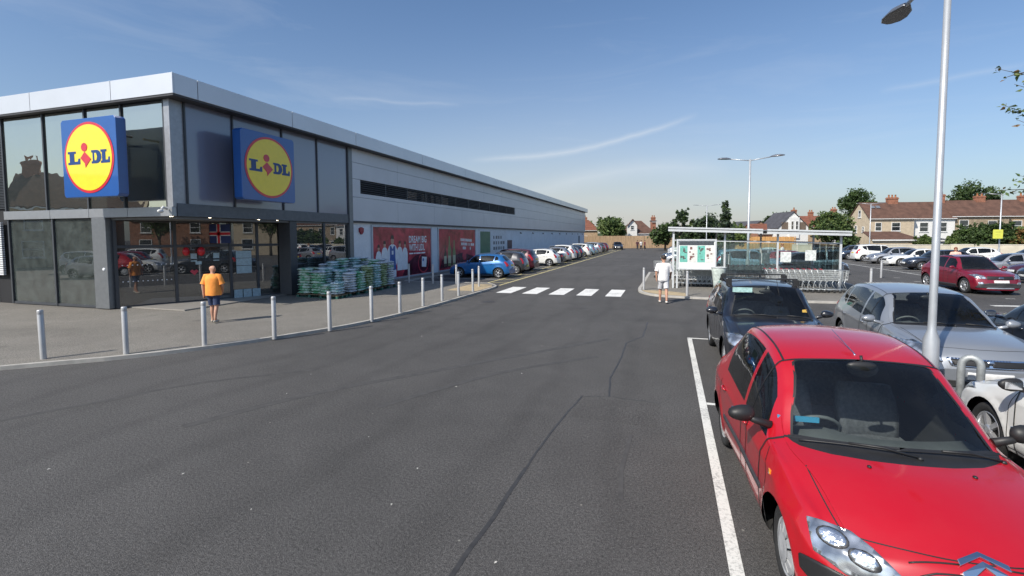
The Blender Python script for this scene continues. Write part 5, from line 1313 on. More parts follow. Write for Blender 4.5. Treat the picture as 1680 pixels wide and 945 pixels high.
# yellow sign on that post
q = WD(1637, 384, 46.6); sg_ = tag(empty('yellow_sign', (q.x, q.y, q.z-.45)), 'square yellow notice plate fixed on the lamp post near the right edge', 'sign')
s_ = MB(); pr_ = [(-.43, -.43), (.43, -.43), (.47, -.39), (.47, .39), (.43, .43), (-.43, .43), (-.47, .39), (-.47, -.39)]
s_.prism(pr_, lambda u, v, d: (u, -d, .45+v), 0, .03); so_ = s_.build('plate', mat('sign_plate_yellow', (.80, .80, .12), .5), sg_)
s_ = MB(); s_.box(-.30, .30, -.034, -.031, .62, .68); s_.box(-.22, .22, -.034, -.031, .36, .40); s_.build('print', mat('sign_print_grey', (.55, .55, .12), .6), so_); sg_.rotation_euler = (0, 0, YAW)
# hoop barrier
hb = MB(); pts = [(0, 0, -.1), (0, 0, .70)]+[(.10-.10*cos(pi*i/10), 0, .70+.12*sin(pi*i/10)) for i in range(1, 10)]+[(.20, 0, .70), (.20, 0, -.1)]
hb.tube(pts, .046, 14); o = thing(hb, 'hoop_barrier', GALVD, 'thick galvanised hoop barrier beside the near lamp post and white car', 'barrier'); hp = G(1573, 680); o.location = (hp.x, hp.y, 0); o.rotation_euler = (0, 0, -.35)
# ================================================================== trolley shelter
SHW = mat('shelter_white_metal', (.62, .64, .65), .4, metal=.2, var=.08); SHG = glass('shelter_glass', (.86, .93, .91), 1.0, .07, dust_sheen_col=(.55, .62, .60)); TRP = mat('roof_sheet', (.45, .48, .50), .5, var=.15)
she = tag(empty('trolley_shelter', (0, 0, 0)), 'long flat roofed trolley shelter with white edge and clear glass panels', 'shelter')
SX0, SX1, SY0, SY1 = .22, 7.05, 24.3, 28.5
def zr(x, y=24): return 2.86-.034*(x-SX0)
def roofpiece(x0, x1):
    r = MB()
    for (ya, yb, za, zb_) in ((SY0-.35, SY1+.3, .0, .035),):
        r.add([(x, y, zr(x)+dz) for dz in (za, zb_) for x, y in ((x0, ya), (x1, ya), (x1, yb), (x0, yb))], [(0,3,2,1),(4,5,6,7),(0,1,5,4),(1,2,6,5),(2,3,7,6),(3,0,4,7)])
    ro = r.build('roof', TRP, she)
    for yy, dz, a_, b_ in ((SY0-.37, -.09, .05, .10), (SY0-.40, .03, .06, .07), (SY1+.32, -.02, .05, .14)):
        e_ = MB(); e_.bar((x0, yy, zr(x0)+dz), (x1, yy, zr(x1)+dz), a_, b_); e_.build('roof_edge', SHW, ro)
    d_ = MB(); n = int((x1-x0)/.62)
    for k in range(n+1):
        x = x0+.1+(x1-x0-.2)*k/n; d_.bar((x, SY0-.3, zr(x)-.05), (x, SY1+.25, zr(x)-.05), .05, .07)
    d_.build('rafter', FRL, ro)
roofpiece(SX0-.25, 3.95); roofpiece(4.12, SX1+.28)
for x in (SX0, 2.45, 4.62, SX1):
    for y in (SY0, SY1):
        p = MB(); p.box(x-.04, x+.04, y-.04, y+.04, ZP, zr(x)-.09); p.build('post', SHW, she)
rl_ = MB(); rl_.bar((SX0, SY0, 2.30), (SX1, SY0, 2.16), .05, .05); rl_.bar((SX0, SY1, 2.30), (SX1, SY1, 2.16), .05, .05)
for y in (SY0+.05, SY1-.05): rl_.bar((SX1, SY0+.04, 2.12), (SX1, SY1-.04, 2.12), .04, .05)
rl_.bar((SX1, SY0+.04, .75), (SX1, SY1-.04, .75), .04, .05); rl_.bar((4.7, SY0, .70), (SX1-.05, SY0, .70), .05, .05); rl_.build('rail', SHW, she)
for k in range(10):
    x0 = SX0+.06+k*(SX1-SX0-.1)/10; x1 = x0+(SX1-SX0-.1)/10-.03; g_ = MB(); g_.box(x0, x1, SY1-.01, SY1+.0, .45, 2.1); g_.build('glass_panel', SHG, she)
for k in range(4):
    y0 = SY0+.06+k*(SY1-SY0-.1)/4; y1 = y0+(SY1-SY0-.1)/4-.03; g_ = MB(); g_.box(SX1-.01, SX1, y0, y1, .45, 2.08); g_.build('glass_panel', SHG, she)
for k in range(4):
    x0 = 1.95+k*.68; g_ = MB(); g_.box(x0, x0+.65, SY0-.012, SY0-.002, .95, 2.16); g_.build('glass_panel', SHG, she)
SNM = mat('shelter_notice', (.62, .66, .64), .6, var=.4, scale=9)
for x0, z0 in ((4.75, 1.32), (5.72, 1.40), (2.3, 1.2), (3.9, 1.25)): st = MB(); st.box(x0, x0+.42, SY0+.03, SY0+.038, z0, z0+.46); st.build('notice', SNM, she)
rebase(she, (3.6, 26.4, ZP))
# ---- poster board beside it
pb = tag(empty('poster_board', (0, 0, 0)), 'white framed poster board with teal leaflets at the shelter left end', 'notice board')
bx0, bx1, by, bz0, bz1 = .42, 2.00, 23.9, 1.02, 2.28
f = MB(); f.box(bx0-.07, bx0, by-.05, by+.05, bz0-.07, bz1+.07); f.box(bx1, bx1+.07, by-.05, by+.05, bz0-.07, bz1+.07); f.box(bx0, bx1, by-.05, by+.05, bz1, bz1+.07); f.box(bx0, bx1, by-.05, by+.05, bz0-.07, bz0); f.build('frame', SHW, pb, .006)
f = MB(); f.box(bx0, bx1, by-.0, by+.03, bz0, bz1); f.build('backing', mat('board_white', (.74, .76, .74), .5), pb)
f = MB(); f.box(bx0+.04, bx1-.04, by-.008, by-.001, bz1-.20, bz1-.04); f.build('heading_strip', mat('board_dark', (.06, .07, .08), .5, var=.5, scale=20), pb)
TE = mat('teal_leaflet', (.16, .48, .40), .5, var=.25, scale=8)
rp_ = random.Random(5)
for i, x0 in enumerate((.50, .88, 1.26, 1.62)):
    f = MB(); f.box(x0, x0+.33, by-.008, by-.001, 1.30, 2.05); l_ = f.build('leaflet', TE if i % 2 == 0 else mat('pale_leaflet', (.70, .70, .66), .5), pb)
    f = MB()
    for k in range(7): a = x0+rp_.uniform(.02, .2); z = 1.36+rp_.uniform(0, .55); f.box(a, a+rp_.uniform(.05, .12), by-.010-.0008*k, by-.0088, z+.0003*k, z+rp_.uniform(.04, .12))
    f.build('leaflet_print', mat('print_dark', (.10, .11, .10), .6) if i % 2 == 0 else mat('print_brown', (.20, .10, .09), .6), l_)
for x in (bx0-.03, bx1+.03, bx0-.20):
    f = MB(); f.box(x-.035, x+.035, by+.052, by+.12, ZP, 2.6 if x == bx0-.20 else bz1+.05); f.build('post', SHW, pb)
rebase(pb, (1.2, 23.9, ZP))
# ---- clear waste bag on a hoop stand
wb = tag(empty('waste_bag_stand', (2.12, 23.25, ZP)), 'pale clear waste bag on a hoop stand in front of the shelter', 'bin')
f = MB(); f.lathe([(.02, .05), (.20, .06), (.23, .4), (.27, .75), (.31, 1.0), (.30, 1.03)], 18); bo_ = f.build('bag', mat('clear_bag', (.50, .56, .52), .35, var=.3, scale=9, bump=.8, bscale=8), wb)
f = MB(); f.tube([(.31*cos(2*pi*i/18), .31*sin(2*pi*i/18), 1.03) for i in range(18)], .02, 6, closed=True); f.tube([(0, .31, 0), (0, .31, 1.03)], .018, 6); f.tube([(-.2, .31, 0.02), (.2, .31, .02)], .018, 6); f.build('stand', SHW, wb)
# ---- shopping trolleys
WIRE = mat('trolley_wire', (.66, .69, .69), .32, metal=.45, var=.2); TRH = mat('trolley_handle_red', (.38, .03, .05), .4); TRHB = mat('trolley_handle_grey', (.25, .28, .30), .4); WHL = mat('castor_rubber', (.03, .03, .03), .7)
def make_trolley():
    root = empty('shopping_trolley')
    bk = MB(); r = .0055
    # basket: narrow end at +x
    def sec(x, z): t = (x+.42)/.86; zb_ = .50+.06*t; q = (z-zb_)/(.98-zb_); return (.20-.045*t)+(.055)*q
    zs_ = [0, .2, .4, .6, .8, 1.0]
    for q in zs_:
        ring = []
        for x in (-.42, .44):
            t = (x+.42)/.86; zb_ = .50+.06*t; z = zb_+(.96-zb_)*q; w_ = .20-.045*t+.055*q; ring += [(x+.03*q*(1 if x > 0 else -1), w_, z), (x+.03*q*(1 if x > 0 else -1), -w_, z)] if x < 0 else [(x+.03*q, -w_, z), (x+.03*q, w_, z)]
        bk.tube(ring, r*(1.9 if q == 1.0 else 1), 4, closed=True)
    for k in range(11):
        t = k/10; x = -.42+.86*t; zb_ = .50+.06*t
        for s_ in (1, -1): bk.tube([(x, s_*(.20-.045*t), zb_), (x+.06*t-.03, s_*(.255-.045*t), .96)], r, 4, cap=False)
        bk.tube([(x, .20-.045*t, zb_), (x, -.20+.045*t, zb_)], r, 4, cap=False)
    for s_ in range(5):
        y = -.14+.07*s_; bk.tube([(-.42, y, .50), (.44, y*.8, .56), (.47, y*.95, .96)], r, 4, cap=False)
    bk.build('basket', WIRE, root)
    fr = MB(); 
    for s_ in (1, -1):
        fr.tube([(-.52, s_*.23, .98), (-.44, s_*.24, .80), (-.36, s_*.22, .48), (-.40, s_*.23, .22), (-.30, s_*.24, .14), (.42, s_*.17, .16)], .012, 6)
        fr.tube([(.42, s_*.17, .16), (.30, s_*.17, .40), (.36, s_*.16, .55)], .012, 6)
        fr.tube([(-.42, s_*.24, .16), (-.40, s_*.24, .10)], .012, 5)
    fr.tube([(.42, .17, .16), (.42, -.17, .16)], .012, 6); fr.tube([(-.36, .22, .30), (-.36, -.22, .30)], .010, 5); fr.build('frame', WIRE, root)
    h_ = MB(); h_.tube([(-.53, -.24, .99), (-.53, .24, .99)], .019, 8); h_.build('handle', TRH, root)
    w_ = MB()
    for x in (-.40, .40):
        for s_ in (1, -1): w_.lathe([(.001, -.012), (.055, -.012), (.058, 0), (.055, .012), (.001, .012)], 12, 0, Matrix.Translation((x, s_*(.23 if x < 0 else .165), .058)) @ Matrix.Rotation(pi/2, 4, 'X'))
    w_.build('castors', WHL, root)
    return root
tr0 = make_trolley(); used = [False]
def place_trolley(x, y, rz, label):
    o = tr0 if not used[0] else copy_tree(tr0); used[0] = True
    o.location = (x, y, ZP); o.rotation_euler = (0, 0, rz); tag(o, label, 'shopping trolley', 'nested shopping trolleys')
def trow(x, y, dx, dy, n, rz, desc):
    for i in range(n): place_trolley(x+dx*i, y+dy*i, rz, '%s trolley of the nested row %s' % (ORD[i], desc))
trow(.75, 25.15, .205, 0, 10, pi, 'behind the poster board from its right end')
trow(-.35, 29.8, .20, 0, 5, pi, 'at the island far left corner')
trow(4.55, 23.75, .215, 0, 11, 0, 'before the shelter right half from the left')
trow(2.75, 26.3, .21, 0, 13, 0, 'behind the middle glass from the left')
trow(.95, 27.4, .2, 0, 8, pi, 'deep in the shelter left bay')
trow(5.2, 27.5, .2, 0, 7, 0, 'deep in the shelter right bay')
cs = MB(); 
for k in range(5):
    x = 5.35+k*.22; cs.add([(x, 24.45, 1.02), (x+.02, 24.95, 1.02), (x+.18, 24.95, 1.25), (x+.16, 24.45, 1.25)], [(0,1,2,3)])
c_ = MB()
# ================================================================== compost bags on pallets
BAGM = []
def bag_mat(name, c1_, c2_, sc=5):
    m, t, p = newmat(name); co = N(t, 'ShaderNodeTexCoord'); oi = N(t, 'ShaderNodeObjectInfo'); ad = N(t, 'ShaderNodeVectorMath', operation='ADD'); t.links.new(co.outputs['Object'], ad.inputs[0]); t.links.new(oi.outputs['Random'], ad.inputs[1])
    n = N(t, 'ShaderNodeTexNoise', Scale=float(sc), Detail=3.0, Distortion=.6); t.links.new(ad.outputs[0], n.inputs['Vector'])
    r = N(t, 'ShaderNodeValToRGB'); r.color_ramp.elements[0].position = .40; r.color_ramp.elements[1].position = .55; r.color_ramp.elements[0].color = (*c1_, 1); r.color_ramp.elements[1].color = (*c2_, 1)
    t.links.new(n.outputs[0], r.inputs[0]); t.links.new(r.outputs[0], p.inputs['Base Color']); p.inputs['Roughness'].default_value = .28; p.inputs['Coat Weight'].default_value = .3
    n2 = N(t, 'ShaderNodeTexNoise', Scale=22.0, Detail=3.0); t.links.new(ad.outputs[0], n2.inputs['Vector']); b = N(t, 'ShaderNodeBump', Strength=.5, Distance=.02); t.links.new(n2.outputs[0], b.inputs['Height']); t.links.new(b.outputs[0], p.inputs['Normal']); return m
BAGM = [('green and white', bag_mat('bag_print_green', (.12, .42, .22), (.66, .76, .68))), ('pale blue green', bag_mat('bag_print_teal', (.24, .46, .43), (.68, .78, .80))), ('olive green', bag_mat('bag_print_olive', (.18, .26, .08), (.50, .58, .40))), ('grey and white', bag_mat('bag_print_grey', (.40, .46, .50), (.75, .78, .80)))]
def bag_mesh(seed, m):
    r = random.Random(seed); mb = MB(); L_, W_, H_ = .60, .40, .115; nx_, ny_ = 10, 8; vs = []
    for s_ in (1, -1):
        for i in range(nx_+1):
            for j in range(ny_+1):
                u = -1+2*i/nx_; v = -1+2*j/ny_; e = (1-abs(u)**3.2)*(1-abs(v)**2.8)
                vs.append((u*L_/2*(1-.05*abs(v)**2), v*W_/2*(1-.06*u*u), H_/2+s_*H_/2*(e**.45 if e > 0 else 0)+(r.uniform(-.007, .007) if e > .1 else 0)))
    K = (nx_+1)*(ny_+1)
    for s_ in (0, 1):
        for i in range(nx_):
            for j in range(ny_): a = s_*K+i*(ny_+1)+j; mb.f.append((a, a+1, a+ny_+2, a+ny_+1)); mb.m.append(0); mb.s.append(True)
    mb.v += vs; return mb.mesh('compost_bag', m)
BMS = [[bag_mesh(10*k+s_, BAGM[k][1]) for s_ in range(3)] for k in range(4)]
rb = random.Random(77); nbag = 0
def bag_column(x, y, n, rz, k, desc, z0):
    global nbag
    for i in range(n):
        kk = k if rb.random() < .88 else rb.randrange(4)
        o = bpy.data.objects.new('compost_bag', BMS[kk][rb.randrange(3)]); link(o); o.location = (x+rb.uniform(-.018, .018), y+rb.uniform(-.018, .018), z0+i*.104); o.rotation_euler = (rb.uniform(-.03, .03), rb.uniform(-.03, .03), rz+rb.uniform(-.06, .06)+(pi if rb.random() < .5 else 0)); o.scale = (1, 1, 1.0)
        tag(o, '%s bag, %s up, %s' % (BAGM[kk][0], ORD[i], desc), 'compost bag', 'compost bags stacked outside the store'); nbag += 1
PAL = mat('pallet_wood', (.20, .15, .09), .8, var=.3, scale=8); PALG = mat('pallet_green_paint', (.03, .12, .09), .6)
def pallet(x, y, w_, d_, label):
    root = tag(empty('pallet', (x, y, ZP)), label, 'pallet', 'pallets under the compost bags')
    m = MB()
    for k in range(5): m.box(-w_/2, w_/2, -d_/2+k*(d_-.1)/4, -d_/2+k*(d_-.1)/4+.1, .11, .135)
    m.build('deck', PAL, root); m = MB()
    for a in (-1, 0, 1):
        for b_ in (-1, 0, 1): m.box(a*(w_/2-.06)-.055, a*(w_/2-.06)+.055, b_*(d_/2-.06)-.055, b_*(d_/2-.06)+.055, .02, .109)
    for b_ in (-1, 0, 1): m.box(-w_/2, w_/2, b_*(d_/2-.06)-.055, b_*(d_/2-.06)+.055, 0, .019)
    m.build('blocks', PALG, root); return root
zb0 = ZP+.137
# (centre x, centre y, pallet label, columns: dx, dy, n, turned, colour, desc)
def stackp(x, y, w_, d_, plab, cols_, name_):
    pallet(x, y, w_, d_, plab)
    for dx, dy, n, tr, k, ds in cols_: bag_column(x+dx, y+dy, n, pi/2 if tr else 0, k, ds+' '+name_, zb0)
stackp(-13.86, 16.72, 1.25, 1.02, 'pallet under the bag stack nearest the store doors', [(-.30, -.30, 10, False, 0, 'front left column of'), (.31, -.30, 9, False, 0, 'front right column of'), (-.30, .12, 10, False, 3, 'middle left column of'), (.31, .12, 10, False, 1, 'middle right column of'), (.31, .52, 9, False, 1, 'back right column of')], 'the stack nearest the doors')
stackp(-12.78, 16.35, .86, .66, 'low pallet with few bags at the very front', [(-.21, -.05, 4, True, 0, 'left column of'), (.20, -.02, 5, True, 1, 'right column of')], 'the low front stack')
stackp(-12.95, 17.55, 1.02, 1.24, 'pallet behind the low front stack', [(.30, -.32, 8, True, 3, 'near right column of'), (.30, .31, 8, True, 0, 'far right column of'), (-.12, -.32, 9, True, 1, 'near middle column of'), (-.12, .31, 9, True, 3, 'far middle column of')], 'the second stack')
stackp(-13.0, 18.85, 1.02, 1.24, 'pallet in the middle of the bag stacks', [(.30, -.31, 10, True, 2, 'near right column of'), (.30, .31, 10, True, 1, 'far right column of'), (-.12, -.31, 10, True, 1, 'near middle column of')], 'the third stack')
stackp(-13.1, 20.15, 1.02, 1.24, 'pallet under the bag stack nearest the posters', [(.30, -.31, 11, True, 2, 'near right column of'), (.30, .31, 11, True, 3, 'far right column of'), (-.12, -.31, 12, True, 0, 'near middle column of'), (-.12, .31, 12, True, 3, 'far middle column of')], 'the stack nearest the posters')
stackp(-14.25, 18.2, 1.02, 1.24, 'pallet at the wall behind the nearer stacks', [(.30, -.31, 12, True, 1, 'near right column of'), (-.10, -.31, 11, True, 3, 'near left column of'), (.30, .31, 13, True, 0, 'far right column of')], 'the near wall stack')
stackp(-14.25, 19.7, 1.02, 1.24, 'pallet at the wall behind the farther stacks', [(.30, -.31, 13, True, 1, 'near right column of'), (.30, .31, 13, True, 3, 'far right column of')], 'the far wall stack')
print('bags', nbag)
# ================================================================== the cars
car_mats()
PAINT = dict(red=paint('paint_signal_red', (.43, .002, .010), rough=.38, dust=.015), black=paint('paint_black', (.006, .007, .012)), grey=paint('paint_steel_grey', (.27, .29, .32), .35), navy=paint('paint_navy', (.012, .022, .045), .2), white=paint('paint_white', (.78, .78, .75)), blue=paint('paint_bright_blue', (.008, .13, .38), .2), dgrey=paint('paint_dark_grey', (.045, .047, .055), .3), silver=paint('paint_silver', (.42, .43, .45), .6), maroon=paint('paint_maroon', (.07, .006, .018), .2), crimson=paint('paint_crimson', (.22, .004, .022), .2), lblue=paint('paint_pale_blue', (.25, .38, .46), .5), cream=paint('paint_pearl', (.62, .60, .54), .1))
def put(root, x, y, rz, label, group=None):
    root.location = (x, y, 0); root.rotation_euler = (0, 0, rz); tag(root, label, 'car', group); return root
DN = -pi/2
# red hatchback in front of the camera
r, sh, cast, body, do = build_car('parked_hatchback', SPECS['arched'], PAINT['red']); put(r, 1.515, 5.02, DN+.068, 'bright red small hatchback parked nearest the camera, facing it')
em = MB()
for k, z0 in enumerate((0.0, .075)):
    pts = [(-.115, z0-.02), (0, z0+.055), (.115, z0-.02), (.115, z0-.065), (0, z0+.012), (-.115, z0-.065)]
    P0, n0 = cast('t', 1.80, 0)
    def fn(u, v, d):
        p_, n_ = cast('t', 1.862-v*.62, u); return p_+(n_ or Vector((1, 0, 0)))*(d+.003)
    em.prism(pts, fn, 0, .016)
em.build('chevron_emblem', MC['chrome'], r, bevel=.003)
wz = MB()
for y in (-.28, .32): p_, n_ = cast('t', 1.20, y); wz.blob(tuple(p_+Vector((0, 0, .004))), (.018, .014, .010), 0, 8, 5)
wz.build('washer_jets', MC['trim'], body)
aer = MB(); p_, n_ = cast('t', .22, 0.0); aer.tube([p_, p_+Vector((-.05, 0, .02)), p_+Vector((-.36, -.06, .16))], [.010, .004, .0025], 6); aer.build('aerial', MC['chrome'], r)
st_ = MB(); st_.box(.62, .64, -.70, -.40, 1.02, 1.06); st_.build('blue_card', mat('blue_card', (.05, .3, .5), .4), r)
# grille creases across the nose
for z_, w_ in ((1.845, .34), (1.885, .30)):
    for s_ in (1, -1):
        pts = []; cr_ = MB()
        for i in range(9):
            y = s_*(.11+(w_-.11)*i/8); pos, nn = cast('t', z_-.012*i/8, y)
            pts.append(pos+Vector((.001, 0, .001)))
        cr_.tube(pts, .006, 4); cr_.build('nose_grille_line', MC['trim'], body)
# black compact SUV with roof bars
r, sh, cast, body, do = build_car('parked_suv', SPECS['compact_suv'], PAINT['black']); put(r, 1.76, 10.72, DN+.02, 'black estate car with roof bars parked behind the red hatchback')
for s_ in (1, -1):
    rb_ = MB(); pts = []
    for i in range(9):
        X = .25-1.75*i/8; p_, n_ = cast('t', X, s_*(sh.wt(X)-.03)); pts.append(p_+Vector((0, 0, .045 if 0 < i < 8 else 0)))
    rb_.tube(pts, .016, 6); rb_.build('roof_rail', MC['trim'], r)
for X in (.08, -.85):
    cb = MB(); ps = []
    for y in (-.66, .66):
        p_, n_ = cast('t', X, math.copysign(sh.wt(X)-.04, y)); cb.box(X-.05, X+.05, p_.y-.05, p_.y+.05, p_.z-.02, p_.z+.12); ps.append(Vector((X, p_.y*1.04, p_.z+.13)))
    cb.bar(ps[0], ps[1], .05, .025); cb.build('roof_bar', MC['trim'], r, bevel=.006)
gc = MB(); gc.box(.62, .63, -.60, -.26, 1.44, 1.53); gc.build('sun_visor', MC['green'], r)
ca = MB(); ca.add([(.80, .62, 1.12), (.80, .54, 1.12), (.76, .55, 1.16), (.76, .62, 1.17)], [(0,1,2,3)]); ca.build('permit_card', MC['paper'], r, fix=False)
p_, n_ = cast('t', .62, .2); aer = MB(); aer.tube([p_, p_+Vector((-.25, 0, .28))], .004, 5); aer.build('aerial', MC['trim'], r)
# grey big hatch
r, sh, cast, body, do = build_car('parked_estate', SPECS['estate'], PAINT['grey']); put(r, 4.48, 10.92, DN-.03, 'blue grey estate car with chrome grille behind the near lamp post')
bd_ = MB(); bd_.blob((2.29, 0, .665), (.012, .05, .035), 0, 12, 6); bd_.build('badge', MC['chrome'], r)
# white car, nose away, right edge
SW = dict(SPECS['hatch']); SW['blackm'] = True; SW['glass'] = 'glass'
r, sh, cast, body, do = build_car('parked_hatchback', SW, PAINT['white']); put(r, 4.30, 5.58, pi/2+.02, 'white car cut by the right edge with black door mirror')
# navy car right edge
SD = dict(SPECS['saloon'])
r, sh, cast, body, do = build_car('parked_saloon', SD, PAINT['navy']); put(r, 6.97, 11.2, pi/2, 'dark blue grey saloon at the right edge beside the grey estate car')
# red soft-roader in the lane
r, sh, cast, body, do = build_car('parked_suv', SPECS['soft_suv'], PAINT['crimson']); 
put(r, 12.85, 27.2, -1.46, 'crimson compact SUV with grey bumper angled in the right hand lane')
for s_ in (1, -1):
    rb_ = MB(); pts = []
    for i in range(9):
        X = .1-1.35*i/8; p_, n_ = cast('t', X, s_*(sh.wt(X)-.03)); pts.append(p_+Vector((0, 0, .045 if 0 < i < 8 else 0)))
    rb_.tube(pts, .016, 6); rb_.build('roof_rail', MC['trim'], r)
# masters for the rows (light versions), then copies
def sub_mats(root, new):
    """give a copied car its own paint: objects keep their mesh, the slot is linked to the object"""
    for o in [root]+[q for q in all_kids(root)]:
        if o.type == 'MESH' and o.data.materials and o.data.materials[0] is not None and o.data.materials[0].name.startswith('paint_'):
            o.material_slots[0].link = 'OBJECT'; o.material_slots[0].material = new
def all_kids(r_):
    out = []
    for c in r_.children: out.append(c); out += all_kids(c)
    return out
MASTER = {}
def row_car(kind, col, x, y, rz, label, group):
    if kind not in MASTER:
        S = SPECS[kind]; r_, *_ = build_car('parked_car', S, PAINT[col], detail=1); MASTER[kind] = r_
        return put(r_, x, y, rz, label, group)
    c = copy_tree(MASTER[kind]); bpy.context.view_layer.update() if False else None
    sub_mats(c, PAINT[col]); return put(c, x, y, rz, label, group)
GL = 'cars parked nose in along the store wall'
rowL = [('hatch', 'blue', 28.45, 'bright blue hatchback parked first along the store wall'),
        ('supermini', 'dgrey', 31.9, 'dark grey hatchback with bright side window next to the blue hatchback'), ('mpv', 'maroon', 34.6, 'dark maroon people carrier behind the grey hatchback at the wall'),
        ('hatch', 'white', 40.75, 'white hatchback with large gap before it in the wall row'), ('saloon', 'black', 43.6, 'black saloon low between the white hatchback and silver car'), ('hatch', 'silver', 47.0, 'silver hatchback with red tail lamps midway along the wall row'),
        ('mpv', 'white', 50.0, 'white people carrier next after the silver hatchback by the wall'), ('hatch', 'navy', 52.6, 'navy hatchback half hidden after the white people carrier'), ('supermini', 'navy', 55.3, 'small navy car beside the tall white car far down the wall'),
        ('mpv', 'white', 59.6, 'tall white car past the navy pair in the wall row'), ('supermini', 'lblue', 64.0, 'pale blue small car well down the wall row'), ('saloon', 'lblue', 67.0, 'pale blue saloon after the small pale blue car'),
        ('mpv', 'silver', 71.0, 'silver people carrier near the far end of the wall row'), ('hatch', 'dgrey', 75.0, 'dark hatchback second from the far end of the wall row'), ('supermini', 'maroon', 79.0, 'maroon small car farthest along the store wall')]
rc = random.Random(8)
for k, c, y, lab in rowL:
    row_car(k, c, -8.55-SPECS[k]['L']/2+rc.uniform(-.25, .1)-.35, y, pi+rc.uniform(-.03, .03), lab, GL)
GR = 'cars parked in the right hand rows'
rowR = [('saloon', 'navy', 18.9, 58.6, pi, 'navy saloon just right of the trolley shelter'), ('mpv', 'white', 18.9, 54.6, pi*0, 'white people carrier right of the navy saloon'),
        ('hatch', 'silver', 18.8, 50.9, pi, 'silver hatchback between the white people carrier and black car'), ('hatch', 'black', 18.3, 42.5, pi, 'black hatchback left of the near lamp post, side on'),
        ('hatch', 'dgrey', 18.9, 61.6, pi, 'dark grey hatchback farthest behind the trolley shelter end'),
        ('saloon', 'silver', 19.6, 37.0, pi, 'silver saloon right of the lamp post behind the crimson SUV'), ('mpv', 'maroon', 22.8, 40.5, pi, 'long dark red people carrier above the crimson SUV roof'), ('saloon', 'navy', 19.6, 31.8, pi, 'navy saloon behind the crimson SUV bonnet'), ('hatch', 'dgrey', 19.6, 29.0, pi, 'dark grey hatchback at the right edge behind the crimson SUV'),
        ('saloon', 'lblue', 26.0, 47.0, pi, 'pale blue saloon far back under the yellow sign'), ('mpv', 'black', 30.4, 41.6, pi, 'black van like car at the far right edge'),
        ('saloon', 'white', 19.0, 47.2, pi, 'white saloon between the silver hatchback and black hatchback'), ('hatch', 'white', 24.5, 51.5, pi, 'white hatchback in the second row behind the lamp post'), ('mpv', 'silver', 24.6, 35.0, pi, 'silver people carrier seen over the crimson SUV roof'), ('hatch', 'navy', 29.6, 52.0, pi, 'navy hatchback far back left of the yellow sign'), ('hatch', 'maroon', 20.2, 34.4, pi, 'maroon hatchback between the navy and silver saloons')]
for k, c, x, y, rz, lab in rowR: row_car(k, c, x, y, rz+rc.uniform(-.04, .04), lab, GR)
GM = 'cars parked beyond the trolley shelter'
mid = [('hatch', 'white', 1.9, 62, 'white hatchback beyond the shelter left end'), ('saloon', 'navy', 1.6, 50, 'navy saloon seen over the trolleys left of the poster board'), ('mpv', 'silver', 1.7, 43.5, 'silver people carrier seen over the trolleys left of the poster board'), ('mpv', 'black', 2.2, 79, 'black people carrier parked by the far timber fence'),
       ('hatch', 'white', 1.9, 72, 'white hatchback near the far timber fence'), ('saloon', 'maroon', 5.4, 37.5, 'maroon saloon seen through the shelter glass'), ('mpv', 'lblue', 4.9, 34.9, 'pale blue people carrier seen through the shelter glass'), ('hatch', 'crimson', 8.4, 39.0, 'crimson hatchback seen through the shelter right half'), ('saloon', 'dgrey', 8.6, 36.2, 'dark grey saloon seen through the shelter right half'),
       ('hatch', 'silver', 7.6, 43.5, 'silver hatchback far behind the shelter'), ('saloon', 'white', 9.2, 50.0, 'white saloon far behind the shelter')]
for k, c, x, y, lab in mid: row_car(k, c, x, y, pi+rc.uniform(-.03, .03) if x < 4.4 else rc.uniform(-.04, .04), lab, GM)
row_car('hatch', 'black', -9.1, 93.0, DN+.2, 'black hatchback standing alone against the far timber fence', 'cars by the far fence')
# cars behind the camera, which the shop windows mirror
GBK = 'cars behind the camera mirrored in the shop glass'
for k, c, x, y, rz, lab in [('hatch', 'silver', -33.5, 2.0, -.3, 'silver hatchback mirrored in the left shop window'), ('mpv', 'white', -38.5, -.5, -.3, 'white people carrier mirrored in the left shop window'), ('hatch', 'navy', -29.5, -2.5, -.3, 'navy hatchback mirrored low in the shop glass'),
                            ('mpv', 'white', 13.0, 3.5, DN, 'white people carrier out of frame right mirrored in the doors'), ('hatch', 'crimson', 10.4, 3.2, DN, 'crimson hatchback out of frame right mirrored in the doors'), ('saloon', 'silver', 7.0, 3.0, DN, 'silver saloon out of frame right mirrored in the doors'), ('hatch', 'white', 9.8, 10.4, DN, 'white hatchback out of frame right beyond the navy saloon')]:
    row_car(k, c, x, y, rz, lab, GBK)

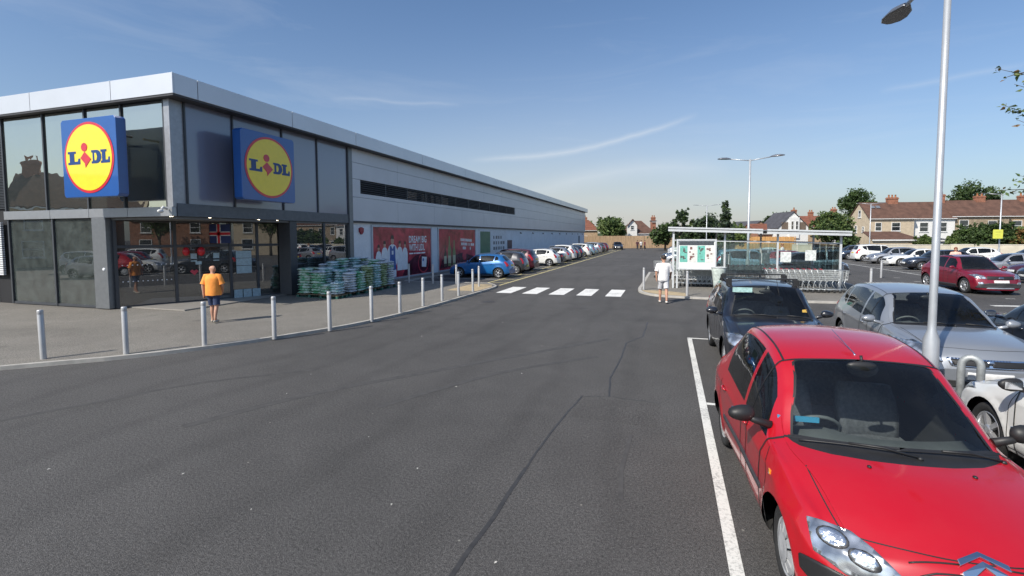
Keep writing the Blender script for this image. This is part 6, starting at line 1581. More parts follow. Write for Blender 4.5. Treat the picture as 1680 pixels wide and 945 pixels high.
# ================================================================== people
SKIN = mat('skin', (.50, .27, .18), .55, var=.12, scale=18); 
def limb_graph(name, V, E, R, m, parent=None, sub=2, root_i=0):
    me = bpy.data.meshes.new(name); me.from_pydata([tuple(v) for v in V], E, []); o = bpy.data.objects.new(name, me); link(o, parent)
    o.modifiers.new('skin', 'SKIN'); 
    sk = me.skin_vertices[0].data
    for i, r_ in enumerate(R):
        rr__ = r_ if isinstance(r_, tuple) else (r_, r_); sk[i].radius = rr__; sk[i].use_root = (i == root_i)
    s_ = o.modifiers.new('subd', 'SUBSURF'); s_.levels = sub; s_.render_levels = sub; o.modifiers['skin'].use_smooth_shade = True
    me.materials.append(m); return o
def person(x, y, z, rz, label, H=1.72, shirt=(.8,.3,.05), shorts=(.02,.03,.09), hair=None, legs_bare=True, stride=.24, arm=(.0, .0), group=None, shoe=(.35,.33,.30), fat=1.0, sleeve=.5, longhair=False, female=False):
    """walking figure facing local +x; one continuous skinned body, clothes as children"""
    k = H/1.75; root = tag(empty('person', (x, y, z), rz), label, 'person', group)
    s2 = stride/2; hz_ = .93*k
    V = []; R = []; E = []
    def v(p, r_): V.append(Vector((p[0], p[1], p[2]))*k); R.append((r_[0]*k, r_[1]*k) if isinstance(r_, tuple) else r_*k); return len(V)-1
    def e(a, b): E.append((a, b))
    pel = v((0, 0, .95), .115*fat); wa = v((.01, 0, 1.10), .125*fat); ch = v((.0, 0, 1.30), .135*fat); nk0 = v((-.01, 0, 1.44), .085); nk = v((.0, 0, 1.51), .055)
    hd0 = v((.015, 0, 1.57), .068); hd1 = v((.02, 0, 1.65), .088); hd2 = v((.0, 0, 1.725), .062); nose = v((.115, 0, 1.625), .012)
    for a, b in ((pel, wa), (wa, ch), (ch, nk0), (nk0, nk), (nk, hd0), (hd0, hd1), (hd1, hd2), (hd1, nose)): e(a, b)
    for s_ in (1, -1): ear = v((.0, s_*.092, 1.63), .014); e(hd1, ear)
    J = {}
    for s_, ph in ((1, 1), (-1, -1)):
        st = stride*ph; hip = v((0, s_*.085, .88), .088*fat); kn = v((st*.32+.03, s_*.10, .49), .058); cf = v((st*.42-.01, s_*.10, .33), .056); an = v((st*.5-(.05 if ph < 0 else 0), s_*.10, .085 if ph > 0 else .11), .034)
        he = v((an and st*.5-.06, s_*.10, .035 if ph > 0 else .06), .030); to = v((st*.5+.13, s_*.115, .028), .030)
        for a, b in ((pel, hip), (hip, kn), (kn, cf), (cf, an), (an, he), (an, to)): e(a, b)
        J[('leg', s_)] = (hip, kn, cf, an)
        sw = -st*.35; bend = arm[0 if s_ > 0 else 1]
        sho = v((-.01, s_*.185, 1.40), .058*fat); el = v((-.02+sw*.5, s_*(.245+.02*fat), 1.13), .042*fat)
        wr = v((-.0+sw+bend*.20, s_*(.255 if bend < .4 else .20), .90+bend*.17), .027); pa = v((.01+sw+bend*.25, s_*(.255 if bend < .4 else .17), .83+bend*.20), .032)
        for a, b in ((ch, sho), (sho, el), (el, wr), (wr, pa)): e(a, b)
        hx, hy, hz2 = V[pa]/k
        for fi, (fo, ln) in enumerate(((-.028, .062), (-.009, .072), (.010, .068), (.028, .055))):
            f1_ = v((hx+fo, hy-s_*.006, hz2-.045), .0085); f2_ = v((hx+fo+.006, hy-s_*.016, hz2-.045-ln*.6), .0075); e(pa, f1_); e(f1_, f2_)
        t1_ = v((hx+.040, hy-s_*.012, hz2-.008), .009); t2_ = v((hx+.052, hy-s_*.016, hz2-.040), .008); e(pa, t1_); e(t1_, t2_)
        J[('arm', s_)] = (sho, el, wr)
    limb_graph('body', V, E, R, SKIN, root)
    P_ = lambda i: V[i]
    # shirt and shorts: lofted cloth round the body, slightly creased
    rc_ = random.Random(int(H*1000))
    def cloth(mb, rings, n=22, fold=.012):
        vs = []; ph = rc_.random()*6
        for q, (c, rx, ry) in enumerate(rings):
            for j in range(n):
                t = 2*pi*j/n; w_ = 1+fold*6*sin(3*t+ph+q*.9)*.25+rc_.uniform(-fold, fold)
                vs.append((c[0]+rx*cos(t)*w_, c[1]+ry*sin(t)*w_, c[2]+.006*sin(5*t+q)))
        mb.add(vs, [(q*n+j, q*n+(j+1) % n, (q+1)*n+(j+1) % n, (q+1)*n+j) for q in range(len(rings)-1) for j in range(n)], 0, True)
    F = k*fat; c0 = P_(pel); sb = MB()
    cloth(sb, [((c0.x, 0, z_*k), rx*F, ry*F) for z_, rx, ry in ((.835, .152, .188), (.90, .158, .192), (1.0, .156, .186), (1.10, .152, .184), (1.22, .150, .192), (1.33, .148, .204), (1.395, .130, .200), (1.435, .105, .165), (1.47, .078, .105), (1.485, .066, .078))])
    for s_ in (1, -1):
        a, b_, c_ = J[('arm', s_)]; A = P_(a); B = P_(b_); sb.tube([A+Vector((0, -s_*.07*k, .005)), A+Vector((0, 0, .004)), A.lerp(B, .35), A.lerp(B, .68), A.lerp(B, .86)], [.070*F, .078*F, .074*F, .074*F, .080*F], 14, cap=False)
    sb.build('shirt', mat('shirt_cloth', shirt, .85, var=.14, scale=9, bump=.5, bscale=7), root, fix=False)
    bt = mat('shorts_cloth', shorts, .85, var=.35, scale=11, bump=.4, bscale=9); hb_ = MB()
    cloth(hb_, [((c0.x, 0, z_*k), rx*F, ry*F) for z_, rx, ry in ((1.0, .128, .155), (.93, .140, .168), (.86, .142, .178), (.80, .125, .176), (.775, .09, .16))])
    for s_ in (1, -1):
        a, b_, c_, d_ = J[('leg', s_)]; A = P_(a); B = P_(b_); pts = [A+Vector((0, 0, .02*k)), A.lerp(B, .4), A.lerp(B, .7), A.lerp(B, .86)]; rs__ = [.098*F, .098*k, .094*k, .096*k]
        if not legs_bare: pts += [P_(c_), P_(d_)+Vector((0, 0, .0))]; rs__ += [.075*k, .062*k]
        hb_.tube(pts, rs__, 14, cap=False)
    hb_.build('shorts' if legs_bare else 'trousers', bt, root, fix=False)
    for s_ in (1, -1):
        hp_, kp, cp_, ap = J[('leg', s_)]; A = P_(ap); f = MB(); ph = 1 if s_ > 0 else -1; lift = .0 if ph > 0 else .02
        f.blob((A.x+.045, A.y, A.z-.045), (.135*k, .05*k, .045*k), 0, 12, 6); f.build('shoe', mat('shoe', shoe, .6), root)
    if hair:
        h_ = MB(); c = P_(hd1); h_.blob((c.x-.022, c.y, c.z+.035), (.100*k, .097*k, .095*k), 0, 14, 8, .04, random.Random(3))
        if longhair: h_.blob((c.x-.06, c.y, c.z-.06), (.07, .10, .16), 0, 12, 8, .05, random.Random(5))
        h_.build('hair', mat('hair', hair, .6, var=.3, scale=40, bump=.6, bscale=50), root)
    # face
    f = MB(); c = P_(hd1)
    for s_ in (1, -1): f.blob((c.x+.082*k, s_*.034*k, c.z+.002), (.010, .013, .008), 0, 8, 5)
    f.build('eyes', mat('eye', (.05, .04, .03), .2), root)
    f = MB(); f.blob((c.x+.080*k, 0, c.z-.062*k), (.010, .026, .006), 0, 8, 4); f.build('mouth', mat('lips', (.35, .12, .10), .5), root)
    return root
po_ = G(352, 529, ZP)
person(po_.x, po_.y, ZP, pi/2+.35, 'bald man in bright orange shirt and navy shorts walking to the store', H=1.66, shirt=(.95, .33, .06), shorts=(.03, .045, .10), fat=1.18, stride=.20, shoe=(.40, .36, .30), arm=(.0, .45))
pw = G(1088, 497, 0)
person(pw.x, pw.y, 0, pi/2+.1, 'man in white shirt and pale shorts walking past the trolley shelter', H=1.78, shirt=(.80, .78, .77), shorts=(.62, .62, .64), hair=(.04, .03, .025), fat=1.08, stride=.34, arm=(.2, .35), shoe=(.65, .6, .55))
q = G(1566, 409, 1.66); person(17.0, 37.3, 0, -2.0, 'woman with reddish hair standing behind the crimson SUV', H=1.72, shirt=(.75, .45, .36), shorts=(.05, .05, .06), hair=(.20, .06, .03), legs_bare=False, longhair=True)
for i, (px, c_, lab) in enumerate([(1046, (.06, .02, .03), 'distant person in dark clothes by the far fence, left of three'), (1052, (.75, .75, .75), 'distant person in white by the far fence, middle of three'), (1058, (.12, .02, .03), 'distant person in dark red by the far fence, right of three')]):
    q = WD(px, 387, 88); person(q.x, q.y, 0, 1.2+i, lab, shirt=c_, shorts=(.03, .03, .04), hair=(.03, .02, .02), legs_bare=False, group='people walking by the far fence')
q = WD(1284, 387, 41); person(q.x, q.y, 0, 2.6, 'person in pale top standing beyond the shelter roof posts', H=1.8, shirt=(.7, .66, .62), shorts=(.05, .05, .06), hair=(.3, .12, .05), legs_bare=False)

# ================================================================== fences and walls round the site
def wood_mat(name, c_):
    m, t, p = newmat(name); co = N(t, 'ShaderNodeTexCoord'); mp_ = N(t, 'ShaderNodeMapping'); mp_.inputs['Scale'].default_value = (7, 7, .6); t.links.new(co.outputs['Object'], mp_.inputs[0])
    n = N(t, 'ShaderNodeTexNoise', Scale=1.0, Detail=5.0); t.links.new(mp_.outputs[0], n.inputs['Vector']); r = N(t, 'ShaderNodeMapRange'); r.inputs['From Min'].default_value = .3; r.inputs['From Max'].default_value = .7; r.inputs['To Min'].default_value = .65; r.inputs['To Max'].default_value = 1.3; t.links.new(n.outputs[0], r.inputs['Value'])
    mu = N(t, 'ShaderNodeVectorMath', operation='MULTIPLY'); mu.inputs[0].default_value = c_; t.links.new(r.outputs[0], mu.inputs[1]); t.links.new(mu.outputs[0], p.inputs['Base Color']); p.inputs['Roughness'].default_value = .85; return m
FW = wood_mat('fence_wood', (.50, .34, .20)); FO = wood_mat('fence_orange_wood', (.46, .25, .09))
def board_fence(a, b, h_, m, label, board=.15, h2=None):
    a = Vector((a[0], a[1], 0)); b = Vector((b[0], b[1], 0)); d = b-a; L_ = d.length; rz = atan2(d.y, d.x); h2 = h_ if h2 is None else h2
    root = tag(empty('timber_fence', a, rz), label, 'fence'); n = int(L_/board); rf_ = random.Random(int(L_*10)); mb = MB()
    for i in range(n):
        x = i*board; hh = h_+(h2-h_)*i/n+rf_.uniform(-.02, .02); o_ = .0 if i % 2 else .018; mb.box(x+.004, x+board-.004, o_, o_+.02, .03, hh)
    mb.build('boards', m, root); mb = MB()
    for z_ in (.4, h_-.35): mb.box(0, L_, .045, .10, z_, z_+.08)
    mb.build('rails', m, root)
    mb = MB(); k = max(1, int(L_/2.7))
    for i in range(k+1): x = L_*i/k; mb.box(x-.05, x+.05, .101, .2, 0, h_+(h2-h_)*i/k+.05)
    mb.build('posts', m, root); return root
fa = WD(950, 387, 98); fb_ = WD(1118, 387, 101); board_fence((fa.x, fa.y), (fb_.x, fb_.y), 2.55, FW, 'pale timber board fence closing the far end of the car park')
fa = WD(1128, 387, 93); fb_ = WD(1305, 387, 80); board_fence((fa.x, fa.y), (fb_.x, fb_.y), 2.3, FO, 'orange stained timber fence behind the trolley shelter')
fa = WD(1300, 387, 74); fb_ = WD(1560, 387, 68); fc = WD(1760, 387, 60)
CRM = mat('cream_wall_render', (.55, .50, .40), .85, var=.12, scale=1.2); COP = mat('wall_coping', (.62, .58, .50), .8)
def low_wall(a, b, h_, label):
    a = Vector((a.x, a.y, 0)); b = Vector((b.x, b.y, 0)); d = b-a; root = tag(empty('boundary_wall', a, atan2(d.y, d.x)), label, 'wall'); m = MB(); m.box(0, d.length, 0, .22, 0, h_); m.build('wall', CRM, root)
    m = MB(); m.box(0, d.length, -.04, .26, h_+.002, h_+.09); m.build('coping', COP, root)
low_wall(fa, fb_, 1.05, 'low cream boundary wall right of the trolley shelter'); low_wall(fb_+Vector((.02, 0, 0)), fc, 1.12, 'low cream boundary wall below the terrace bushes at the right')

# ================================================================== houses
TILE_CACHE = {}
def roof_mat(name, c_):
    m, t, p = newmat(name); co = N(t, 'ShaderNodeTexCoord'); n = N(t, 'ShaderNodeTexNoise', Scale=1.3, Detail=7.0, Roughness=.7); t.links.new(co.outputs['Object'], n.inputs['Vector'])
    w_ = N(t, 'ShaderNodeTexWave', Scale=2.2, Distortion=.3); w_.bands_direction = 'Z'; t.links.new(co.outputs['Object'], w_.inputs['Vector'])
    r = N(t, 'ShaderNodeMapRange'); r.inputs['From Min'].default_value = .3; r.inputs['From Max'].default_value = .7; r.inputs['To Min'].default_value = .65; r.inputs['To Max'].default_value = 1.35; t.links.new(n.outputs[0], r.inputs['Value'])
    r2 = N(t, 'ShaderNodeMapRange'); r2.inputs['To Min'].default_value = .82; r2.inputs['To Max'].default_value = 1.08; t.links.new(w_.outputs[0], r2.inputs['Value']); q_ = N(t, 'ShaderNodeMath', operation='MULTIPLY'); t.links.new(r.outputs[0], q_.inputs[0]); t.links.new(r2.outputs[0], q_.inputs[1])
    mu = N(t, 'ShaderNodeVectorMath', operation='MULTIPLY'); mu.inputs[0].default_value = c_; t.links.new(q_.outputs[0], mu.inputs[1]); t.links.new(mu.outputs[0], p.inputs['Base Color']); p.inputs['Roughness'].default_value = .85; return m
RB = roof_mat('brown_roof_tiles', (.115, .060, .042)); RR = roof_mat('red_roof_tiles', (.20, .075, .045)); RS = roof_mat('slate_roof', (.07, .07, .08))
def wall_mat(name, c_, v=.15): return mat(name, c_, .85, var=v, scale=2.5, bump=.4, bscale=9)
WBE = wall_mat('beige_render', (.52, .43, .31)); WWH = wall_mat('house_white_render', (.74, .73, .70), .06); WST = wall_mat('rubble_stone', (.33, .26, .18), .35); WBR = wall_mat('brown_brick', (.28, .14, .09), .3); WTA = wall_mat('tan_brick', (.42, .30, .19), .2)
WFR = mat('window_white_frame', (.72, .72, .70), .5); WGL = mirror_glass('house_window_glass', (.02, .022, .025), .12, .02); CHB = wall_mat('chimney_brick', (.30, .13, .08), .3); POT = mat('chimney_pot', (.42, .18, .08), .7)
def window(parent, x, z, w_, h_, y=0.0, rot=False, name='window'):
    """frame proud of the facade (facade plane y=0, outside is -y); rot: on the x=0 gable"""
    f = MB(); g_ = MB()
    def bx(mb, x0, x1, d0, d1, z0, z1):
        if rot: mb.box(-d1, -d0, x0, x1, z0, z1)
        else: mb.box(x0, x1, y-d1, y-d0, z0, z1)
    t_ = .07
    bx(f, x, x+t_, .003, .06, z, z+h_); bx(f, x+w_-t_, x+w_, .003, .06, z, z+h_); bx(f, x+t_, x+w_-t_, .003, .06, z, z+t_); bx(f, x+t_, x+w_-t_, .003, .06, z+h_-t_, z+h_); bx(f, x+t_, x+w_-t_, .003, .055, z+h_/2-.03, z+h_/2+.03)
    bx(f, x-.08, x+w_+.08, .003, .10, z-.09, z-.004)
    o_ = f.build(name, WFR, parent); bx(g_, x+t_, x+w_-t_, .003, .025, z+t_, z+h_/2-.03); bx(g_, x+t_, x+w_-t_, .003, .025, z+h_/2+.03, z+h_-t_); g_.build('pane', WGL, o_)
def chimney(parent, x, y, z, w_=.9, d_=.6, h_=1.5, pots=2):
    c = MB(); c.box(x-w_/2, x+w_/2, y-d_/2, y+d_/2, z-1.2, z+h_); c.box(x-w_/2-.06, x+w_/2+.06, y-d_/2-.06, y+d_/2+.06, z+h_-.3, z+h_-.12); o_ = c.build('chimney', CHB, parent)
    p = MB()
    for i in range(pots): px = x-w_/2+(i+.5)*w_/pots; p.lathe([(.13, 0), (.11, .4), (.14, .42), (.1, .44), (.1, .1)], 10, 0, Matrix.Translation((px, y, z+h_)))
    p.build('chimney_pots', POT, o_)
def house(px, D, L_, dep, eav, rid, wm_, rm_, label, ang=0.0, wins=(), chim=(), gable_wall=None, axis='x', hip=0.0, gwins=(), skyl=(), name='house'):
    p = WD(px, 387, D); root = tag(empty(name, (p.x, p.y, 0), YAW+ang), label, 'house', 'houses beyond the car park')
    w_ = MB(); 
    if axis == 'x':
        w_.box(0, L_, 0, dep, 0, eav); gm_ = gable_wall or wm_
        prf = lambda x0, x1: w_.add([(x0, 0, eav), (x0, dep, eav), (x0, dep/2, rid-.1), (x1, 0, eav), (x1, dep, eav), (x1, dep/2, rid-.1)], [(0,2,1), (3,4,5), (0,3,5,2), (1,2,5,4)])
        if not hip: prf(0.0, L_)
    else:
        w_.box(0, L_, 0, dep, 0, eav); w_.add([(0, 0, eav), (L_, 0, eav), (L_/2, 0, rid-.1), (0, dep, eav), (L_, dep, eav), (L_/2, dep, rid-.1)], [(0,1,2), (3,5,4), (0,2,5,3), (1,4,5,2)])
    wo2 = w_.build('wall', wm_, root)
    r = MB(); ov = .25; th = .12
    if axis == 'x':
        sl = (rid-eav)/(dep/2); z0 = eav-ov*sl
        for s_ in (0, 1):
            ya, yb = (-ov, dep/2) if s_ == 0 else (dep+ov, dep/2)
            r.add([(-.15+0, ya, z0+.02), (L_+.15, ya, z0+.02), (L_+.15-hip, yb, rid), (-.15+hip, yb, rid), (-.15, ya, z0+.02+th), (L_+.15, ya, z0+.02+th), (L_+.15-hip, yb, rid+th), (-.15+hip, yb, rid+th)], [(0,1,2,3), (4,5,6,7), (0,1,5,4), (1,2,6,5), (2,3,7,6), (3,0,4,7)])
        if hip:
            for x_, xi in ((-.15, -.15+hip), (L_+.15, L_+.15-hip)): r.add([(x_, -ov, z0+.02+th), (x_, dep+ov, z0+.02+th), (xi, dep/2, rid+th)], [(0,1,2)])
    else:
        sl = (rid-eav)/(L_/2); z0 = eav-ov*sl
        for xa, xb in ((-ov, L_/2), (L_+ov, L_/2)):
            r.add([(xa, -.15, z0+.02), (xa, dep+.15, z0+.02), (xb, dep+.15, rid), (xb, -.15, rid), (xa, -.15, z0+.02+th), (xa, dep+.15, z0+.02+th), (xb, dep+.15, rid+th), (xb, -.15, rid+th)], [(0,1,2,3), (4,5,6,7), (0,1,5,4), (1,2,6,5), (2,3,7,6), (3,0,4,7)])
    ro2 = r.build('roof', rm_, root)
    for x, z, ww_, hh_ in wins: window(root, x, z, ww_, hh_)
    for y, z, ww_, hh_ in gwins: window(root, y, z, ww_, hh_, rot=True)
    for c in chim: chimney(ro2, *c)
    for x, f_ in skyl:
        y0 = dep/2*(f_); z_ = eav+(rid-eav)*f_+th+.06; sk = MB(); d_ = Vector((0, 1, (rid-eav)/(dep/2))).normalized()
        a = Vector((x, y0, z_+.02)); sk.add([a, a+Vector((.6, 0, 0)), a+Vector((.6, 0, 0))+d_*.6, a+d_*.6]+[q_+Vector((0, -.05, .06)) for q_ in (a, a+Vector((.6, 0, 0)), a+Vector((.6, 0, 0))+d_*.6, a+d_*.6)], [(0,1,2,3), (4,5,6,7), (0,1,5,4), (1,2,6,5), (2,3,7,6), (3,0,4,7)]); sk.build('skylight', mat('skylight_glass', (.16, .18, .20), .2, coat=.5), ro2)
    # gutter line
    g_ = MB()
    if axis == 'x': g_.box(-.1, L_+.1, -.33, -.22, eav-.24, eav-.14); g_.build('gutter', WFR, ro2)
    return root
# terrace on the right
T_ = 78
house(1425, T_, 6.6, 5.6, 5.25, 7.75, WBE, RB, 'beige end of terrace house with small skylights and gable end', wins=[(.9, 3.15, .95, 1.35), (3.3, 3.15, 1.3, 1.35)], chim=[(4.9, 2.8, 7.75, 1.5, .7, .9, 3)], gwins=[(2.2, 5.4, .8, 1.2), (1.2, 3.0, .6, .9), (3.2, 2.9, .7, 1.2)], skyl=[(1.1, .55), (1.9, .55)], ang=-.12)
house(1493, T_+.1, 6.45, 5.6, 5.25, 7.80, WWH, RB, 'white rendered terrace house directly left of the near lamp post', wins=[(1.3, 3.0, 1.3, 1.5), (4.2, 3.0, 1.1, 1.5)], chim=[(6.1, 2.9, 7.9, 1.0, .8, 1.2, 2)], ang=-.12)
house(1560, T_-.4, 8.2, 5.8, 5.55, 8.0, WST, RB, 'rubble stone terrace house right of the near lamp post', wins=[(1.1, 3.1, 1.35, 1.75), (5.2, 3.1, 1.3, 1.6)], chim=[(5.9, 2.8, 8.0, 1.3, .7, .8, 2)], ang=-.12)
house(1644, T_-.9, 9.5, 5.8, 5.55, 8.05, WTA, RB, 'tan terrace house at the right edge above the bushes', wins=[(1.4, 3.1, 1.3, 1.6), (5.0, 3.1, 1.3, 1.6)], chim=[(4.9, 2.8, 8.0, 1.2, .7, .8, 2)], ang=-.12)
# lean-to extensions in front
def leanto(px, D, L_, dep, z0, z1, wm_, rm_, label, ang=-.12, skyl=False, taper=.0):
    p = WD(px, 387, D); root = tag(empty('house_extension', (p.x, p.y, 0), YAW+ang), label, 'extension', 'low extensions in front of the terrace'); w_ = MB(); w_.box(0, L_, 0, dep, 0, z0); w_.build('wall', wm_, root)
    r = MB(); r.add([(-.2, -.25, z0-.02), (L_+.2, -.25, z0-.02), (L_-taper, dep, z1), (taper*.3, dep, z1), (-.2, -.25, z0+.1), (L_+.2, -.25, z0+.1), (L_-taper, dep, z1+.12), (taper*.3, dep, z1+.12)], [(0,3,2,1), (4,5,6,7), (0,1,5,4), (1,2,6,5), (2,3,7,6), (3,0,4,7)]); r.build('roof', rm_, root)
    f = MB(); f.box(-.2, L_+.2, -.31, -.252, z0-.12, z0+.08); f.build('fascia_board', WFR, root)
leanto(1432, T_-4.4, 6.6, 3.4, 1.75, 2.95, WBE, RB, 'low lean to extension with tiled roof before the beige terrace house', taper=1.3)
leanto(1500, T_-4.6, 5.0, 3.2, 1.65, 2.05, WWH, RS, 'low white extension before the white terrace house', taper=.3)
# white house with dark cladding and central bay
h5 = house(1277, 92, 5.6, 7, 4.0, 6.9, WWH, RS, 'white fronted house with twin window bay over the shelter roof', wins=[], chim=[(4.8, 3.5, 6.2, .8, .6, 1.3, 1)], axis='y')
b_ = MB(); b_.box(1.9, 3.75, -.30, -.003, 2.0, 5.9); b_.build('bay', WWH, h5)
for x0, w_ in ((.55, 1.2), (3.9, 1.2)): 
    b_ = MB(); b_.box(x0, x0+w_, -.08, -.003, 3.2, 5.0); b_.build('dark_cladding_panel', mat('brown_hung_tile', (.16, .12, .09), .8, var=.3), h5)
for x0 in (2.15, 3.0): window(h5, x0, 3.6, .5, 1.6, y=-.30)
house(1228, 98, 5.0, 8, 3.6, 5.4, WTA, RS, 'small tan gable house behind the shelter lamp post', axis='y', ang=.15)
house(1243, 94, 4.9, 7, 3.0, 4.75, WBR, RR, 'brown roofed low house left of the white house', ang=.05)
house(1322, 103, 9.6, 7, 4.4, 6.6, WTA, RR, 'long brown roofed house behind the round garden tree', chim=[(3.0, 3.5, 6.6, .9, .6, 1.0, 2), (8.0, 3.5, 6.6, 1.0, .7, 1.6, 2)])
house(1385, 88, 2.9, 5, 3.2, 3.9, WWH, RS, 'small white extension between the garden tree and the gable', ang=-.12)
house(936, 112, 6.2, 7, 4.0, 6.2, WTA, RR, 'tan house with orange roof just past the store corner', hip=1.6, wins=[(3.2, 1.6, .8, 1.0)], chim=[(3.9, 3.5, 6.2, .8, .6, .8, 1)])
house(1027, 112, 6.6, 8, 3.2, 6.0, WWH, RB, 'white house with hipped brown roof behind the far fence', hip=2.2, wins=[(1.0, 1.6, 1.0, 1.0), (4.3, 1.6, 1.0, 1.0)], ang=0)
gb = WD(1030, 387, 111.3); g2 = tag(empty('house', (gb.x, gb.y, 0), YAW), 'white gabled front wing of the house behind the far fence', 'house', 'houses beyond the car park'); m = MB(); m.box(0, 2.1, 0, 1.0, 0, 5.0); m.add([(0,0,5.0),(2.1,0,5.0),(1.05,0,6.2),(0,1,5.0),(2.1,1,5.0),(1.05,1,6.2)], [(0,1,2),(3,5,4),(0,2,5,3),(1,4,5,2)]); m.build('wall', WWH, g2); window(g2, .6, 3.9, .8, 1.0)
m = MB(); m.bar((-.25, -.1, 4.75), (1.05, -.1, 6.33), .5, .12); m.bar((2.35, -.1, 4.75), (1.05, -.1, 6.33), .5, .12); m.build('roof', RB, g2)
house(1069, 116, 1.0, 1.2, 6.0, 6.1, CHB, RS, 'tall red brick chimney block between the white house and trees', chim=[(.5, .6, 6.0, .9, .8, 1.0, 2)], name='chimney_stack')
# houses behind the camera, mirrored in the store's front glass
def bhouse(x, y, rz, L_, eav, rid, wm_, label):
    h_ = house(840, 10, L_, 8, eav, rid, wm_, RB, label, wins=[(1, 3.2, 1.2, 1.4), (L_-2.4, 3.2, 1.2, 1.4), (1, .9, 1.2, 1.4), (L_-2.4, .9, 1.4, 1.4)], chim=[(L_-1, 4, rid, 1, .7, 1.2, 2)], axis='x'); h_.location = (x, y, 0); h_.rotation_euler = (0, 0, rz); h_['group'] = 'houses behind the camera'
bhouse(-46, -9, 2.3, 9, 5.2, 8.2, WBE, 'beige house behind the camera mirrored in the upper shop glass'); bhouse(-58, -16, 2.3, 9, 5.2, 8.2, WWH, 'white house behind the camera mirrored in the upper shop glass'); bhouse(40, 4, -pi/2, 9, 5.2, 8.0, WBR, 'brown brick house far right mirrored in the side windows'); bhouse(40, -8, -pi/2, 9, 5.2, 8.0, WTA, 'tan brick house far right mirrored in the entrance doors'); bhouse(40, 16, -pi/2, 9, 5.2, 8.0, WBE, 'beige house far right mirrored in the side windows')

# ================================================================== trees and shrubs
BARK = mat('bark', (.10, .08, .055), .9, var=.3, scale=6, bump=.6, bscale=14)
def leaf_mat(name, c_, tr=.3):
    m = bpy.data.materials.new(name); m.use_nodes = True; t = m.node_tree; p = t.nodes['Principled BSDF']
    co = N(t, 'ShaderNodeTexCoord'); n = N(t, 'ShaderNodeTexNoise', Scale=1.1, Detail=3.0); t.links.new(co.outputs['Object'], n.inputs['Vector']); r = N(t, 'ShaderNodeMapRange'); r.inputs['From Min'].default_value = .3; r.inputs['From Max'].default_value = .7; r.inputs['To Min'].default_value = .6; r.inputs['To Max'].default_value = 1.45; t.links.new(n.outputs[0], r.inputs['Value'])
    mu = N(t, 'ShaderNodeVectorMath', operation='MULTIPLY'); mu.inputs[0].default_value = c_; t.links.new(r.outputs[0], mu.inputs[1]); t.links.new(mu.outputs[0], p.inputs['Base Color']); p.inputs['Roughness'].default_value = .6
    tl = N(t, 'ShaderNodeBsdfTranslucent'); t.links.new(mu.outputs[0], tl.inputs[0]); mx_ = N(t, 'ShaderNodeMixShader'); mx_.inputs[0].default_value = tr; o_ = t.nodes['Material Output']
    t.links.new(p.outputs[0], mx_.inputs[1]); t.links.new(tl.outputs[0], mx_.inputs[2]); t.links.new(mx_.outputs[0], o_.inputs[0]); return m
LDK = leaf_mat('leaf_dark', (.045, .08, .024)); LMD = leaf_mat('leaf_mid', (.08, .13, .035)); LLT = leaf_mat('leaf_light', (.15, .20, .06)); LBL = leaf_mat('leaf_blue_green', (.06, .09, .055)); LRU = leaf_mat('leaf_rusty', (.22, .13, .045))
def crown(name, parent, blobs, n, size, mats, seed, flat=.0, shell=.55):
    r = random.Random(seed); mb = MB(); tot = sum(b[3]*b[4]*b[5] for b in blobs)**.999
    for cx, cy, cz, rx, ry, rz_ in blobs:
        k = int(n*1.7*(rx*ry*rz_)/tot)+12; nm = len(mats)
        # each blob is broken into small clumps with gaps between them
        cl_ = [(lambda u, th, q: (cx+rx*q*sqrt(1-u*u)*cos(th), cy+ry*q*sqrt(1-u*u)*sin(th), cz+rz_*q*u))(r.uniform(-1, 1), r.uniform(0, 2*pi), shell+(1.08-shell)*r.random()**.7) for _ in range(max(6, k//16))]
        for i in range(k):
            c = cl_[r.randrange(len(cl_))]; cr_ = min(rx, ry, rz_)*.32
            x, y, z = (c[j]+r.gauss(0, cr_*.55) for j in range(3)); s_ = size*r.uniform(.6, 1.35)
            a = Vector((r.gauss(0, 1), r.gauss(0, 1), r.gauss(0, .8))).normalized(); b_ = a.cross(Vector((r.gauss(0, 1), r.gauss(0, 1), r.gauss(0, 1)))).normalized(); o_ = Vector((x, y, z)); c3 = a.cross(b_)*s_*.12
            mb.add([o_-a*s_*.5, o_+b_*s_*.30+c3, o_+a*s_*.5, o_-b_*s_*.30+c3], [(0,1,2,3)], r.randrange(nm) if r.random() < .5 else (hash((int(c[0]*3), int(c[2]*3))) % nm))
    return mb.build(name, mats, parent, fix=False)
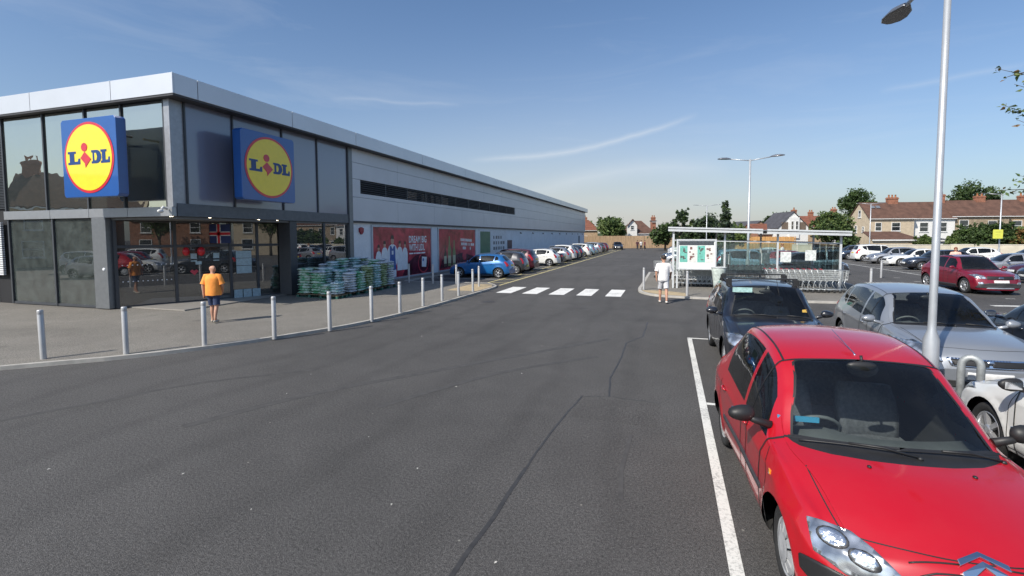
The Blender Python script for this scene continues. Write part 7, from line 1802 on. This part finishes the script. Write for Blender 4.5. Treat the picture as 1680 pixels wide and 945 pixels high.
def tree(px, D, h_, w_, label, mats=None, seed=1, n=2600, trunk=.35, size=None, kind='round', cat='tree', group='trees beyond the car park', loc=None):
    mats = mats or [LDK, LMD, LDK]; p = loc or WD(px, 387, D); root = tag(empty('tree' if cat == 'tree' else 'shrub', (p.x, p.y, 0), seed*1.3), label, cat, group); r = random.Random(seed)
    tb = h_*trunk; bl = []; R_ = w_/2; ch_ = h_-tb
    if kind == 'round':
        for i in range(13):
            a = i*2.4+r.random(); q = R_*.62*sqrt(r.random()); z_ = tb+ch_*(.28+.52*r.random()); s_ = R_*r.uniform(.26, .46)*(1.15-.5*(z_-tb)/ch_); bl.append((q*cos(a), q*sin(a), z_, s_*1.1, s_*1.1, min(s_, h_-z_)))
        bl.append((0, 0, tb+ch_*.55, R_*.55, R_*.55, ch_*.40))
    elif kind == 'spire':
        for i in range(14):
            t = i/13; z_ = tb+ch_*(.04+.92*t); s_ = R_*(1.0-.82*t)*r.uniform(.55, .9)+.12; a = r.random()*6.28; q = R_*(1-t)*.4*r.random(); bl.append((q*cos(a), q*sin(a), z_, s_, s_, ch_*.09))
    elif kind == 'spiky':
        for i in range(16):
            a = r.random()*6.28; t = r.random(); q = R_*(.3+.6*t); z_ = tb+ch_*(.15+.75*r.random()*(1-.5*t)); bl.append((q*cos(a), q*sin(a), z_, R_*.22, R_*.22, ch_*r.uniform(.08, .2)))
        for i in range(5): a = r.random()*6.28; bl.append((R_*.3*cos(a), R_*.3*sin(a), h_-ch_*.12*r.random()-.2, .22, .22, ch_*.14))
    else:
        for i in range(11):
            a = i*2.4; q = R_*.75*r.random()**.6; bl.append((q*cos(a), q*sin(a)*.6, h_*(.35+.3*r.random()), R_*.33, R_*.3, h_*.30))
    t_ = MB(); t_.tube([(0, 0, -.1), (.05*R_*.2, 0, tb*.6), (0, .05, tb+ch_*.35), (.03, 0, tb+ch_*.75)], [.035*w_+.03, .028*w_+.02, .018*w_+.015, .01], 7)
    for i, b_ in enumerate(bl[:9]): z0_ = tb*.85+ch_*.1*(i % 4); t_.tube([(0, 0, z0_), (b_[0]*.5, b_[1]*.5, z0_+(b_[2]-z0_)*.55), (b_[0], b_[1], b_[2])], [.014*w_+.01, .009*w_+.008, .006], 5)
    t_.build('trunk' if cat == 'tree' else 'stem', BARK, root)
    crown('crown' if cat == 'tree' else 'foliage', root, bl, n, size or (.13+D*.0036), mats, seed); return root
tree(1005, 108, 6.6, 8.6, 'broad green tree above the far timber fence', [LMD, LLT, LDK], 3, 3600, trunk=.25)
tree(965, 118, 6.2, 5, 'small green tree tight beside the store far corner', [LMD, LDK], 31, 1500, trunk=.3)
tree(1118, 66, 6.0, 4.4, 'spiky topped tree left of the twin lamp post', [LBL, LMD, LDK], 5, 2600, trunk=.22, kind='spiky')
tree(1092, 84, 4.6, 5.5, 'low bushy tree above the poster board', [LDK, LMD], 51, 1900, trunk=.2)
tree(1162, 64, 5.4, 4.2, 'dark rounded young tree in the middle of the sapling group', [LBL, LDK], 6, 2200, trunk=.2)
tree(1190, 60, 6.7, 3.0, 'tall narrow birch like tree left of the shelter lamp post', [LBL, LMD, LBL], 7, 2400, trunk=.15, kind='spire')
tree(1204, 70, 4.4, 4.5, 'yellow green tree low behind the shelter roof', [LLT, LMD], 8, 1600, trunk=.2)
tree(1140, 74, 4.2, 4.2, 'mid green tree filling the gap behind the shelter roof', [LMD, LLT], 81, 1500, trunk=.2)
tree(1281, 150, 10.0, 8.5, 'distant dark tree crown behind the white bay house', [LDK, LDK, LMD], 9, 2400, trunk=.3)
tree(1262, 150, 8.6, 5.0, 'small distant dark tree left of the larger distant crown', [LDK], 91, 1200, trunk=.3)
tree(1405, 125, 14.6, 10.8, 'large round dark tree behind the beige gable house', [LDK, LDK, LMD], 10, 4200, trunk=.3)
tree(1590, 112, 14.6, 10.5, 'large dark tree behind the stone terrace roof', [LDK, LDK, LMD], 11, 4000, trunk=.3)
tree(1548, 118, 12.0, 6.0, 'smaller dark tree just right of the near lamp post top roofs', [LDK, LMD], 12, 1600, trunk=.3)
tree(1692, 105, 13.2, 6.0, 'dark tree cut by the right edge above the roofs', [LDK], 13, 1800, trunk=.3)
tree(1360, 74, 6.1, 6.6, 'round leafy garden tree right of the white bay house', [LMD, LDK, LLT], 14, 4200, trunk=.16)
tree(1392, 72, 3.2, 3.4, 'dark shrub at the shelter right end by the cream wall', [LDK, LMD], 15, 1400, cat='shrub', kind='bush')
for i, (px, D, h_, w_, lab, mm) in enumerate([(1588, 68, 4.3, 4.6, 'dense green shrub left of the yellow sign', [LMD, LDK]), (1618, 67, 4.6, 4.4, 'taller green shrub directly left of the yellow sign post', [LDK, LMD]), (1652, 66, 4.9, 4.0, 'dark shrub just right of the yellow sign', [LDK, LMD]), (1682, 64, 4.2, 4.0, 'rusty flowering shrub at the right edge', [LRU, LLT, LMD]), (1566, 69.5, 3.2, 2.6, 'low green shrub against the white terrace wall', [LMD, LLT]), (1516, 71, 2.7, 2.6, 'small rounded shrub below the white terrace house', [LLT, LMD])]):
    tree(px, D, h_, w_, lab, mm, 40+i, 2000, cat='shrub', kind='bush', group='shrubs along the cream wall', trunk=.12)
for i, (x, y, h_) in enumerate([(-33, -6, 6.5), (-41, -14, 7), (36, 12, 7), (37, -1, 6.5), (33, 24, 7.5)]):
    tree(0, 40, h_, h_*.75, ['green tree behind the camera left of the mirrored houses', 'green tree behind the camera between the mirrored houses', 'round tree far right mirrored in the side windows', 'round tree far right mirrored in the doors', 'tall tree far right beyond the mirrored houses'][i], [LMD, LDK], 60+i, 1500, loc=Vector((x, y, 0)), group='trees mirrored in the shop glass')
# distant low band of greenery that closes the horizon
hz_ = MB(); rh = random.Random(2); pts = []
for i in range(120):
    a = -1.25+2.5*i/119; R_ = 330; zt_ = 3.4+1.5*rh.random()+1.2*sin(i*.3); pts.append((R_*sin(a-.25), R_*cos(a-.25), zt_))
for i in range(119):
    (x0, y0, z0_), (x1, y1, z1_) = pts[i], pts[i+1]; hz_.add([(x0, y0, -1), (x1, y1, -1), (x1, y1, z1_), (x0, y0, z0_), (x0*1.12, y0*1.12, z0_*.9), (x1*1.12, y1*1.12, z1_*.9)], [(0,1,2,3), (3,2,5,4)])
tag(hz_.build('distant_hills', mat('far_woods', (.06, .085, .05), .95, var=.4, scale=.05), fix=False), kind='structure')
# overhanging branches of a tree just outside the frame at the right
root = tag(empty('street_tree', (0, 0, 0)), 'slim tree whose leafy branch tips reach in at the upper right', 'tree')
tb_ = WD(1905, 640, 8.4); tb_.z = 0; tt = WD(1890, 60, 8.0)
tk = MB(); tk.tube([tb_, tb_.lerp(Vector((tt.x, tt.y, tt.z)), .5)+Vector((.05, 0, 0)), tt], [.07, .05, .03], 8)
lf = MB(); rt = random.Random(19); LFM = [LMD, LRU, LLT, LDK]
def twig(a, b, nleaf, ls, spread=.10, sag=.05, t0=.35):
    a = Vector(a); b = Vector(b); mid_ = (a+b)/2+Vector((0, 0, sag)); pts = [a*(1-t)**2+mid_*2*t*(1-t)+b*t*t for t in [i/8 for i in range(9)]]; tk.tube(pts, [.016-.0135*i/8 for i in range(9)], 5)
    for i in range(nleaf):
        t = t0+(1-t0)*rt.random()**.7; p = a*(1-t)**2+mid_*2*t*(1-t)+b*t*t + Vector((rt.gauss(0, spread*.5), rt.gauss(0, spread*.5), rt.gauss(0, spread*.45)))
        d = Vector((rt.gauss(0, 1), rt.gauss(0, 1), rt.gauss(-.3, .6))).normalized(); e_ = d.cross(Vector((rt.gauss(0, 1), rt.gauss(0, 1), rt.gauss(0, 1)))).normalized(); s_ = ls*rt.uniform(.7, 1.25); c3 = d.cross(e_)*s_*.10
        lf.add([p, p+d*s_*.35+e_*s_*.26+c3, p+d*s_, p+d*s_*.35-e_*s_*.26+c3], [(0,1,2,3)], rt.choice([0, 0, 1, 2, 3]))
TW = lambda px, py, D=7.2: WD(px, py, D)
for (sx_, sy_, ex, ey, n_) in [(1860, 170, 1632, 112, 30), (1700, 118, 1648, 128, 10), (1870, 210, 1664, 138, 22), (1865, 250, 1643, 172, 34), (1760, 195, 1650, 182, 16), (1880, 290, 1668, 196, 18), (1850, 150, 1690, 100, 26), (1860, 200, 1700, 160, 40)]:
    twig(TW(sx_, sy_, 7.8), TW(ex, ey), n_, .085, .07)
for (sx_, sy_, ex, ey, n_) in [(1850, 330, 1672, 288, 9), (1740, 312, 1642, 312, 14), (1800, 330, 1660, 296, 12)]: twig(TW(sx_, sy_, 8), TW(ex, ey, 7.6), n_, .075, .05, .02, .72)
for k in range(60):
    a = rt.random()*6.28; z_ = rt.uniform(2.8, 6.5); c = Vector((tb_.x, tb_.y, z_)); e_ = c+Vector((cos(a)*rt.uniform(.4, 1.1), sin(a)*rt.uniform(.4, 1.0), rt.uniform(.1, .6)))
    if e_.dot(_r) - CAM.dot(_r) > 0.985*(e_-CAM).dot(_f)*1.02+.2: twig(c, e_, 12, .085, .09)
tk.build('trunk', BARK, root); lf.build('crown', LFM, root, fix=False)
rebase(root, (tb_.x, tb_.y, 0))
